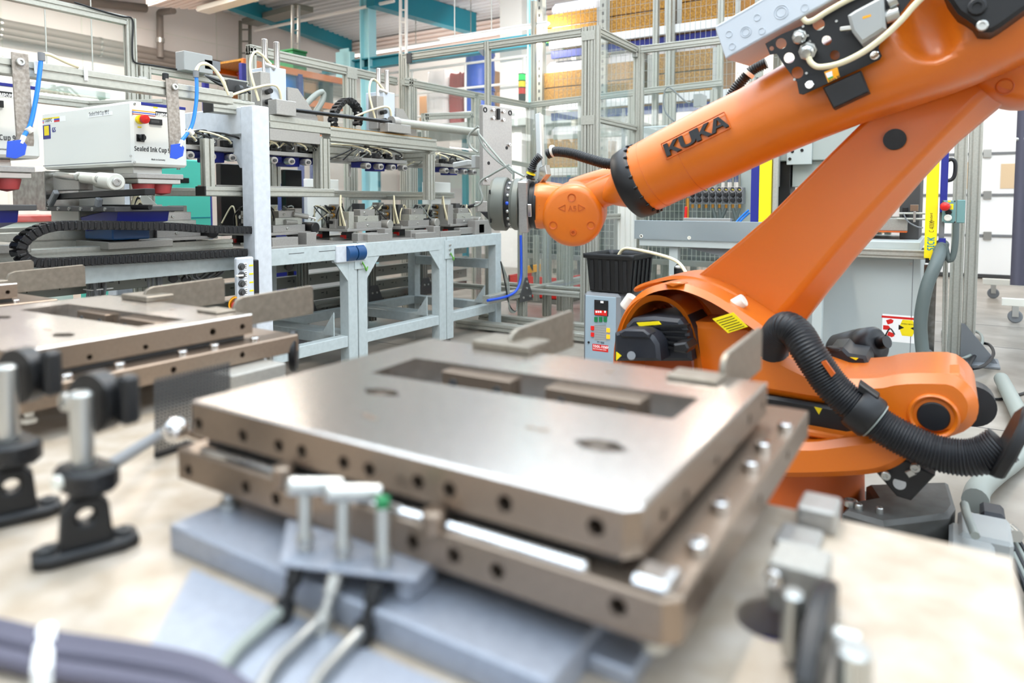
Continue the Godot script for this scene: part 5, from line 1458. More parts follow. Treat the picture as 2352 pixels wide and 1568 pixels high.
func stations() -> void:
	var r = RandomNumberGenerator.new()
	r.seed = 11
	var low = [[-3.0, "parts nest with steel blocks right behind the portal post"], [-3.72, "parts nest with tubes and tall post, centre of the middle table"], [-4.28, "parts nest with stepped aluminium blocks at the middle table's end"], [-2.25, "parts nest with small tilted clamp before the teal cabinet"], [-4.9, "parts nest on the short far machine table"]]
	for s in low:
		var o = Vector3(-3.75, 0.868, s[0])
		var t = thing("parts_nest", s[1], "fixture", o, "aluminium parts nests on the machine tables")
		for q in [[-0.12], [0.12]]:
			obj("guide_rail", G.new().mm(o + Vector3(q[0] - 0.012, 0, -0.28), o + Vector3(q[0] + 0.012, 0.02, 0.28), 0.002), M.zinc, t)
			for k in [-0.12, 0.12]:
				var cr = obj("runner", G.new().mm(o + Vector3(q[0] - 0.025, 0.008, k - 0.035), o + Vector3(q[0] + 0.025, 0.06, k + 0.035), 0.003), M.dark_grey, t)
				obj("runner_cap", G.new().mm(o + Vector3(q[0] - 0.026, 0.008, k + 0.036), o + Vector3(q[0] + 0.026, 0.034, k + 0.045), 0.001), M.red if k > 0 else M.green, cr)
		obj("base_plate", G.new().mm(o + Vector3(-0.22, 0.06, -0.24), o + Vector3(0.22, 0.078, 0.22), 0.002), M.plate, t)
		for k in 10:
			var x = r.randf_range(-0.18, 0.18)
			var z = r.randf_range(-0.2, 0.18)
			var h = r.randf_range(0.04, 0.19)
			obj("block", G.new().mm(o + Vector3(x - r.randf_range(0.02, 0.06), 0.078, z - r.randf_range(0.015, 0.05)), o + Vector3(x + 0.03, 0.078 + h, z + 0.03), 0.002), [M.plate, M.plate_dull, M.alu, M.dark_grey, M.plate][k % 5], t)
		for k in 3:
			var a = o + Vector3(r.randf_range(-0.15, 0.2), 0.1 + k * 0.035, r.randf_range(-0.2, 0.1))
			var d = Vector3(r.randf_range(-0.3, 0.3), r.randf_range(-0.1, 0.3), 1).normalized()
			var cy = obj("cylinder", G.new().cyl(a, a + d * 0.11, 0.017, 12, -1, 0.002), M.plate_dull if k else M.black, t)
			obj("piston_rod", G.new().cyl(a, a - d * 0.06, 0.006, 8), M.chrome, cy)
		for k in 14:
			var a = o + Vector3(r.randf_range(-0.2, 0.15), 0.08, r.randf_range(-0.2, 0.15))
			obj("tube", G.new().tube([a, a + Vector3(0.03, 0.1, 0.03), a + Vector3(r.randf_range(-0.08, 0.1), 0.16, r.randf_range(-0.1, 0.1)), a + Vector3(r.randf_range(-0.1, 0.1), 0.05, r.randf_range(-0.12, 0.12))], 0.005, 6), [M.cream_tube, M.black, M.hose_pale, M.black][k % 4], t)
		# stepped block, sensor tower and hose bunch
		for k in 3:
			var w = [0.13, 0.1, 0.06][k]
			obj("stepped_block", G.new().mm(o + Vector3(0.06 + k * 0.02, 0.078 + k * 0.045, -0.08 - w * 0.5), o + Vector3(0.2 - k * 0.015, 0.123 + k * 0.045, -0.02 + w), 0.002), M.plate if k != 1 else M.alu, t)
			obj("clamp_screw", G.new().screw(o + Vector3(0.2 - k * 0.015, 0.1 + k * 0.045, 0.0), Vector3.RIGHT, 0.008, 0.008), M.zinc, t)
		var tw = obj("sensor_tower", G.new().mm(o + Vector3(-0.02, 0.078, 0.14), o + Vector3(0.06, 0.25, 0.16), 0.002), M.plate, t)
		for k in 3:
			obj("sensor", G.new().cyl(o + Vector3(0.04, 0.12 + k * 0.05, 0.16), o + Vector3(0.04, 0.125 + k * 0.05, 0.23), 0.012, 10, -1, 0.002), M.black if k != 1 else M.zinc, tw)
			obj("sensor_nut", G.new().cyl(o + Vector3(0.04, 0.122 + k * 0.05, 0.175), o + Vector3(0.04, 0.123 + k * 0.05, 0.185), 0.019, 6), M.brass, tw)
		for k in 6:
			var hx = 0.1 + 0.012 * k
			obj("hose", G.new().tube([o + Vector3(0.0, 0.1, 0.06), o + Vector3(hx * 0.5, 0.25 + 0.012 * k, 0.1 + 0.008 * k), o + Vector3(hx, 0.22, 0.17 + 0.01 * k), o + Vector3(hx + 0.02, 0.1, 0.2)], 0.006, 6), M.cream_tube if k % 3 else M.black, t)
		obj("side_motor", G.new().cyl(o + Vector3(0.1, 0.1, -0.2), o + Vector3(0.24, 0.1, -0.2), 0.035, 16, -1, 0.004), M.black if s[0] > -3.5 else M.plate_dull, t)
		for k in 4:
			obj("screw", G.new().screw(o + Vector3([-0.19, 0.19, -0.19, 0.19][k], 0.078, [-0.2, -0.2, 0.18, 0.18][k]), Vector3.UP, 0.008, 0.008), M.zinc, t)
		if s[0] < -2.5: obj("front_block", G.new().mm(o + Vector3(0.25, -0.002, -0.12), o + Vector3(0.33, 0.075, -0.04), 0.002), M.plate, t)
		if s[0] < -2.5: obj("front_bar", G.new().mm(o + Vector3(0.24, -0.002, 0.0), o + Vector3(0.3, 0.05, 0.2), 0.002), M.plate, t)
	var ups = [[-2.5, "suction gripper with blue suction strips hanging left of the portal post"], [-3.05, "suction gripper with blue suction strips hanging right of the portal post"], [-3.85, "suction gripper with blue suction strips hanging beyond the profile hanger"], [-4.75, "suction gripper hanging at the gantry's far end near the robot's plate"]]
	for s in ups:
		var o = Vector3(-3.65, 1.32, s[0])
		var t = thing("suction_gripper", s[1], "gripper", o, "gripper heads under the gantry")
		obj("carrier_plate", G.new().mm(o + Vector3(-0.2, 0.1, -0.24), o + Vector3(0.16, 0.125, 0.24), 0.002), M.plate, t)
		obj("neck", G.new().mm(o + Vector3(-0.06, 0.125, -0.05), o + Vector3(0.06, 0.2, 0.05), 0.002), M.mid_grey, t)
		for k in 3:
			obj("suction_strip", G.new().mm(o + Vector3(0.0, 0.06 - 0.02 * (k % 2), -0.2 + k * 0.14), o + Vector3(0.1, 0.1, -0.09 + k * 0.14), 0.004), M.navy, t)
		for k in 4:
			var z = -0.2 + k * 0.13
			var cy = obj("cylinder", G.new().cyl(o + Vector3(0.12, 0.07, z), o + Vector3(0.2, 0.065, z + 0.03), 0.022, 14, -1, 0.002), M.plate, t)
			obj("rod_end", G.new().cyl(o + Vector3(0.2, 0.065, z + 0.03), o + Vector3(0.215, 0.064, z + 0.036), 0.01, 10), M.dark_grey, cy)
		for k in 5:
			obj("block", G.new().mm(o + Vector3(r.randf_range(-0.16, 0.05), 0.125, -0.22 + k * 0.09), o + Vector3(r.randf_range(0.08, 0.15), r.randf_range(0.14, 0.18), -0.17 + k * 0.09), 0.002), M.plate if k % 2 else M.plate_dull, t)
		for k in 13:
			var a = o + Vector3(r.randf_range(-0.1, 0.12), 0.16, r.randf_range(-0.2, 0.2))
			obj("tube", G.new().tube([a, a + Vector3(0.05, 0.05, 0.06), a + Vector3(0.06, 0.02, r.randf_range(0.1, 0.2)), a + Vector3(0.02, -0.05, r.randf_range(0.16, 0.26))], 0.005, 6), [M.cream_tube, M.black, M.hose_pale][k % 3], t)
		for k in 4:
			obj("valve", G.new().mm(o + Vector3(0.1, 0.13, -0.2 + k * 0.11), o + Vector3(0.15, 0.165, -0.13 + k * 0.11), 0.002), M.black if k % 2 else M.dark_grey, t)
			obj("fitting", G.new().cyl(o + Vector3(0.15, 0.148, -0.165 + k * 0.11), o + Vector3(0.175, 0.15, -0.16 + k * 0.11), 0.008, 8), M.zinc, t)
			obj("hose", G.new().tube([o + Vector3(0.175, 0.15, -0.16 + k * 0.11), o + Vector3(0.21, 0.17, -0.1 + k * 0.11), o + Vector3(0.17, 0.2, 0.0 + k * 0.11), o + Vector3(0.05, 0.21, 0.12 + k * 0.1)], 0.0055, 6), M.cream_tube if k % 2 else M.black, t)
		obj("suction_rod", G.new().cyl(o + Vector3(-0.1, 0.09, 0.1), o + Vector3(-0.1, 0.0, 0.1), 0.01, 10), M.zinc, t)
	# upright profile and tall plates seen behind the nests
	one("valve_column", G.new().mm(X(990, 500, -3.9), X(1015, 420, -4.0), 0.003), M.cream, "pale upright column between the parts nests and the robot flange", "column")
	one("drive_motor", G.new().mm(X(1030, 500, -4.0), X(1062, 470, -4.1), 0.004).cyl(X(1030, 485, -4.0), X(1022, 484, -4.0), 0.03, 16), M.black, "black drive motor at the far end of the machine line", "motor")
	one("stop_post", G.new().mm(X(1092, 540, -3.42), X(1112, 505, -3.5), 0.002), M.plate, "square steel stop post on the corner of the short table", "post")
	for i in 3:
		var q = [[845, 588, "first"], [955, 585, "second"], [1013, 580, "third"]][i]
		one("table_block", G.new().mm(X(q[0], 560 - i * 4, -3.41), X(q[0] + 26, 535 - i * 3, -3.5), 0.002), M.plate, ["square aluminium block on the table edge, above the blue cable covers", "square aluminium block on the middle table's edge, below the nest", "small square block on the table edge, nearest the bolted joint"][i], "block", "blocks along the table edge")
	one("air_cylinder", G.new().cyl(X(1010, 525, -3.7), X(1075, 530, -3.7), 0.035, 18, -1, 0.004).mm(X(1070, 545, -3.66), X(1085, 518, -3.74), 0.003), M.plate, "bright compact air cylinder lying on the short table", "cylinder")
	var mc = thing("chain_loop", "black cable chain curling at the end of the table's nests", "cable chain", X(985, 530, -3.6), "cable chain arches on the gantry")
	chain([[965, 508], [980, 507], [995, 514], [1000, 528], [994, 542], [985, 546]].map(func(s): return X(s[0], s[1], -3.6)), 0.045, 0.08, 0.045, Vector3.RIGHT, mc)

func pad_printers() -> void:
	# arm rail with hanging straps
	var x = -3.1
	one("arm_rail", G.new().prof(Vector3(x, 1.656, -0.9), Vector3(x, 1.656, -2.27), 0.062, 0.062, 1, 1), M.alu, "grooved aluminium arm rail crossing in front of the pad printers", "rail")
	var c = Vector3(-3.3, 1.31, -1.88)
	var t = thing("pad_printer", "white pad printer with red stop button, second from the photo's left edge", "pad printer", Vector3(-3.7, 0.93, -2.0), "white pad printers on the first table")
	var body = obj("housing", G.new().mm(Vector3(-4.16, 1.31, -2.165), Vector3(-3.3, 1.615, -1.88), 0.012), M.cream, t)
	obj("seam", G.new().mm(Vector3(-4.16, 1.328, -1.8805), Vector3(-3.31, 1.332, -1.8795)), M.mid_grey, body)
	obj("lid_edge", G.new().mm(Vector3(-3.302, 1.6, -2.16), Vector3(-3.298, 1.614, -1.93), 0.001), M.navy, body)
	var xu = Vector3.RIGHT
	var yu = Vector3.UP
	var fz = -1.8795
	var fx = -3.2995
	# side face (towards +z): name, stripes, approval stickers
	var sd = func(a: Array, b: Array, m: Material, nm: String, k: float) -> void:
		obj(nm, G.new().mm(Z(a[0], a[1], fz) + Vector3(0, 0, -0.001), Z(b[0], b[1], fz) + Vector3(0, 0, k)), m, t)
	obj("name_plate", G.new().mm(Vector3(Z(203, 266, fz).x, Z(203, 270, fz).y, fz - 0.001), Vector3(Z(258, 266, fz).x, Z(258, 255, fz).y, fz + 0.0008)), M.paper, t)
	text("Sealed Ink Cup 90 E", Vector3(Z(205, 266, fz).x, Z(230, 267, fz).y, fz + 0.0005), xu, yu, 0.019, M.dark_grey, t, "name_text", 0.0006, 0.8, false)
	for k in 3:
		var ya = Z(97, 272.5 + k * 3.6, fz).y
		for s in 4:
			var xa = Z(98 + s * 13, 275, fz).x
			obj("stripe", G.new().mm(Vector3(xa, ya - 0.009, fz - 0.001), Vector3(Z(111 + s * 13, 275, fz).x, ya, fz + 0.0004)), [[M.yellow, M.blue, M.red][k], [M.yellow, M.blue, M.red][k], [M.yellow, M.blue, M.red][k], M.paper][s], t)
	obj("logo_frame", G.new().mm(Vector3(Z(101, 284, fz).x, Z(101, 284, fz).y, fz - 0.001), Vector3(Z(124, 272, fz).x, Z(124, 272, fz).y, fz + 0.0006)), M.paper, t)
	text("TAMPO", Vector3(Z(102, 282, fz).x, Z(102, 282, fz).y, fz), xu, yu, 0.02, M.dark_grey, t, "logo_text", 0.0009, 0.9)
	obj("approval_sticker", G.new().mm(Vector3(Z(98, 280, fz).x, Z(98, 320, fz).y, fz - 0.001), Vector3(Z(115, 280, fz).x, Z(115, 286, fz).y, fz + 0.0006)), M.navy, t)
	obj("sticker_print", G.new().mm(Vector3(Z(101, 280, fz).x, Z(98, 312, fz).y, fz), Vector3(Z(112, 280, fz).x, Z(115, 288, fz).y, fz + 0.0009)), M.yellow, t)
	text("GS", Vector3(Z(119, 280, fz).x, Z(119, 304, fz).y, fz), xu, yu, 0.025, M.navy, t, "approval_mark", 0.0008, 0.9)
	# front face (towards +x)
	var P = func(px: float, py: float) -> Vector3: return X(px, py, fx)
	var fr = func(a: float, b: float, a2: float, b2: float, m: Material, nm: String, k: float) -> MeshInstance3D:
		var q = P.call(a, b)
		var w = P.call(a2, b2)
		return obj(nm, G.new().mm(Vector3(fx - 0.003, w.y, q.z), Vector3(fx + k, q.y, w.z), 0.0), m, t)
	for k in 3:
		fr.call(304, 253.5 + k * 4.3, 357, 257.3 + k * 4.3, [M.amber, M.blue, M.pad_red][k], "stripe", 0.0006)
	fr.call(357, 255, 386, 268, M.black, "logo_frame", 0.0008)
	var lp = P.call(358, 266.5)
	text("TAMPOPRINT", Vector3(fx + 0.0005, lp.y, lp.z), Vector3(0, 0, -1), yu, 0.017, M.paper, t, "logo_text", 0.001, 0.62)
	var e = P.call(322, 275)
	obj("stop_collar", G.new().cyl(Vector3(fx, e.y, e.z + 0.004), Vector3(fx + 0.02, e.y, e.z + 0.004), 0.021, 22), M.yellow, t)
	obj("stop_button", G.new().lathe(Vector3(fx + 0.02, e.y, e.z), Vector3.RIGHT, [Vector2(0, 0.012), Vector2(0.012, 0.022), Vector2(0.028, 0.02), Vector2(0.033, 0.0)], 22, true), M.red, t)
	fr.call(316, 290, 325, 294, M.yellow, "tag", 0.0008)
	fr.call(352, 245, 362, 249, M.yellow, "tag", 0.0008)
	var dp = fr.call(342, 272, 371, 288, M.black, "counter", 0.008)
	fr.call(345, 275, 364, 283, M.dark_grey, "counter_window", 0.0085)
	var kn = fr.call(313, 308, 331, 326, M.black, "selector_plate", 0.004)
	var kp = P.call(323, 316)
	obj("selector_knob", G.new().cyl(Vector3(fx, kp.y, kp.z), Vector3(fx + 0.024, kp.y, kp.z), 0.016, 16, -1, 0.003).box(Vector3(fx + 0.026, kp.y, kp.z), Vector3(0.012, 0.03, 0.008), 0.002), M.black, t)
	var np = P.call(309, 350)
	text("Sealed Ink Cup 90 E", Vector3(fx, np.y, np.z), Vector3(0, 0, -1), yu, 0.023, M.dark_grey, t, "name_text", 0.0008, 0.72)
	var mp = P.call(348, 369)
	text("Made in Germany", Vector3(fx, mp.y, mp.z), Vector3(0, 0, -1), yu, 0.008, M.dark_grey, t, "origin_text", 0.0006, 0.8, false)
	for q in [[309, 372], [300, 358], [309, 238]]:
		var w = P.call(q[0], q[1])
		obj("screw", G.new().screw(Vector3(fx, w.y, w.z), Vector3.RIGHT, 0.006, 0.004), M.zinc, t)
	# pad and ink mechanism under the housing
	obj("ink_tank", G.new().mm(Z(30, 482, -1.79), Vector3(Z(102, 392, -1.79).x, Z(102, 392, -1.79).y, -2.0), 0.003), M.stain_steel, t)
	obj("tank_bracket", G.new().mm(Z(102, 438, -1.83), Vector3(Z(180, 396, -1.83).x, Z(180, 396, -1.83).y, -1.9), 0.003), M.plate, t)
	obj("neck", G.new().mm(Vector3(-3.6, 1.26, -2.1), Vector3(-3.42, 1.31, -1.95), 0.003), M.zinc, t)
	obj("neck_plate", G.new().mm(Vector3(-3.52, 1.25, -2.14), Vector3(-3.3, 1.275, -1.9), 0.003), M.plate, t)
	for k in 2:
		obj("pad", G.new().lathe(Vector3(-3.37, 1.25, -1.97 - k * 0.09), Vector3.DOWN, [Vector2(0, 0.0), Vector2(0, 0.05), Vector2(0.03, 0.052), Vector2(0.07, 0.042), Vector2(0.08, 0.0)], 24, true), M.pad_red, t)
	obj("pad_plate", G.new().mm(Vector3(-3.43, 1.225, -2.13), Vector3(-3.31, 1.25, -1.91), 0.003), M.zinc, t)
	for q in [[112, 404, 172, 0.019, "zinc"], [180, 409, 222, 0.028, "nylon"], [230, 416, 262, 0.04, "nylon"]]:
		var a = Z(q[0], q[1] - 2, -1.86)
		var b = Z(q[2], q[1] + 2, -1.82)
		var ro = obj("roller", G.new().cyl(a, b + Vector3(0.02, 0, 0), q[3], 26, -1, 0.005), M[q[4]], t)
		obj("roller_bolt", G.new().screw(b + Vector3(0.02, 0, 0), (b - a), 0.02, 0.012), M.zinc, ro)
	obj("cliche_table", G.new().mm(Vector3(-4.05, 1.09, -2.15), Vector3(-3.32, 1.115, -1.8), 0.003), M.dark_grey, t)
	obj("slide", G.new().bar(Z(125, 452, -1.84), Z(345, 440, -1.84), 0.05, 0.03, Vector3.UP, 0.003), M.black, t)
	obj("ink_tray", G.new().prism([Vector2(0, 0), Vector2(0.36, 0.05), Vector2(0.34, -0.02), Vector2(0.05, -0.07)], Vector3(-3.72, 1.06, -2.1), Vector3.RIGHT, Vector3.UP, Vector3(0, 0, 1), 0.26, 0.004), M.navy, t)
	obj("drive_block", G.new().mm(Vector3(-3.72, 0.95, -2.05), Vector3(-3.46, 1.02, -1.86), 0.006), M.duct_blue, t)
	obj("slide_rod", G.new().cyl(Z(230, 475, -1.86), Z(345, 476, -1.9), 0.012, 12), M.black, t)
	for q in [[115, 470, 130, 440], [228, 455, 225, 475]]:
		obj("lever", G.new().bar(Z(q[0], q[1], -1.8), Z(q[2], q[3], -1.8), 0.03, 0.025, Vector3(0, 0, 1), 0.004), M.mid_grey, t)
	obj("yellow_tag", G.new().mm(Z(238, 480, -1.83), Z(246, 474, -1.86)), M.yellow, t)
	obj("stand", G.new().mm(Vector3(-4.25, 0.93, -2.2), Vector3(-3.95, 1.31, -1.95), 0.004), M.cream, t)
	obj("stand_foot", G.new().mm(Vector3(-4.3, 0.9, -2.2), Vector3(-3.5, 0.94, -1.86), 0.004), M.plate_dull, t)
	for k in 6:
		obj("roller_screw", G.new().screw(Vector3(-3.95 + k * 0.11, 1.102, -1.8), Vector3(0, 0, 1), 0.009, 0.008), M.zinc, t)
	dup(t, Vector3(0, 0.01, 0.68), "white pad printer cut off by the photo's left edge")
	# straps hanging from the arm rail
	for i in 2:
		var q = [[44, 143, 20, 235, 60, 310], [398, 200, 392, 280, 403, 345]][i]
		var st = thing("hanging_strap", ["worn grey strap hanging from the arm rail's left end", "worn grey strap hanging from the arm rail before the nearer printer's panel"][i], "strap", X(q[0], q[1], -3.06), "worn straps hung from the arm rail")
		var a = X(q[0], q[1], -3.06)
		var b = a + Vector3(0.012, -0.19, 0.0)
		var d = a + Vector3(0.02, -0.3, -0.03 if i == 0 else -0.005)
		obj("band", G.new().prism([Vector2(0, 0.035), Vector2(0.006, 0.035), Vector2(0.018, -0.19), Vector2(0.026, -0.3), Vector2(0.02, -0.32), Vector2(0.012, -0.3), Vector2(0.008, -0.19)], a + Vector3(-0.004, 0, 0.026 if i == 0 else 0.036), Vector3.RIGHT, Vector3.UP, Vector3(0, 0, -1), 0.058, 0.001), M.strap, st)
		obj("bolt", G.new().screw(a + Vector3(0.004, 0.0, 0.0), Vector3.RIGHT, 0.015, 0.014), M.zinc, st)
		# air hose with blue tag
		var hq = [[[95, 128], [90, 175], [82, 230], [70, 285], [55, 312]], [[450, 168], [452, 200], [450, 240], [440, 290], [418, 322]]][i]
		var ht = thing("blow_hose", ["blue air hose bowing down beside the left strap, with a blue tag", "blue air hose bowing down beside the nearer strap, with a blue tag"][i], "hose", X(hq[2][0], hq[2][1], -3.04), "blue air hoses on the arm rail")
		obj("hose", G.new().tube(hq.map(func(s): return X(s[0], s[1], -3.04)), 0.0085, 10), M.blue_tube, ht)
		var e2 = X(hq[4][0], hq[4][1], -3.04)
		obj("tee", G.new().cyl(e2, e2 + Vector3(0, -0.03, 0.012), 0.01, 10).cyl(X(hq[3][0] - 8, hq[3][1] + 8, -3.04), X(hq[3][0] + 2, hq[3][1] + 18, -3.04), 0.014, 10), M.nylon, ht)
		var tg = X(hq[4][0] - 12, hq[4][1] + 50, -3.03)
		obj("tag", G.new().prism([Vector2(-0.03, 0.03), Vector2(0.02, 0.04), Vector2(0.036, 0.02), Vector2(0.028, -0.018), Vector2(-0.005, -0.035), Vector2(-0.036, -0.03)], e2 + Vector3(0.004, -0.055, 0.03), Vector3(0, 0, -1), Vector3.UP, Vector3.RIGHT, 0.004, 0.001), M.blue, ht)
		var f = X(hq[0][0], hq[0][1], -3.04)
		obj("elbow", G.new().cyl(f + Vector3(0, -0.02, 0), f + Vector3(0, 0.012, 0), 0.013, 12), M.mid_grey, ht)
		var ct = [[[98, 124], [115, 126], [150, 142], [180, 154]], [[452, 162], [460, 148], [485, 152], [510, 185], [525, 218]]][i]
		obj("air_line", G.new().tube(ct.map(func(s): return X(s[0], s[1], -3.07)), 0.007, 8), M.cream_tube, ht)
	for i in 2:
		var q = [[82, 145, 84, 165], [196, 157, 198, 180]][i]
		one("cable_tie", G.new().bar(X(q[0], q[1] - 4, -3.065), X(q[2], q[3] + 5, -3.065), 0.005, 0.014, Vector3(0, 0, 1)), M.paper, ["white cable tie round the arm rail, beside the left hose", "white cable tie round the arm rail, midway between the hoses"][i], "cable tie", "ties on the arm rail")
	one("plug", G.new().cyl(X(380, 184, -3.08), X(380, 168, -3.08), 0.014, 14, -1, 0.003), M.black, "short black plug standing on the arm rail", "plug")
	# diagonal brace and teal machine behind
	one("brace", G.new().bar(X(315, 450, -4.1), X(400, 525, -4.1), 0.06, 0.07, Vector3.RIGHT, 0.003), M.cream, "pale diagonal brace behind the nearer pad printer", "brace")
	var mz = thing("cabinet_machine", "mint green machine cabinet standing behind the pad printers", "cabinet", Vector3(-5.6, 0, -3.2))
	obj("body", G.new().mm(Vector3(-6.0, 0.1, -3.68), Vector3(-5.3, 1.48, -2.95), 0.01), M.mint, mz)
	obj("plinth", G.new().mm(Vector3(-5.95, 0, -3.64), Vector3(-5.35, 0.1, -3.0), 0.004), M.mid_grey, mz)
	for y in [1.0, 0.82]:
		obj("seam", G.new().mm(Vector3(-5.301, y, -3.67), Vector3(-5.297, y + 0.008, -2.96)), M.teal, mz)
	obj("handle", G.new().mm(Vector3(-5.31, 1.29, -3.48), Vector3(-5.29, 1.33, -3.4), 0.003), M.black, mz)
	# darker machine shapes further back
	var dm = thing("dark_screen", "black machine screens standing behind the hanging gripper frame", "screen", Vector3(-4.6, 0.88, -3.6))
	obj("panel", G.new().mm(Vector3(-4.66, 0.88, -3.8), Vector3(-4.6, 1.42, -3.28), 0.004), M.black_gloss, dm)
	obj("panel", G.new().mm(Vector3(-4.66, 0.88, -4.05), Vector3(-4.6, 1.4, -3.88), 0.004), M.black_gloss, dm)
	obj("stand", G.new().mm(Vector3(-4.655, 0, -3.7), Vector3(-4.64, 0.9, -3.6)).mm(Vector3(-4.655, 0, -3.98), Vector3(-4.64, 0.9, -3.92)), M.dark_grey, dm)
	obj("rib", G.new().bar(Vector3(-4.59, 1.1, -3.5), Vector3(-4.59, 1.38, -3.75), 0.02, 0.05, Vector3.RIGHT), M.dark_grey, dm)
	one("blue_board", G.new().mm(Vector3(-5.25, 0.0, -5.0), Vector3(-5.2, 1.3, -4.1), 0.004), M.navy, "violet-blue board standing behind the machine line", "board")
	one("white_board", G.new().mm(Vector3(-5.15, 0.0, -4.95), Vector3(-5.1, 1.35, -4.55), 0.004), M.paper, "white sheet panel standing before the blue board", "panel")
	var wb = thing("storage_box_row", "white bench with red trim behind the left pad printer", "bench", Vector3(-6.3, 0, -2.2))
	obj("body", G.new().mm(Vector3(-6.6, 0, -2.9), Vector3(-6.0, 0.98, -0.6), 0.01), M.cream, wb)
	obj("red_trim", G.new().mm(Vector3(-6.62, 0.98, -2.9), Vector3(-5.98, 1.03, -0.6), 0.004), M.red, wb)

func profile_post(called: String, a: Vector3, b: Vector3, w: float, h: float, sx: int, sy: int, parent: Node3D) -> void:
	obj(called, G.new().prof(a, b, w, h, sx, sy, Vector3(0, 0, 1) if absf((b - a).normalized().y) > 0.9 else Vector3.UP), M.alu, parent)

func fences() -> void:
	# low and tall fence behind the machine line, on x = -4.88
	var x = -4.88
	var f = thing("machine_fence", "clear panel machine fence on aluminium profiles, left end by the wall", "fence", Vector3(x, 0, -1.6))
	profile_post("top_rail", Vector3(x, 2.385, -0.4), Vector3(x, 2.385, -2.76), 0.05, 0.06, 1, 1, f)
	profile_post("mid_rail", Vector3(x, 1.78, -0.4), Vector3(x, 1.78, -2.5), 0.05, 0.05, 1, 1, f)
	profile_post("cross_rail", Vector3(x, 1.78, -2.5), Vector3(x + 0.5, 1.78, -2.72), 0.05, 0.05, 1, 1, f)
	profile_post("post", Vector3(x, 0, -2.79), Vector3(x, 2.41, -2.79), 0.05, 0.07, 1, 2, f)
	profile_post("post", Vector3(x, 0, -0.45), Vector3(x, 2.36, -0.45), 0.05, 0.07, 1, 2, f)
	obj("pane", G.new().mm(Vector3(x - 0.004, 0.9, -2.75), Vector3(x + 0.004, 2.36, -0.48)), M.glass, f)
	obj("rail_bracket", G.new().box(Vector3(x + 0.02, 1.98, -2.85), Vector3(0.05, 0.07, 0.06), 0.004), M.zinc, f)
	obj("cable", G.new().tube([[170, 5], [230, 24], [280, 38], [300, 40], [306, 55], [304, 100], [306, 138], [320, 146], [350, 150], [410, 160]].map(func(q): return X(q[0], q[1], x + 0.035)), 0.006, 6), M.black, f)
	var f2 = thing("machine_fence", "low middle section of the machine fence, below the terminal box", "fence", Vector3(x, 0, -3.3))
	profile_post("top_rail", Vector3(x, 2.08, -2.85), Vector3(x, 2.08, -3.74), 0.05, 0.06, 1, 1, f2)
	profile_post("top_rail", Vector3(x, 1.93, -2.95), Vector3(x, 1.93, -3.74), 0.05, 0.05, 1, 1, f2)
	profile_post("post", Vector3(x, 0, -2.88), Vector3(x, 2.1, -2.88), 0.06, 0.08, 1, 2, f2)
	profile_post("post", Vector3(x, 0, -3.7), Vector3(x, 2.1, -3.7), 0.05, 0.06, 1, 1, f2)
	var f3 = thing("machine_fence", "tall section of the machine fence behind the lift units", "fence", Vector3(x, 0, -4.6))
	profile_post("top_rail", Vector3(x, 2.37, -3.76), Vector3(x, 2.37, -4.83), 0.06, 0.08, 1, 2, f3)
	profile_post("top_rail", Vector3(x, 2.37, -4.83), Vector3(x, 2.37, -5.55), 0.06, 0.08, 1, 2, f3)
	for z in [-3.79, -4.86, -4.93]:
		profile_post("post", Vector3(x, 0, z), Vector3(x, 2.4, z), 0.06, 0.06, 1, 1, f3)
	obj("joint_cap", G.new().box(Vector3(x + 0.034, 2.35, -4.9), Vector3(0.006, 0.1, 0.13), 0.001), M.alu, f3)
	obj("pane", G.new().mm(Vector3(x - 0.004, 0.9, -4.83), Vector3(x + 0.004, 2.33, -3.82)), M.glass, f3)
	obj("pane", G.new().mm(Vector3(x - 0.004, 0.9, -5.55), Vector3(x + 0.004, 2.33, -4.96)), M.glass, f3)
	# tall robot enclosure
	var z0 = -5.63
	var e = thing("robot_enclosure", "tall clear panel enclosure with double corner post behind the robot's hand", "enclosure", Vector3(-3.6, 0, z0 - 0.4))
	var xr = -2.66
	for q in [[-4.86, 0.055], [-3.79, 0.05], [-2.76, 0.05], [-2.7, 0.05], [-2.645, 0.05]]:
		profile_post("post", Vector3(q[0], 0, z0), Vector3(q[0], 2.66, z0), 0.05, q[1], 1, 1, e)
	profile_post("post", Vector3(-4.79, 0, z0 + 0.02), Vector3(-4.79, 2.6, z0 + 0.02), 0.05, 0.05, 1, 1, e)
	for q in [[2.62, 0.07], [1.86, 0.05], [1.0, 0.05], [0.3, 0.05]]:
		profile_post("cross_rail", Vector3(-4.83, q[0], z0), Vector3(-3.82, q[0], z0), 0.05, q[1], 1, 2 if q[1] > 0.06 else 1, e) if q[0] > 2 or q[0] < 0.6 else null
		profile_post("cross_rail", Vector3(-3.76, q[0], z0), Vector3(-2.79, q[0], z0), 0.05, q[1], 1, 2 if q[1] > 0.06 else 1, e) if q[0] > 2 or q[0] < 0.6 else null
		profile_post("side_rail", Vector3(xr, q[0], z0 - 0.03), Vector3(xr, q[0], z0 - 0.92), 0.05, q[1], 1, 2 if q[1] > 0.06 else 1, e)
	for y in [2.58, 1.85]:
		obj("joint_cap", G.new().box(Vector3(-2.72, y, z0 + 0.028), Vector3(0.13, 0.08, 0.006), 0.001), M.alu, e)
	obj("corner_gusset", G.new().prism([Vector2(0, 0), Vector2(0.06, 0), Vector2(0, -0.06)], Vector3(-3.82, 2.58, z0 + 0.02), Vector3.LEFT, Vector3.UP, Vector3(0, 0, 1), 0.02), M.mid_grey, e)
	obj("corner_block", G.new().box(Vector3(-4.74, 2.6, z0 + 0.03), Vector3(0.06, 0.1, 0.02), 0.002), M.dark_grey, e)
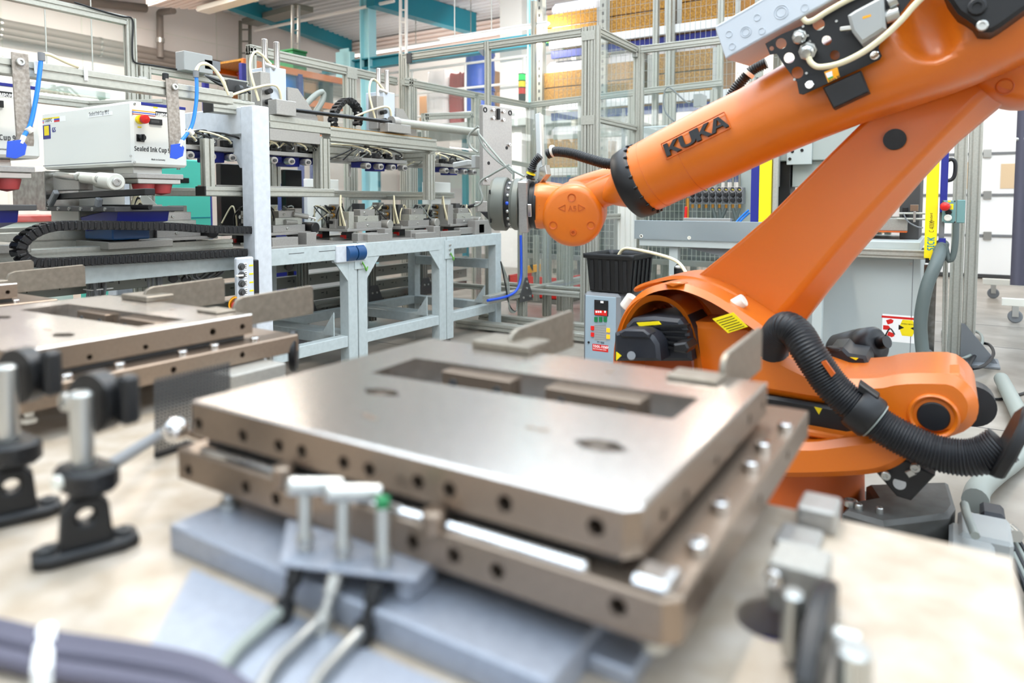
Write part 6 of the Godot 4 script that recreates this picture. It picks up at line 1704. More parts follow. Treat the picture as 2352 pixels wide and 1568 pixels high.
	obj("pane", G.new().mm(Vector3(-4.77, 0.35, z0 - 0.004), Vector3(-3.82, 2.58, z0 + 0.004)), M.glass, e)
	obj("pane", G.new().mm(Vector3(-3.76, 0.35, z0 - 0.004), Vector3(-2.79, 2.58, z0 + 0.004)), M.glass, e)
	obj("pane", G.new().mm(Vector3(xr - 0.004, 0.35, z0 - 0.9), Vector3(xr + 0.004, 2.58, z0 - 0.03)), M.glass, e)
	# second face, going right behind the forearm
	var z1 = -6.57
	for q in [[xr, 0.05], [xr + 0.05, 0.04], [-1.55, 0.05], [-0.5, 0.05], [-0.43, 0.05]]:
		profile_post("post", Vector3(q[0], 0, z1), Vector3(q[0], 2.66, z1), 0.05, q[1], 1, 1, e)
	for q in [[2.62, 0.07], [0.3, 0.05]]:
		profile_post("cross_rail", Vector3(xr + 0.05, q[0], z1), Vector3(-0.5, q[0], z1), 0.05, q[1], 1, 2 if q[1] > 0.06 else 1, e)
	obj("pane", G.new().mm(Vector3(xr + 0.07, 0.35, z1 - 0.004), Vector3(-1.58, 2.58, z1 + 0.004)), M.glass, e)
	obj("pane", G.new().mm(Vector3(-1.52, 0.35, z1 - 0.004), Vector3(-0.53, 2.58, z1 + 0.004)), M.glass, e)
	obj("rail_bracket", G.new().box(Vector3(xr, 2.58, z1 + 0.04), Vector3(0.05, 0.07, 0.04), 0.003), M.zinc, e)
	# lower inner cell behind it: rails at 2.0 m with corner at the signal tower
	var c = thing("inner_cell", "lower profile cell with clear panels seen through the tall enclosure", "enclosure", Vector3(-4.2, 0, -8.0))
	var a = X(1215, 242, -4.6)
	profile_post("side_rail", X(925, 188, -4.6), a, 0.06, 0.07, 1, 2, c)
	profile_post("side_rail", X(940, 330, -4.6), X(1215, 380, -4.6), 0.05, 0.05, 1, 1, c)
	var b = Z(1462, 212, a.z)
	profile_post("cross_rail", a, b, 0.06, 0.07, 1, 2, c)
	for q in [940, 1090, 1215]:
		var p = X(q, 240, -4.6)
		profile_post("post", Vector3(p.x, 0, p.z), Vector3(p.x, a.y, p.z), 0.06, 0.06, 1, 1, c)
		profile_post("post", Vector3(p.x, 0, p.z - 0.07), Vector3(p.x, a.y, p.z - 0.07), 0.05, 0.05, 1, 1, c)
	for q in [1335, 1350, 1450, 1530, 1545, 1640]:
		var p = Z(q, 230, a.z)
		profile_post("post", Vector3(p.x, 0, p.z), Vector3(p.x, a.y, p.z), 0.07, 0.05, 1, 1, c)
	profile_post("cross_rail", b, Z(1660, 190, a.z), 0.06, 0.07, 1, 2, c)
	obj("pane", G.new().mm(Vector3(a.x + 0.05, 0.6, a.z - 0.004), Vector3(b.x, a.y - 0.05, a.z + 0.004)), M.glass, c)
	# signal tower
	var s = Z(1199, 232, a.z + 0.1)
	var st = thing("signal_tower", "small signal tower, green over yellow over red, at the inner cell's corner", "signal light", s)
	for k in 4:
		var y = s.y + k * 0.085
		obj(["socket", "red_lens", "yellow_lens", "green_lens"][k], G.new().cyl(Vector3(s.x, y, s.z), Vector3(s.x, y + 0.08, s.z), 0.045, 20, -1, 0.004), [M.black, M.red, M.yellow, M.led_green][k], st)
		obj("ring", G.new().cyl(Vector3(s.x, y + 0.078, s.z), Vector3(s.x, y + 0.086, s.z), 0.047, 20), M.black, st)
	# cell base frame with gusset, right of the short table
	var g = thing("cell_base_frame", "low aluminium base frame with a dark gusset plate, right of the short table", "frame", Vector3(-3.35, 0, -6.2))
	for q in [[1200, 745, 515], [1256, 725, 520], [1288, 712, 520], [1305, 735, 520]]:
		var p = Y(q[0], q[1], 0.0)
		profile_post("post", p, Vector3(p.x, 1.14 - (q[2] - 462.0) * (p.y * 0 + 1.14) / (q[1] - 462.0), p.z), 0.07, 0.07, 2, 2, g)
	var p0 = Y(1200, 745, 0.0)
	var yr = 0.3
	profile_post("rail", Vector3(p0.x, yr, p0.z + 0.6), Vector3(p0.x, yr, p0.z - 1.5), 0.07, 0.07, 1, 1, g)
	profile_post("rail", Vector3(p0.x - 0.5, yr, p0.z - 0.4), Vector3(p0.x + 0.6, yr, p0.z - 0.4), 0.06, 0.06, 1, 1, g)
	profile_post("floor_rail", Vector3(p0.x - 0.4, 0.06, p0.z + 0.1), Vector3(p0.x + 0.9, 0.06, p0.z + 0.1), 0.08, 0.06, 2, 1, g)
	profile_post("floor_rail", Vector3(p0.x - 0.4, 0.05, p0.z + 0.45), Vector3(p0.x + 1.1, 0.05, p0.z + 0.45), 0.1, 0.06, 2, 1, g)
	obj("gusset", G.new().prism([Vector2(-0.11, 0), Vector2(0.11, 0), Vector2(0.1, 0.07), Vector2(0.02, 0.22), Vector2(-0.02, 0.22), Vector2(-0.1, 0.07)], Vector3(p0.x + 0.036, 0.22, p0.z), Vector3(0, 0, 1), Vector3.UP, Vector3.RIGHT, 0.008, 0.002), M.dark_grey, g)
	for k in [[-0.06, 0.04], [0.06, 0.04], [0.0, 0.12], [0, 0.18]]:
		obj("bolt", G.new().screw(Vector3(p0.x + 0.044, 0.22 + k[1], p0.z + k[0]), Vector3.RIGHT, 0.011, 0.01), M.zinc, g)
	obj("blue_hose", G.new().tube([[1196, 540], [1197, 600], [1196, 640], [1185, 668], [1160, 682], [1120, 690]].map(func(q): return X(q[0], q[1], p0.x + 0.06)), 0.012, 8), M.blue, g)
	for k in 3:
		obj("cable", G.new().tube([[1150, 600], [1160 + k * 4, 650], [1170, 700 + k * 5], [1185, 715], [1188, 690]].map(func(q): return X(q[0], q[1], p0.x + 0.05)), 0.006, 6), M.hose_pale if k else M.black, g)
	# red bins and yellow guard plate behind the frame
	var rb = thing("red_bin", "red plastic bin with blue contents on the floor frame behind the cell", "bin", Vector3(-3.9, 0.0, -7.0))
	obj("tub", G.new().mm(Vector3(-4.3, 0.05, -7.3), Vector3(-3.6, 0.06, -6.8)).mm(Vector3(-4.3, 0.05, -6.82), Vector3(-3.6, 0.29, -6.8)).mm(Vector3(-3.62, 0.05, -7.3), Vector3(-3.6, 0.29, -6.8)).mm(Vector3(-4.3, 0.05, -7.3), Vector3(-4.28, 0.29, -6.8)), M.red, rb)
	obj("contents", G.new().mm(Vector3(-4.26, 0.06, -7.25), Vector3(-3.64, 0.2, -6.84), 0.02), M.blue, rb)
	obj("bin_stand", G.new().mm(Vector3(-4.3, 0.0, -7.3), Vector3(-3.6, 0.05, -6.8), 0.004), M.alu_dark, rb)
	var yg = thing("guard_plate", "yellow and black corner guard plate on a post behind the base frame", "guard", X(1225, 620, -3.6))
	obj("plate", G.new().mm(X(1211, 628, -3.6), X(1238, 606, -3.62), 0.002), M.amber, yg)
	obj("stripe", G.new().prism([Vector2(0, 0.07), Vector2(0.07, 0.0), Vector2(0.07, 0.07)], X(1216, 624, -3.595), Vector3(0, 0, -1), Vector3.UP, Vector3.RIGHT, 0.001), M.black, yg)
	profile_post("post", X(1232, 690, -3.62), X(1232, 540, -3.62), 0.05, 0.05, 1, 1, yg)

func right_side() -> void:
	# temperature control unit
	var z = -4.2
	var t = thing("temperature_unit", "small grey temperature control unit with red and amber switches, beside the robot's shoulder", "control unit", Vector3(-1.93, 0, -4.4))
	obj("body", G.new().mm(Vector3(-2.065, 0.04, -4.6), Vector3(-1.8, 0.537, z), 0.022), M.mid_grey, t)
	obj("front", G.new().mm(Vector3(-2.045, 0.06, z - 0.002), Vector3(-1.825, 0.515, z + 0.004), 0.003), M.unit_front, t)
	for s in [[-2.03, -4.25], [-1.83, -4.25], [-2.03, -4.55], [-1.83, -4.55]]:
		obj("caster", G.new().cyl(Vector3(s[0] - 0.015, 0.02, s[1]), Vector3(s[0] + 0.015, 0.02, s[1]), 0.02, 14), M.black, t)
	var fz = z + 0.004
	var B = func(a: float, b: float, c: float, d: float, m: Material, nm: String, k: float) -> void:
		var q = Z(a, b, fz)
		var w = Z(c, d, fz)
		obj(nm, G.new().mm(Vector3(q.x, w.y, fz - 0.002), Vector3(w.x, q.y, fz + k), 0.0), m, t)
	B.call(1366, 688, 1397, 726, M.black, "controller", 0.006)
	B.call(1367, 711, 1395, 725, M.red, "key_strip", 0.0066)
	for k in 5:
		if k != 3:
			B.call(1369 + k * 5, 713, 1372.5 + k * 5, 718, M.paper, "key", 0.008)
	B.call(1369, 691, 1393, 693, M.paper, "print_line", 0.0066)
	B.call(1380, 690.5, 1387, 696, M.paper, "print_field", 0.0068)
	for k in 3:
		B.call(1366 + k * 10.6, 727, 1373 + k * 10.6, 739, M.green, "rocker_switch", 0.008)
	for k in 2:
		B.call(1358, 748 + k * 15, 1365, 758 + k * 15, M.led_red, "red_switch", 0.008)
		B.call(1394, 753 + k * 15, 1401, 763 + k * 15, M.led_amber, "amber_switch", 0.008)
	B.call(1365, 745, 1393, 784, M.conn_grey, "vent_panel", 0.001)
	for k in 9:
		obj("vent_slot", G.new().bar(Z(1366, 748 + k * 4, fz + 0.001), Z(1392, 746 + k * 4, fz + 0.001), 0.001, 0.0025, Vector3.UP), M.mid_grey, t)
	B.call(1361, 789, 1397, 809, M.red, "maker_plate", 0.001)
	var a = Z(1362.5, 796, fz)
	text("TOOL-TEMP", Vector3(a.x, a.y - 0.003, fz + 0.001), Vector3.RIGHT, Vector3.UP, 0.017, M.paper, t, "maker_text", 0.0006, 0.86)
	text("DEUTSCHLAND GMBH", Vector3(a.x, a.y - 0.016, fz + 0.001), Vector3.RIGHT, Vector3.UP, 0.0075, M.paper, t, "maker_text", 0.0006, 0.95, false)
	a = Z(1371, 788, fz)
	text("TT-180", Vector3(a.x, a.y, fz), Vector3.RIGHT, Vector3.UP, 0.014, M.black, t, "model_text", 0.0006, 0.9)
	obj("lock", G.new().cyl(Z(1352, 786, fz), Z(1352, 786, fz + 0.004), 0.008, 14), M.black, t)
	# crate on it
	var c = thing("storage_crate", "black ribbed plastic crate standing on the temperature unit", "crate", Vector3(-1.85, 0.54, -4.4))
	var x0 = -2.03
	var x1 = -1.74
	var za = -4.22
	var zb = -4.58
	var yt = 0.795
	var g = G.new()
	var ring = func(y: float, k: float) -> PackedVector3Array: return crisp([Vector3(x0 - k, y, za + k), Vector3(x1 + k, y, za + k), Vector3(x1 + k, y, zb - k), Vector3(x0 - k, y, zb - k)], 0.02)
	g.grid([ring.call(0.541, -0.012), ring.call(0.545, 0.0), ring.call(yt - 0.03, 0.018), ring.call(yt - 0.03, 0.034), ring.call(yt, 0.036), ring.call(yt, 0.02), ring.call(yt - 0.03, 0.012), ring.call(0.556, -0.006)])
	obj("shell", g, M.black, c)
	for k in 5:
		var q = lerpf(x0, x1, (k + 0.5) / 5)
		obj("rib", G.new().prism([Vector2(-0.012, 0), Vector2(0.012, 0), Vector2(0.012, 0.2), Vector2(-0.012, 0.2)], Vector3(q, 0.555, za + 0.002), Vector3.RIGHT, Vector3(0, 1, 0.075).normalized(), Vector3(0, 0, 1), 0.008, 0.002), M.black, c)
	for k in 5:
		var q = lerpf(za, zb, (k + 0.5) / 5)
		obj("rib", G.new().prism([Vector2(-0.012, 0), Vector2(0.012, 0), Vector2(0.012, 0.2), Vector2(-0.012, 0.2)], Vector3(x1 + 0.002, 0.555, q), Vector3(0, 0, -1), Vector3(0.075, 1, 0).normalized(), Vector3.RIGHT, 0.008, 0.002), M.black, c)
	one("beige_hose", G.new().tube([Vector3(-1.95, 0.62, -4.4), Vector3(-1.88, 0.8, -4.4), Vector3(-1.75, 0.82, -4.35), Z(1545, 595, -4.3), Z(1575, 625, -4.25), Z(1590, 660, -4.2)], 0.011, 10), M.cream_tube, "beige hose arching out of the black crate", "hose")
	var sc = Z(1560, 640, -4.4)
	var ac = thing("spray_can", "black spray can standing behind the robot's shoulder", "spray can", sc - Vector3(0, 0.02, 0))
	obj("can", G.new().lathe(sc - Vector3(0, 0.05, 0), Vector3.UP, [Vector2(0, 0), Vector2(0, 0.034), Vector2(0.12, 0.034), Vector2(0.126, 0.03), Vector2(0.145, 0.018), Vector2(0.145, 0)], 24), M.black, ac)
	obj("shoulder", G.new().lathe(sc + Vector3(0, 0.07, 0), Vector3.UP, [Vector2(0, 0.0345), Vector2(0.008, 0.034), Vector2(0.02, 0.02), Vector2(0.02, 0)], 24), M.zinc, ac)
	obj("nozzle", G.new().cyl(sc + Vector3(0, 0.09, 0), sc + Vector3(0, 0.11, 0), 0.008, 10), M.green, ac)
	text("N", sc + Vector3(-0.02, 0.0, 0.03), Vector3(0, 1, 0), Vector3(-1, 0, 0), 0.03, M.paper, ac, "print_letter", 0.004)
	one("can_shelf", G.new().mm(sc + Vector3(-0.12, -0.06, -0.1), sc + Vector3(0.12, -0.051, 0.1), 0.001).mm(sc + Vector3(-0.1, -sc.y, -0.08), sc + Vector3(-0.06, -0.06, -0.04), 0.001).mm(sc + Vector3(0.06, -sc.y, -0.08), sc + Vector3(0.1, -0.06, -0.04), 0.001), M.alu_dark, "low metal stand under the spray can", "stand")
	# side bench with clear strip
	z = -4.9
	var b = thing("side_bench", "pale steel bench with a clear plastic strip along its front, under the valve block", "bench", Vector3(-1.5, 0, -5.2))
	obj("strip", G.new().mm(Vector3(-1.985, 0.862, z), Vector3(-0.9, 1.0, z + 0.008), 0.002), M.acrylic, b)
	for q in [[1473, 542], [1583, 546]]:
		obj("washer", G.new().lathe(Z(q[0], q[1], z + 0.008), Vector3(0, 0, 1), [Vector2(0, 0.013), Vector2(0.003, 0.013), Vector2(0.003, 0.007), Vector2(0, 0.007), Vector2(0, 0)], 18), M.nylon, b)
	obj("beam", G.new().mm(Vector3(-1.95, 0.81, -5.26), Vector3(-0.6, 0.862, z - 0.004), 0.003), M.press_side, b)
	obj("leg", G.new().mm(Vector3(-1.73, 0, -5.0), Vector3(-1.665, 0.81, z - 0.03), 0.003), M.press_side, b)
	obj("leg", G.new().mm(Vector3(-0.75, 0, -5.0), Vector3(-0.69, 0.81, z - 0.03), 0.003), M.press_side, b)
	obj("wedge", G.new().prism([Vector2(-1.62, 0.81), Vector2(-0.9, 0.81), Vector2(-0.9, 0.7), Vector2(-1.1, 0.7)], Vector3(0, 0, z - 0.1), Vector3.RIGHT, Vector3.UP, Vector3(0, 0, 1), 0.06), M.mid_grey, b)
	obj("tray", G.new().mm(Vector3(-1.7, 0.95, -5.2), Vector3(-1.35, 1.015, -5.15), 0.002), M.plate, b)
	# valve block with gauges
	z = -5.6
	var v = thing("valve_manifold", "valve block with a row of gauges over two rows of black knobs", "valve block", Z(1645, 470, z))
	for i in 8:
		var px = 1591 + i * 15.4
		var o = Z(px, 466, z)
		var w = Z(px + 15, 466, z).x - o.x
		obj("valve_body", G.new().mm(Vector3(o.x - w * 0.48, Z(px, 468, z).y, z - 0.08), Vector3(o.x + w * 0.48, Z(px, 430, z).y, z), 0.002), M.mid_grey, v)
		var ga = Z(px, 435, z)
		var go = obj("gauge", G.new().lathe(ga, Vector3(0, 0, 1), [Vector2(0, 0.023), Vector2(0.014, 0.023), Vector2(0.014, 0.019), Vector2(0.01, 0.019)], 20), M.chrome, v)
		obj("gauge_face", G.new().cyl(ga, ga + Vector3(0, 0, 0.0105), 0.019, 20), M.dark_grey, go)
		obj("gauge_hand", G.new().box(ga + Vector3(0.003, -0.002, 0.012), Vector3(0.016, 0.005, 0.002), 0.0, Basis(Vector3(0, 0, 1), -0.4)), M.yellow, go)
		for py in [447.5, 459.5]:
			obj("knob", G.new().lathe(Z(px, py, z), Vector3(0, 0, 1), [Vector2(0, 0.019), Vector2(0.02, 0.017), Vector2(0.022, 0.013), Vector2(0.022, 0)], 18), M.black, v)
		var en = Z(px, 469, z - 0.03)
		obj("fitting", G.new().cyl(en, en - Vector3(0, 0.03, 0), 0.012, 10), M.brass, v)
		if i > 2:
			obj("hose", G.new().tube([en - Vector3(0, 0.03, 0), en + Vector3([0, 0, 0, 0.02, 0.01, -0.03, 0.02, -0.02][i], -0.1, 0), en + Vector3([0, 0, 0, 0.05, 0.02, -0.08, 0.03, -0.04][i], -0.2, 0.0), en + Vector3([0, 0, 0, 0.06, 0.02, -0.1, 0.05, -0.06][i], -0.26, 0.05)], 0.014, 8), M.hose_grey, v)
		obj("riser", G.new().cyl(Z(px, 430, z - 0.04), Z(px, 395, z - 0.04), 0.01, 8), M.alu_dark, v)
	var rv = thing("red_valve_lever", "red lever on a brass ball valve, left of the gauges", "valve", Z(1576, 500, -5.2))
	obj("lever", G.new().bar(Z(1576, 474, -5.17), Z(1574, 506, -5.17), 0.018, 0.012, Vector3(0, 0, 1), 0.003), M.red, rv)
	obj("valve_body", G.new().cyl(Z(1579, 455, -5.2), Vector3(Z(1579, 512, -5.2).x, 0.862, -5.2), 0.013, 12), M.brass, rv)
	one("blue_lines", G.new().tube(zs([[1720, 482], [1700, 500], [1688, 515], [1682, 530]], -5.3), 0.008, 8).tube(zs([[1722, 488], [1704, 504], [1692, 520]], -5.3), 0.008, 8), M.blue_tube, "bright blue air lines slanting beside the blue post", "air lines")
	press()
	door_side()

func press() -> void:
	var z = -5.4
	var p = thing("press_machine", "grey press with steel tooling behind the robot's link arm", "press", Vector3(-0.7, 0, -5.9))
	obj("base_cabinet", G.new().mm(Vector3(-1.35, 0.06, -6.4), Vector3(-0.15, 0.76, z), 0.006), M.press_side, p)
	obj("plinth", G.new().mm(Vector3(-1.3, 0, -6.35), Vector3(-0.18, 0.06, z - 0.03)), M.dark_grey, p)
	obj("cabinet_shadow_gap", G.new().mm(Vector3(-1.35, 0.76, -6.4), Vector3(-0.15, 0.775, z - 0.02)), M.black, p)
	obj("panel_seam", G.new().mm(Vector3(-0.2, 0.07, z - 0.001), Vector3(-0.196, 0.75, z + 0.001)), M.mid_grey, p)
	obj("cabinet_screw", G.new().screw(Vector3(-0.21, 0.72, z), Vector3(0, 0, 1), 0.008, 0.005), M.zinc, p)
	obj("bed", G.new().mm(Vector3(-1.4, 0.8, -6.4), Vector3(-0.16, 0.87, z + 0.06), 0.004), M.press_side, p)
	obj("bed_rail", G.new().prof(Vector3(-1.4, 0.79, z + 0.09), Vector3(-0.12, 0.79, z + 0.09), 0.05, 0.06, 1, 2), M.alu, p)
	obj("copper_bar", G.new().mm(Vector3(-1.2, 0.92, -5.8), Vector3(-0.25, 0.93, -5.6), 0.002), M.orange_dull, p)
	obj("tool_block", G.new().mm(Vector3(-1.2, 0.93, -6.3), Vector3(-0.25, 1.02, -5.62), 0.004), M.plate_dull, p)
	obj("ram", G.new().mm(Vector3(-1.3, 1.45, -6.3), Vector3(-0.2, 1.95, -5.75), 0.006), M.press_grey, p)
	obj("ram_plate", G.new().mm(Vector3(-1.08, 1.42, -5.75), Vector3(-0.9, 1.62, -5.72), 0.003), M.press_side, p)
	for q in [[1820, 348], [1842, 345], [1806, 340], [1814, 365]]:
		obj("bore", G.new().cyl(Z(q[0], q[1], -5.72), Z(q[0], q[1], -5.715), 0.012, 14), M.black, p)
	obj("column", G.new().mm(Vector3(-1.42, 0.87, -6.3), Vector3(-1.25, 1.95, -5.7), 0.004), M.press_grey, p)
	obj("column", G.new().mm(Vector3(-0.3, 0.87, -6.3), Vector3(-0.18, 1.95, -5.7), 0.004), M.dark_grey, p)
	obj("upper_tool", G.new().mm(Vector3(-1.05, 1.25, -6.2), Vector3(-0.45, 1.45, -5.8), 0.004), M.press_grey, p)
	obj("black_box", G.new().mm(Vector3(-1.16, 1.05, -6.0), Vector3(-1.06, 1.45, -5.78), 0.006), M.black, p)
	obj("slide_unit", G.new().mm(Vector3(-1.24, 1.25, -5.7), Vector3(-1.12, 1.55, -5.62), 0.004), M.plate, p)
	for k in 6:
		obj("guide_pin", G.new().cyl(Vector3(-0.9 + k * 0.12, 1.02, -5.9), Vector3(-0.9 + k * 0.12, 1.28, -5.9), 0.016, 12), M.alu_dark if k % 2 else M.black, p)
	obj("sensor_holder", G.new().mm(Z(2072, 502, -5.62), Z(2086, 476, -5.7), 0.003), M.black, p)
	obj("sensor_bar", G.new().cyl(Z(2065, 490, -5.6), Z(2125, 490, -5.6), 0.008, 10), M.alu, p)
	obj("sensor_bar", G.new().cyl(Z(2060, 502, -5.6), Z(2125, 503, -5.6), 0.008, 10), M.alu, p)
	obj("sensor_clamp", G.new().mm(Z(2097, 510, -5.58), Z(2104, 485, -5.62), 0.002), M.plate, p)
	obj("sensor_plate", G.new().mm(Z(2090, 485, -5.62), Z(2110, 470, -5.64), 0.002), M.mould_side, p)
	obj("sensor_cable", G.new().tube(zs([[2075, 490], [2085, 508], [2105, 520], [2120, 523]], -5.58), 0.005, 8), M.mid_grey, p)
	# stickers on the cabinet
	var s = thing("warning_sticker", "white sticker with red arrows and a yellow diamond on the press cabinet", "sticker", Z(2062, 780, z + 0.001))
	obj("sheet", G.new().mm(Z(2025, 782, z), Z(2102, 726, z) + Vector3(0, 0, 0.001)), M.paper, s)
	for q in [[2040, 738, 0.4], [2032, 752, 0.0], [2042, 768, -0.3]]:
		var c = Z(q[0] + 4, q[1], z + 0.001)
		var pts = []
		for k in [[-0.02, -0.015], [0.012, -0.015], [0.024, 0.0], [0.012, 0.015], [-0.02, 0.015]]:
			pts.append(Vector2(k[0], k[1]).rotated(q[2]))
		obj("red_arrow", G.new().prism(pts, c, Vector3.RIGHT, Vector3.UP, Vector3(0, 0, 1), 0.0008), M.red, s)
	var oc = Z(2084, 753, z + 0.001)
	obj("yellow_mark", G.new().prism([Vector2(-0.05, 0), Vector2(-0.03, 0.055), Vector2(0.03, 0.055), Vector2(0.05, 0), Vector2(0.03, -0.055), Vector2(-0.03, -0.055)], oc, Vector3.RIGHT, Vector3.UP, Vector3(0, 0, 1), 0.0008), M.yellow, s)
	for k in [-1.0, 1.0]:
		obj("black_wedge", G.new().prism([Vector2(0.052 * k, -0.018), Vector2(0.052 * k, 0.018), Vector2(0.018 * k, 0.0)], oc + Vector3(0, 0, 0.0006), Vector3.RIGHT, Vector3.UP, Vector3(0, 0, 1), 0.0006), M.black, s)
	text("HANDLE WITH CARE", oc + Vector3(-0.036, 0.022, 0.0006), Vector3.RIGHT, Vector3.UP, 0.0085, M.black, s, "sticker_text", 0.0005, 0.85)
	obj("sticker_line", G.new().mm(Z(2025, 729, z) + Vector3(0, 0, 0.0008), Z(2102, 730, z) + Vector3(0, 0, 0.0014)), M.red, s)
	# light curtain posts
	for i in 2:
		var q = [[1740, 1768, 1721, 1740], [2122, 2150, 2154, 2171]][i]
		var zc = -5.2
		var lc = thing("light_curtain", ["yellow light curtain bar with a blue post on its left, behind the forearm", "yellow light curtain bar with black lettering, right of the robot arm"][i], "light curtain", Vector3(Z(q[0], 590, zc).x, 0.77, zc), "yellow light curtain bars of the press")
		var yb = 0.775
		var a = Z(q[0], 590, zc).x
		var c2 = Z(q[1], 590, zc).x
		obj("bar", G.new().mm(Vector3(a, yb, zc - 0.05), Vector3(c2, 1.75, zc), 0.003), M.yellow, lc)
		obj("foot_cap", G.new().mm(Vector3(a + 0.008, yb - 0.03, zc - 0.045), Vector3(c2 - 0.008, yb, zc - 0.004), 0.002), M.black, lc)
		obj("foot_tag", G.new().mm(Vector3(a + 0.03, yb - 0.01, zc - 0.01), Vector3(c2 - 0.03, yb + 0.003, zc + 0.001)), M.yellow, lc)
		var b0 = Z(q[2], 590, zc).x
		var b1 = Z(q[3], 590, zc).x
		for h in ([[0.775, 1.75]] if i == 0 else [[0.76, 0.905], [1.07, 1.75]]):
			obj("blue_post", G.new().mm(Vector3(b0, h[0], zc - 0.06), Vector3(b1, h[1], zc - 0.004), 0.003), M.navy, lc)
		if i == 1:
			obj("bracket_plate", G.new().mm(Vector3(b0, 0.905, zc - 0.055), Vector3(b1 - 0.01, 1.07, zc - 0.03), 0.001), M.mid_grey, lc)
			text("SICK", Vector3(Z(2146, 572, zc).x, Z(2134, 575, zc).y, zc), Vector3.UP, Vector3.LEFT, 0.04, M.teal, lc, "lettering", 0.0008, 0.72)
			text("C 4000", Vector3(Z(2145, 534, zc).x, Z(2134, 533, zc).y, zc), Vector3.UP, Vector3.LEFT, 0.026, M.black, lc, "lettering", 0.0008, 0.68, false)
			text("standard", Vector3(Z(2141, 517, zc).x, Z(2134, 513, zc).y, zc), Vector3.UP, Vector3.LEFT, 0.013, M.black, lc, "lettering", 0.0008, 0.95, false)
		else:
			obj("side_rail", G.new().mm(Vector3(c2 + 0.01, yb, zc - 0.05), Vector3(c2 + 0.04, 1.75, zc), 0.002), M.alu, lc)
	var hd = thing("door_handle_bar", "black bow handle on the profile post above the control box", "handle", Z(2190, 390, -5.25))
	obj("grip", G.new().tube(zs([[2174, 370], [2186, 366], [2194, 374], [2193, 400], [2186, 412], [2174, 415]], -5.22), 0.012, 10), M.black, hd)
	# control box
	var zb = -5.2
	var cb = thing("control_box", "teal-grey control box with red, black and white buttons, right of the yellow bar", "control box", Z(2190, 515, zb))
	obj("housing", G.new().mm(Z(2163, 512, zb), Z(2196, 460, zb - 0.1), 0.004).mm(Z(2196, 512, zb - 0.001), Z(2217, 459, zb - 0.1), 0.004), M.enamel_teal, cb)
	obj("stop_plate", G.new().mm(Z(2182, 481, zb - 0.001), Z(2190, 468, zb + 0.001)), M.yellow, cb)
	obj("tag", G.new().mm(Z(2177, 464, zb - 0.001), Z(2184, 460, zb + 0.001)), M.yellow, cb)
	var sb = Z(2180, 474, zb)
	obj("stop_stem", G.new().cyl(sb, sb + Vector3(-0.015, 0, 0.03), 0.014, 16), M.zinc, cb)
	obj("stop_button", G.new().lathe(sb + Vector3(-0.016, 0, 0.03), Vector3(-0.4, 0, 1), [Vector2(0, 0.012), Vector2(0.006, 0.026), Vector2(0.022, 0.027), Vector2(0.032, 0.022), Vector2(0.034, 0)], 24, true), M.red, cb)
	obj("black_button", G.new().lathe(Z(2179, 487, zb), Vector3(-0.2, 0, 1), [Vector2(0, 0.018), Vector2(0.008, 0.018), Vector2(0.01, 0.014), Vector2(0.01, 0)], 20), M.black, cb)
	obj("white_button", G.new().lathe(Z(2178, 500, zb), Vector3(-0.2, 0, 1), [Vector2(0, 0.021), Vector2(0.012, 0.021), Vector2(0.015, 0.016), Vector2(0.015, 0)], 20), M.nylon, cb)
	for q in [[2166, 462], [2193, 462], [2166, 510], [2193, 510]]:
		obj("screw", G.new().screw(Z(q[0], q[1], zb), Vector3(0, 0, 1), 0.005, 0.003), M.dark_grey, cb)
	# profile post with foot
	var pz = -5.9
	var pp = thing("profile_post", "tall double aluminium profile post on a steel foot, before the white door", "post", Vector3(0.12, 0, pz))
	var xa = Z(2198, 600, pz).x
	profile_post("upright", Vector3(xa, 0.02, pz), Vector3(xa, 3.2, pz), 0.08, 0.1, 2, 2, pp)
	profile_post("upright", Vector3(xa + 0.085, 0.02, pz), Vector3(xa + 0.085, 3.2, pz), 0.08, 0.07, 2, 2, pp)
	obj("foot_plate", G.new().mm(Vector3(xa - 0.05, 0, pz - 0.12), Vector3(xa + 0.27, 0.018, pz + 0.18), 0.003), M.mid_grey, pp)
	obj("gusset", G.new().prism([Vector2(0, 0), Vector2(0.22, 0), Vector2(0.2, 0.03), Vector2(0.02, 0.26), Vector2(0, 0.26)], Vector3(xa + 0.04, 0.018, pz + 0.05), Vector3.RIGHT, Vector3.UP, Vector3(0, 0, 1), 0.01), M.mid_grey, pp)
	one("thin_post", G.new().prof(Vector3(Z(2172, 760, -5.45).x, 0.0, -5.45), Z(2172, 594, -5.45), 0.03, 0.04, 1, 1, Vector3(0, 0, 1)), M.alu, "slim aluminium profile post beside the press cabinet's corner", "post")
	one("clear_guard", G.new().mm(Vector3(-0.135, 0.1, -5.43), Vector3(-0.06, 0.72, -5.42), 0.002), M.stain_steel, "narrow bright guard strip along the press cabinet's corner", "guard")
	var ab = thing("levelling_bracket", "steel levelling bracket with a bolt at the press foot", "bracket", Z(2150, 850, -5.2))
	obj("plate", G.new().prism([Vector2(0, 0), Vector2(0.16, 0), Vector2(0.16, 0.05), Vector2(0.03, 0.17), Vector2(0, 0.17)], Vector3(-0.11, 0, -5.3), Vector3.RIGHT, Vector3.UP, Vector3(0, 0, 1), 0.01), M.mid_grey, ab)
	obj("bolt", G.new().cyl(Vector3(-0.1, 0.06, -5.25), Vector3(0.03, 0.055, -5.25), 0.014, 12), M.black, ab)
	obj("nut", G.new().cyl(Vector3(-0.1, 0.06, -5.25), Vector3(-0.085, 0.06, -5.25), 0.028, 6), M.zinc, ab)
	one("floor_rail", G.new().mm(Vector3(-1.0, 0.0, -5.25), Vector3(-0.25, 0.06, -5.12), 0.004), M.mid_grey, "flat grey steel floor rail before the press cabinet", "rail")
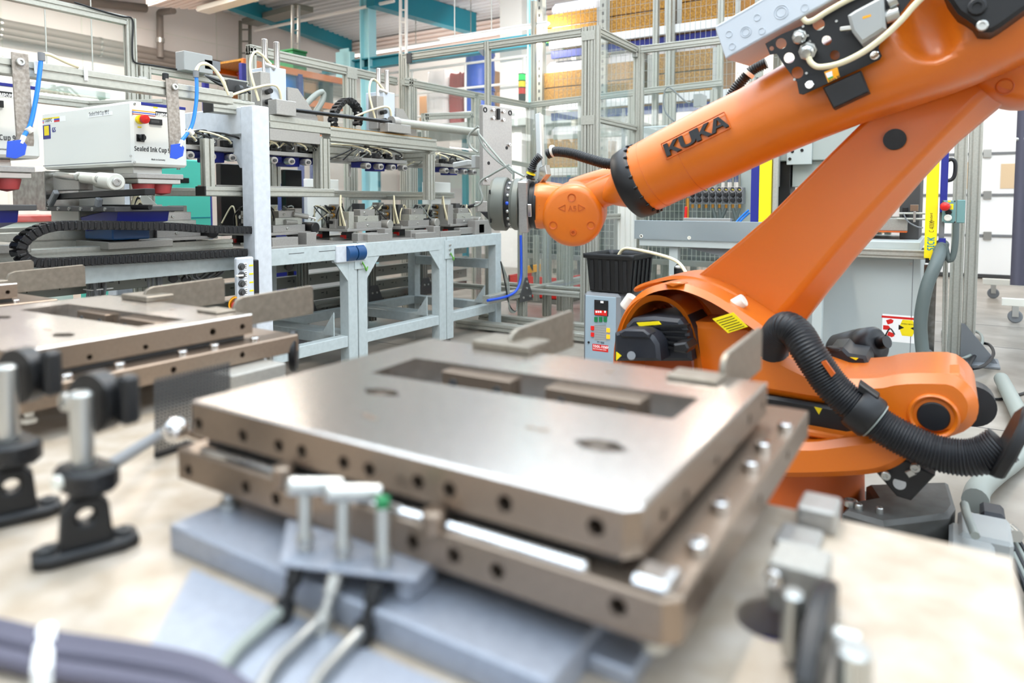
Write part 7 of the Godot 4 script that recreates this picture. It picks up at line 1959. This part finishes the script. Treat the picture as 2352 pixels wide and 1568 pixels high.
	# big hose and loose cables
	one("grey_hose", G.new().tube([Z(2165, 560, -5.25), Z(2152, 600, -5.12), Z(2128, 660, -5.06), Z(2115, 730, -5.04), Z(2117, 790, -5.03), Z(2128, 860, -5.0)], 0.038, 18), M.hose_grey, "thick grey-green hose hanging beside the press cabinet", "hose")
	one("conduit_hose", G.new().tube([Z(2196, 512, -5.2), Z(2194, 560, -5.2), Z(2188, 590, -5.2), Z(2180, 598, -5.2), Z(2175, 585, -5.2), Z(2170, 560, -5.2)], 0.018, 12), M.hose_grey, "grey conduit looping below the teal-grey control box", "hose")
	var fc = thing("floor_cables", "loose loops of grey and black cable on the floor by the post", "cables", Y(2230, 800, 0.0))
	for q in [[[2165, 760], [2175, 800], [2200, 822], [2230, 815], [2255, 790], [2250, 765], [2215, 755], [2180, 758]], [[2170, 770], [2200, 785], [2240, 788], [2270, 790], [2282, 812], [2262, 838], [2235, 846], [2225, 842], [2240, 815], [2255, 790], [2250, 765], [2210, 755]], [[2172, 765], [2185, 790], [2205, 800], [2225, 790], [2222, 768], [2195, 752]]]:
		var i = q.size()
		var pts = []
		for k in q.size():
			pts.append(Y(q[k][0], q[k][1], 0.012 + 0.05 * sin(PI * k / q.size())))
		obj("cable", G.new().tube(pts, 0.011, 8, 60), M.black if i == 12 else M.hose_pale, fc)
	one("floor_hose", G.new().tube([Y(2300, 870, 0.05), Y(2345, 960, 0.05), Y(2352, 1010, 0.05), Y(2335, 1050, 0.05), Y(2290, 1085, 0.06), Y(2250, 1120, 0.1), Y(2240, 1150, 0.15)], 0.04, 16), M.hose_pale, "thick pale grey hose curving over the floor to the robot's base", "hose")
	one("thin_cable", G.new().tube([Y(2250, 912, 0.01), Y(2300, 916, 0.01), Y(2360, 900, 0.01)], 0.008, 8), M.black, "thin black cable lying across the floor at the right edge", "cable")

func door_side() -> void:
	var z = -12.4
	var d = struct("door_1", G.new().mm(Vector3(-0.6, 0.06, z - 0.06), Vector3(4.2, 3.05, z), 0.004), M.paper)
	for py in [352.0, 447.5, 541.5]:
		var y = Z(2290, py, z).y
		obj("section_joint", G.new().mm(Vector3(-0.6, y - 0.02, z), Vector3(4.2, y + 0.02, z + 0.015), 0.004), M.mid_grey, d)
		for px in [2268.0, 2090.0, 2420.0]:
			var h = Z(px, py, z)
			obj("hinge", G.new().mm(Vector3(h.x - 0.05, y - 0.06, z), Vector3(h.x + 0.05, y + 0.06, z + 0.03), 0.004), M.zinc, d)
	obj("bottom_seal", G.new().mm(Vector3(-0.6, 0.02, z - 0.04), Vector3(4.2, 0.07, z + 0.01)), M.dark_grey, d)
	for q in [[2297, 375, 2345, 433], [2210, 372, 2236, 434]]:
		obj("taped_card", G.new().mm(Z(q[0], q[3], z), Z(q[2], q[1], z) + Vector3(0, 0, 0.006)), M.card_pale, d)
	struct("trim_1", G.new().mm(Vector3(-1.0, 3.05, -12.45), Vector3(4.6, 3.35, -12.3), 0.004), M.teal)
	# grey curtain at the right edge
	var c = thing("curtain", "grey fabric curtain hanging on a wheeled stand at the right edge", "curtain", Vector3(1.2, 0.1, -8.6))
	var rows = []
	for i in 2:
		var row = PackedVector3Array()
		for k in 40:
			var a = Z(2334 + k * 8.0, 320, -8.6)
			row.append(Vector3(a.x, 0.3 if i == 0 else 2.1, a.z + 0.03 * sin(k * 1.1)))
		for k in 40:
			row.append(row[39 - k] - Vector3(0, 0, 0.01))
		rows.append(row)
	obj("cloth", G.new().grid(rows), M.fabric_grey, c)
	obj("rod", G.new().cyl(Z(2334, 320, -8.6), Z(2600, 300, -8.6), 0.02, 10), M.zinc, c)
	for i in 2:
		var q = [[2259, 664, 2400, 684], [2306, 715, 2420, 740]][i]
		var fl = Y(q[0] + 10, q[3], 0.0)
		var tr = thing("caster_trolley", ["low trolley frame on casters, farther of the two by the curtain", "low trolley frame on casters, nearer of the two by the curtain"][i], "trolley", fl, "caster trolleys at the right")
		var yy = 0.2
		obj("frame", G.new().mm(Vector3(fl.x - 0.06, yy - 0.04, fl.z - 0.03), Vector3(fl.x + 1.4, yy + 0.03, fl.z + 0.03), 0.003), M.nylon, tr)
		obj("frame", G.new().mm(Vector3(fl.x + 1.3, yy - 0.04, fl.z - 0.8), Vector3(fl.x + 1.38, yy + 0.03, fl.z - 0.03), 0.003), M.nylon, tr)
		for k in 2:
			var o = fl + Vector3(0.05 + k * 1.2, 0.06, 0)
			obj("fork", G.new().mm(o + Vector3(-0.025, 0, -0.03), o + Vector3(0.025, 0.1, -0.024)).mm(o + Vector3(-0.025, 0, 0.024), o + Vector3(0.025, 0.1, 0.03)).cyl(o + Vector3(0, 0.09, 0), o + Vector3(0, 0.12, 0), 0.02, 12), M.zinc, tr)
			obj("wheel", G.new().lathe(o - Vector3(0, 0, 0.02), Vector3(0, 0, 1), [Vector2(0, 0), Vector2(0, 0.05), Vector2(0.006, 0.06), Vector2(0.034, 0.06), Vector2(0.04, 0.05), Vector2(0.04, 0)], 24), M.mid_grey, tr)

func back() -> void:
	# pipes along the left wall
	var x = -12.5
	for i in 3:
		var q = [[0, 55, 560, 152, 0.085], [0, 70, 560, 166, 0.075], [0, 82, 560, 176, 0.05]][i]
		var t = thing("wall_pipe", ["topmost of three long grey insulated pipes on the left wall", "middle of three long grey insulated pipes on the left wall", "lowest and thinnest of three long grey pipes on the left wall"][i], "pipe", X(280, q[1] + 48, x), "insulated pipes along the left wall")
		var a = X(0, q[1], x)
		var y = a.y
		obj("insulation", G.new().cyl(Vector3(x, y, -2.0), Vector3(x, y, -12.4), q[4], 16), M.pipe_grey, t)
		for k in 6:
			obj("clamp", G.new().cyl(Vector3(x, y, -3.6 - k * 1.5), Vector3(x, y, -3.63 - k * 1.5), q[4] + 0.008, 16), M.zinc, t)
	var tp = thing("wall_pipe", "grey pipe high on the left wall, ending at the ceiling panel", "pipe", X(250, 10, x))
	obj("insulation", G.new().cyl(X(120, -4, x), X(335, 19, x), 0.075, 14), M.pipe_grey, tp)
	var vp = thing("drop_pipe", "grey pipe dropping from the ceiling panel to the wall pipes", "pipe", X(368, 120, x + 0.1))
	obj("pipe", G.new().cyl(X(368, 132, x + 0.1), X(367, 30, x + 0.1), 0.06, 14), M.pipe_grey, vp)
	obj("elbow", G.new().tube([X(367, 34, x + 0.1), X(370, 28, x + 0.15), X(398, 25, x + 0.6)], 0.06, 12), M.pipe_grey, vp)
	obj("valve", G.new().cyl(X(368, 98, x + 0.1), X(368, 88, x + 0.1), 0.075, 12), M.zinc, vp)
	# ceiling radiant panel and luminaire
	var y = 4.3
	var rp = thing("radiant_panel", "white ribbed radiant ceiling panel at the top left", "ceiling panel", Y(450, 12, y))
	var c4 = [Y(336, 14, y), Y(482, 25, y), Y(640, -22, y), Y(470, -30, y)]
	obj("panel", G.new().prism(c4.map(func(q): return Vector2(q.x, -q.z)), Vector3(0, y + 0.03, 0), Vector3.RIGHT, Vector3(0, 0, -1), Vector3.UP, 0.08), M.clad, rp)
	for k in 8:
		var f0 = (k + 0.2) / 8.0
		var f1 = (k + 0.8) / 8.0
		var r4 = [c4[0].lerp(c4[1], f0), c4[0].lerp(c4[1], f1), c4[3].lerp(c4[2], f1), c4[3].lerp(c4[2], f0)]
		obj("rib", G.new().prism(r4.map(func(q): return Vector2(q.x, -q.z)), Vector3(0, y, 0), Vector3.RIGHT, Vector3(0, 0, -1), Vector3.UP, 0.03), M.clad, rp)
	var lz = thing("strip_light", "long white strip light beside the radiant panel", "ceiling light", Y(510, 14, 4.2))
	obj("housing", G.new().bar(Y(466, 24, 4.2), Y(580, -8, 4.2), 0.22, 0.08, Vector3.UP, 0.006), M.cream, lz)
	# glowing tube lamp before the wall at the left
	var lamp = thing("tube_lamp", "glowing tube lamp in a grey hood behind the left pad printer", "lamp", X(165, 225, -6.2))
	obj("hood", G.new().bar(X(60, 196, -6.2), X(240, 222, -6.2), 0.2, 0.05, Vector3.UP, 0.004).bar(X(60, 206, -6.26), X(240, 231, -6.26), 0.02, 0.1), M.alu, lamp)
	obj("tube", G.new().cyl(X(60, 219, -6.16), X(225, 238, -6.16), 0.035, 14), M.tube_glow, lamp)
	for px in [110.0, 215.0]:
		var hp = X(px, 205, -6.2)
		obj("suspension", G.new().cyl(hp, Vector3(hp.x, 4.94, hp.z), 0.006, 6), M.zinc, lamp)
	var lp = X(150, 229, -6.1)
	lamp_area(lp - Vector3(0, 0.05, 0), Vector2(0.08, 0.8), Vector3.DOWN, 1.5, Color(1, 0.98, 0.96), lamp)
	# cable ladders
	var cl = thing("cable_ladder", "grey cable ladder climbing the left wall to a cable tray", "cable ladder", X(566, 210, -12.4))
	for px in [552.0, 574.0]:
		obj("stile", G.new().bar(X(px, 240, -12.4), X(px, 48, -12.4), 0.05, 0.05, Vector3.RIGHT), M.alu_dark, cl)
	for k in 7:
		obj("rung", G.new().bar(X(552, 230 - k * 27, -12.4), X(574, 230 - k * 27, -12.4), 0.03, 0.03), M.alu_dark, cl)
	obj("tray", G.new().bar(X(574, 52, -12.3), Y(700, 18, 4.7), 0.35, 0.1, Vector3.UP), M.alu_dark, cl)
	var wl = thing("cable_ladder", "slim bright cable ladder hanging from the roof, left of the pale teal column", "cable ladder", X(680, 140, -9.5))
	for px in [672.0, 686.0]:
		obj("stile", G.new().bar(X(px, 330, -9.5), X(px, 12, -9.5), 0.045, 0.03, Vector3.RIGHT), M.zinc, wl)
	for k in 9:
		obj("rung", G.new().bar(X(672, 40 + k * 30, -9.5), X(686, 40 + k * 30, -9.5), 0.02, 0.02), M.zinc, wl)
	var w2 = thing("cable_ladder", "white cable ladder hanging from the roof, right of the pale teal column", "cable ladder", Z(926, 95, -9.0))
	for px in [920.0, 933.0]:
		obj("stile", G.new().bar(Z(px, 125, -9.0), Z(px, -20, -9.0), 0.045, 0.03, Vector3.RIGHT), M.paper, w2)
	for k in 5:
		obj("rung", G.new().bar(Z(920, -5 + k * 28, -9.0), Z(933, -5 + k * 28, -9.0), 0.02, 0.02), M.paper, w2)
	# roof steel
	struct("trim_2", G.new().bar(Y(530, 2, 4.85), Y(800, 104, 4.85), 0.2, 0.3, Vector3.UP), M.teal)
	struct("trim_3", G.new().bar(Y(850, -12, 4.75), Y(1085, 55, 4.75), 0.22, 0.4, Vector3.UP), M.teal)
	var z = -9.5
	var col = thing("steel_column", "pale teal steel column rising to the roof behind the machine fence", "column", Vector3(Z(848, 300, z).x, 0, z))
	var cx = Z(848, 300, z).x
	obj("web", G.new().mm(Vector3(cx - 0.1, 0, z - 0.01), Vector3(cx + 0.1, 4.95, z + 0.01)), M.teal_pale, col)
	for s in [-0.1, 0.1]:
		obj("flange", G.new().mm(Vector3(cx + s - 0.01, 0, z - 0.1), Vector3(cx + s + 0.01, 4.95, z + 0.1), 0.003), M.teal_pale, col)
	var c2 = dup(col, Vector3(Z(1232, 300, z).x - cx, 0, 0), "pale teal steel column behind the tall enclosure's corner")
	var be = thing("steel_beam", "teal steel floor beam of the mezzanine, crossing behind the fences", "beam", Z(1000, 120, z))
	var ya = Z(1000, 114, z).y
	obj("web", G.new().mm(Vector3(Z(740, 140, z).x, ya - 0.16, z - 0.01), Vector3(-3.0, ya, z + 0.01)), M.teal, be)
	for s in [0.0, -0.16]:
		obj("flange", G.new().mm(Vector3(Z(740, 140, z).x, ya + s - 0.012, z - 0.08), Vector3(-3.0, ya + s + 0.012, z + 0.08), 0.003), M.teal, be)
	one("beam_stub", G.new().mm(Z(783, 190, z + 0.1), Z(800, 110, z + 0.12)).mm(Z(783, 190, z), Z(787, 118, z + 0.12)).mm(Z(800, 190, z), Z(804, 118, z + 0.12)), M.teal_pale, "short pale teal steel stub standing left of the column", "stub")
	var wc = thing("boxed_column", "broad white boxed column behind the signal tower", "column", Vector3(Z(1172, 300, -10.2).x, 0, -10.2))
	obj("casing", G.new().mm(Vector3(Z(1148, 300, -10.2).x, 0, -10.5), Vector3(Z(1198, 300, -10.2).x, 4.95, -10.2), 0.004), M.paper, wc)
	one("roof_pipe", G.new().cyl(Y(585, 70, 4.6), Y(905, 2, 4.6), 0.03, 10), M.paper, "thin white pipe slanting under the roof from the left wall", "pipe")
	# back wall cladding, suspended tube lights
	var pa = thing("wall_cladding", "pale ribbed wall cladding under the roof at the far end", "cladding", Vector3(-8.5, 3.7, -12.3))
	for k in 5:
		var yy = Z(1000, 112, -12.3).y + k * 0.095
		obj("rib", G.new().prism([Vector2(0, 0), Vector2(0.07, 0.02), Vector2(0.07, 0.07), Vector2(0, 0.09)], Vector3(-12.6, yy, -12.45), Vector3(0, 0, 1), Vector3.UP, Vector3.RIGHT, 6.4), M.clad, pa)
	for i in 2:
		var zz = [-10.4, -8.0][i]
		var q = [[795, 130, 1140, 72], [1010, 92, 1260, 50]][i]
		var tl = thing("strip_light", ["white strip light row hung before the far cladding, left part", "white strip light row hung before the far cladding, right and nearer part"][i], "ceiling light", Z((q[0] + q[2]) * 0.5, (q[1] + q[3]) * 0.5, zz), "hung strip lights")
		var p = Z(q[0], q[1], zz)
		var r = Z(q[2], q[3], zz)
		p.y = (p.y + r.y) * 0.5
		r.y = p.y
		obj("housing", G.new().bar(p, r, 0.1, 0.025, Vector3.UP, 0.004), M.paper, tl)
		obj("lamp_tube", G.new().bar(p - Vector3(0, 0.045, 0), r - Vector3(0, 0.024, 0), 0.05, 0.02, Vector3.UP, 0.01), M.tube_glow, tl)
		lamp_area((p + r) * 0.5 - Vector3(0, 0.07, 0), Vector2(p.distance_to(r), 0.1), Vector3(0, -0.4, -0.9).normalized(), 11.0, Color(1, 0.97, 0.94), tl)
		for k in 3:
			var h = p.lerp(r, 0.15 + k * 0.35)
			obj("chain", G.new().cyl(h, Vector3(h.x, 4.93, h.z), 0.008, 6), M.zinc, tl)
	# mezzanine with railing, sacks and drums
	var zm = -10.0
	var yf = Z(1000, 285, zm).y
	var mz = thing("mezzanine", "steel mezzanine deck with a white railing behind the glass fences", "mezzanine", Vector3(-7, 0, zm - 0.8))
	obj("deck", G.new().mm(Vector3(-11.0, yf - 0.12, zm - 1.8), Vector3(-4.2, yf, zm), 0.004), M.press_side, mz)
	for k in 6:
		var xx = -10.8 + k * 1.2
		obj("rail_post", G.new().cyl(Vector3(xx, yf, zm), Vector3(xx, yf + 1.0, zm), 0.022, 10), M.paper, mz)
		obj("leg", G.new().mm(Vector3(xx - 0.05, 0, zm - 1.7), Vector3(xx + 0.05, yf - 0.12, zm - 1.6)), M.teal, mz)
	for k in 3:
		obj("handrail", G.new().cyl(Vector3(-11.0, yf + 1.0 - k * 0.42, zm), Vector3(-4.2, yf + 1.0 - k * 0.42, zm), 0.022, 10), M.paper, mz)
	var rr = RandomNumberGenerator.new()
	rr.seed = 9
	for i in 3:
		var q = [[975, 1028, 165], [1028, 1062, 170], [1062, 1100, 176]][i]
		var a0 = Z(q[0], 285, zm - 0.4)
		var a1 = Z(q[1], 285, zm - 0.4)
		var w = a1.x - a0.x
		var hgt = Z(q[0], q[2], zm - 0.4).y - yf
		var rows = []
		for k in 7:
			var f = k / 6.0
			var row = PackedVector3Array()
			for j in 28:
				var th = TAU * j / 28
				var ex = 0.45
				var s = 0.5 * w * (0.92 + 0.1 * sin(f * PI) + 0.03 * sin(j * 3.1 + k * 2.0))
				row.append(Vector3((a0.x + a1.x) * 0.5 + s * signf(cos(th)) * pow(absf(cos(th)), ex), yf + hgt * f + 0.02 * sin(j * 1.7 + k), zm - 0.4 - w * 0.5 + s * signf(sin(th)) * pow(absf(sin(th)), ex)))
			rows.append(row)
		one("bulk_sack", G.new().grid(rows), [M.bag, M.pad_red, M.bag][i], ["white bulk sack on the mezzanine, left of the red one", "dull red bulk sack between two white ones on the mezzanine", "white bulk sack on the mezzanine behind the blue drum"][i], "sack", "bulk sacks on the mezzanine")
	for i in 2:
		var o = Vector3(Z(1092, 285, zm - 0.2).x, yf + i * 0.62, zm - 0.35)
		one("plastic_drum", G.new().lathe(o, Vector3.UP, [Vector2(0, 0), Vector2(0, 0.24), Vector2(0.02, 0.25), Vector2(0.3, 0.265), Vector2(0.55, 0.25), Vector2(0.56, 0.27), Vector2(0.6, 0.27), Vector2(0.6, 0)], 28), M.blue, ["lower of two stacked blue plastic drums on the mezzanine", "upper of two stacked blue plastic drums on the mezzanine"][i], "drum", "blue drums on the mezzanine")
	for i in 3:
		var q = [[1110, 1140, 205], [1040, 1090, 155], [930, 970, 215]][i]
		var a0 = Z(q[0], 285, zm - 0.7)
		var a1 = Z(q[1], 285, zm - 0.7)
		one("carton", G.new().mm(Vector3(a0.x, yf, zm - 1.6), Vector3(a1.x, Z(q[0], q[2], zm - 0.7).y, zm - 1.15), 0.004), M.card, ["brown carton on the mezzanine, right of the blue drums", "tall brown carton behind the sacks on the mezzanine", "brown carton at the mezzanine's left end"][i], "carton", "cartons on the mezzanine")
	shelf_left()
	shelf_right()

func shelf_left() -> void:
	# orange-beam shelf with coloured boxes, seen through the fence
	var x = -8.6
	var s = thing("pallet_rack", "pallet rack with orange beams and coloured boxes behind the machine fence", "rack", Vector3(x, 0, -6.2))
	var lv = [X(730, 168, x).y, X(730, 232, x).y, X(730, 300, x).y]
	var z0 = X(560, 200, x).z
	var z1 = X(800, 200, x).z
	for y in lv:
		obj("beam", G.new().mm(Vector3(x - 0.05, y - 0.1, z1), Vector3(x, y, z0), 0.003), M.orange, s)
		obj("beam", G.new().mm(Vector3(x - 0.9, y - 0.1, z1), Vector3(x - 0.85, y, z0), 0.003), M.orange, s)
		obj("shelf_board", G.new().mm(Vector3(x - 0.85, y - 0.03, z1), Vector3(x - 0.05, y - 0.002, z0)), M.wood, s)
	for z in [z0, (z0 + z1) * 0.5, z1]:
		for xx in [x - 0.92, x - 0.05]:
			obj("upright", G.new().mm(Vector3(xx, 0, z - 0.04), Vector3(xx + 0.07, 3.1, z + 0.04), 0.003), M.navy, s)
	var bx = [[648, 700, 0, 0.35, "blue_tube", "light blue storage box on the rack's upper shelf"], [676, 708, 2, 0.3, "green", "green storage box stacked highest on the rack"], [706, 732, 1, 0.5, "pink", "pink storage box on the rack's middle shelf"], [735, 762, 1, 0.42, "card", "open brown carton on the rack's middle shelf, right of the pink box"], [700, 728, 3, 0.3, "card", "small brown carton in front of the pink box"], [610, 645, 1, 0.35, "pad_red", "dark red box on the rack's middle shelf, far left"], [770, 795, 1, 0.45, "dark_grey", "dark grey box at the rack's right end"], [700, 745, 4, 0.6, "card", "tall brown carton on the rack's lowest shelf"], [640, 690, 4, 0.5, "blue", "blue crate on the rack's lowest shelf"]]
	for b in bx:
		var za = X(b[0], 200, x - 0.1).z
		var zb = X(b[1], 200, x - 0.1).z
		var y: float = lv[{0: 1, 1: 1, 2: 0, 3: 1, 4: 2}[b[2]]]
		if b[2] == 0:
			y = lv[1] + 0.05
		var xo = -0.12 if b[2] != 1 else -0.4
		y += 0.002
		if b[2] == 0:
			y = lv[1] + 0.002
		var t = thing("storage_box", b[5], "box", Vector3(x - 0.4, y, (za + zb) * 0.5), "boxes on the orange rack")
		obj("body", G.new().mm(Vector3(x - 0.75, y, zb), Vector3(x + xo, y + b[3], za), 0.01), M[b[4]], t)
		obj("lid", G.new().mm(Vector3(x - 0.76, y + b[3], zb - 0.01), Vector3(x + xo + 0.01, y + b[3] + 0.03, za + 0.01), 0.005), M[b[4]], t)

func shelf_right() -> void:
	# crates on blue and white racking behind wire mesh
	var z = -8.3
	var s = thing("stock_rack", "blue and white stock rack with wooden crates behind wire mesh", "rack", Vector3(-2.4, 0, z - 0.4))
	var ys = [Z(1300, 90, z).y, Z(1300, 235, z).y, Z(1300, 385, z).y, Z(1300, 520, z).y]
	for y in ys:
		obj("beam", G.new().mm(Vector3(-4.6, y - 0.1, z - 0.06), Vector3(-0.62, y, z), 0.003), M.paper, s)
		obj("beam", G.new().mm(Vector3(-4.6, y - 0.22, z - 0.1), Vector3(-0.62, y - 0.12, z - 0.05), 0.003), M.navy, s)
		obj("shelf_board", G.new().mm(Vector3(-4.6, y - 0.02, z - 1.1), Vector3(-0.62, y - 0.004, z - 0.06)), M.wood, s)
	for px in [1240, 1385, 1540, 1740]:
		var xx = Z(px, 200, z).x
		obj("upright", G.new().mm(Vector3(xx - 0.045, 0, z - 0.08), Vector3(xx + 0.045, 4.0, z + 0.02), 0.003), M.alu, s)
		obj("upright", G.new().mm(Vector3(xx - 0.045, 0, z - 1.1), Vector3(xx + 0.045, 4.0, z - 1.0), 0.003), M.alu, s)
		var g = G.new()
		for k in 40:
			g.mm(Vector3(xx - 0.012, 0.1 + k * 0.1, z + 0.02), Vector3(xx + 0.012, 0.14 + k * 0.1, z + 0.022))
		var so = obj("slots", g, M.dark_grey, s)
		so.set_meta("kind", "stuff")
	var cr = [[1250, 1372, 0, 0.36, "wooden crate on the top rack shelf, left of three"], [1392, 1528, 0, 0.42, "wooden crate on the top rack shelf, middle of three"], [1556, 1690, 0, 0.5, "wooden crate on the top rack shelf, partly behind the grey box"], [1240, 1360, 1, 0.42, "wooden crate on the second rack shelf, seen through the glass"], [1380, 1470, 1, 0.45, "wooden crate on the second rack shelf, right of the corner post"], [1490, 1640, 1, 0.5, "wooden crate on the second rack shelf, behind the forearm's hose"], [1250, 1350, 2, 0.4, "wooden crate on the third rack shelf, left of the corner post"]]
	for c in cr:
		var a = Z(c[0], 200, z).x
		var b = Z(c[1], 200, z).x
		var y: float = ys[c[2]]
		var t = thing("wooden_crate", c[4], "crate", Vector3((a + b) * 0.5, y, z - 0.5), "wooden crates on the stock rack")
		for k in 2:
			obj("plank", G.new().mm(Vector3(a, y + 0.01 + k * c[3] * 0.5, z - 0.06), Vector3(b, y + (k + 1) * c[3] * 0.5 - 0.004, z - 0.035), 0.004), M.wood, t)
		obj("side_plank", G.new().mm(Vector3(b - 0.025, y + 0.01, z - 0.95), Vector3(b, y + c[3], z - 0.06), 0.004), M.wood, t)
		obj("side_plank", G.new().mm(Vector3(a, y + 0.01, z - 0.95), Vector3(a + 0.025, y + c[3], z - 0.06), 0.004), M.wood, t)
		obj("base", G.new().mm(Vector3(a, y, z - 0.95), Vector3(b, y + 0.05, z - 0.05), 0.004), M.leaf_green, t)
		for xx in [a, b]:
			obj("corner_plate", G.new().mm(Vector3(xx - 0.03, y + 0.01, z - 0.034), Vector3(xx + 0.03, y + c[3], z - 0.028), 0.001), M.zinc, t)
		obj("film", G.new().mm(Vector3(a + 0.03, y + 0.06, z - 0.9), Vector3(b - 0.03, y + c[3] + 0.16, z - 0.1), 0.05), M.bag, t)
	# mesh fence before the rack
	var zf = -7.9
	var m = thing("mesh_fence", "fine wire mesh fence standing before the wooden crates", "fence", Vector3(-2.2, 0, zf))
	var g = G.new()
	for k in 62:
		var xx = -4.3 + k * 0.06
		g.mm(Vector3(xx - 0.0018, 0.2, zf - 0.0018), Vector3(xx + 0.0018, 3.6, zf + 0.0018))
	for k in 26:
		var yy = 0.2 + k * 0.13
		g.mm(Vector3(-4.3, yy - 0.0018, zf - 0.0018), Vector3(-0.6, yy + 0.0018, zf + 0.0018))
	var wm = obj("wire_mesh", g, M.plate_dull, m)
	wm.set_meta("kind", "stuff")
	for px in [1226, 1506, 1536, 1655]:
		profile_post("post", Vector3(Z(px, 100, zf).x, 0, zf), Vector3(Z(px, 100, zf).x, 3.7, zf), 0.06, 0.06, 1, 1, m)
	for y in [1.95, 0.25]:
		profile_post("cross_rail", Vector3(-4.3, y, zf + 0.01), Vector3(-0.6, y, zf + 0.01), 0.05, 0.06, 1, 1, m)
	# dark lattice boxes low behind the enclosure
	for i in 2:
		var q = [[1196, 1420, -3.9], [1478, 1720, -2.2]][i]
		var xa = Z(q[0], 500, -7.4).x
		var xb = Z(q[1], 500, -7.4).x
		var lb = thing("lattice_box", ["dark lattice box pallet low behind the tall enclosure, left one", "dark lattice box pallet behind the side bench and gauges"][i], "pallet box", Vector3((xa + xb) * 0.5, 0, -7.55), "dark lattice boxes behind the enclosure")
		obj("load", G.new().mm(Vector3(xa + 0.04, 0.5, -7.68), Vector3(xb - 0.04, 1.22, -7.44), 0.03), M.dark_grey, lb)
		for xx in [xa, xb - 0.04]:
			obj("corner_post", G.new().mm(Vector3(xx, 0, -7.43), Vector3(xx + 0.04, 1.3, -7.39), 0.002), M.alu_dark, lb)
			obj("corner_post", G.new().mm(Vector3(xx, 0, -7.73), Vector3(xx + 0.04, 1.3, -7.69), 0.002), M.alu_dark, lb)
		obj("floor_panel", G.new().mm(Vector3(xa, 0.44, -7.73), Vector3(xb, 0.5, -7.39), 0.002), M.alu_dark, lb)
		var lg = G.new()
		for k in 24:
			var xx = lerpf(xa, xb, k / 23.0)
			lg.mm(Vector3(xx - 0.003, 0.5, -7.42), Vector3(xx + 0.003, 1.28, -7.414))
		for k in 10:
			lg.mm(Vector3(xa, 0.55 + k * 0.08, -7.424), Vector3(xb, 0.555 + k * 0.08, -7.418))
		var lm = obj("wire_lattice", lg, M.alu, lb)
		lm.set_meta("kind", "stuff")
	# machine bits glimpsed through the enclosure glass
	one("grey_cabinet", G.new().mm(Z(1468, 420, -6.9), Z(1580, 292, -7.2), 0.01), M.press_side, "pale grey cabinet behind the glass, left under the forearm", "cabinet")
	one("cream_duct", G.new().prof(Z(1440, 720, -6.2), Z(1440, 470, -6.2), 0.16, 0.08, 3, 1, Vector3(0, 0, 1)), M.cream, "wide cream profile column left of the side bench", "column")
	one("grey_post", G.new().mm(Z(1424, 640, -6.3), Z(1437, 250, -6.35), 0.003), M.conn_grey, "plain grey post in the enclosure beside the corner", "post")
	var hb = thing("hanging_box", "grey device box with cables inside the enclosure, above the forearm", "device", Z(1608, 240, -7.0))
	obj("box", G.new().mm(Z(1592, 245, -7.0), Z(1624, 220, -7.2), 0.004), M.conn_grey, hb)
	obj("cable", G.new().tube(zs([[1592, 228], [1578, 235], [1535, 200], [1524, 230], [1530, 260], [1556, 285]], -7.0), 0.008, 8), M.mid_grey, hb)

func _ready() -> void:
	camera_and_light()
	materials()
	room()
	lights()
	robot()
	bench()
	machine_frames()
	pad_printers()
	fences()
	right_side()
	back()
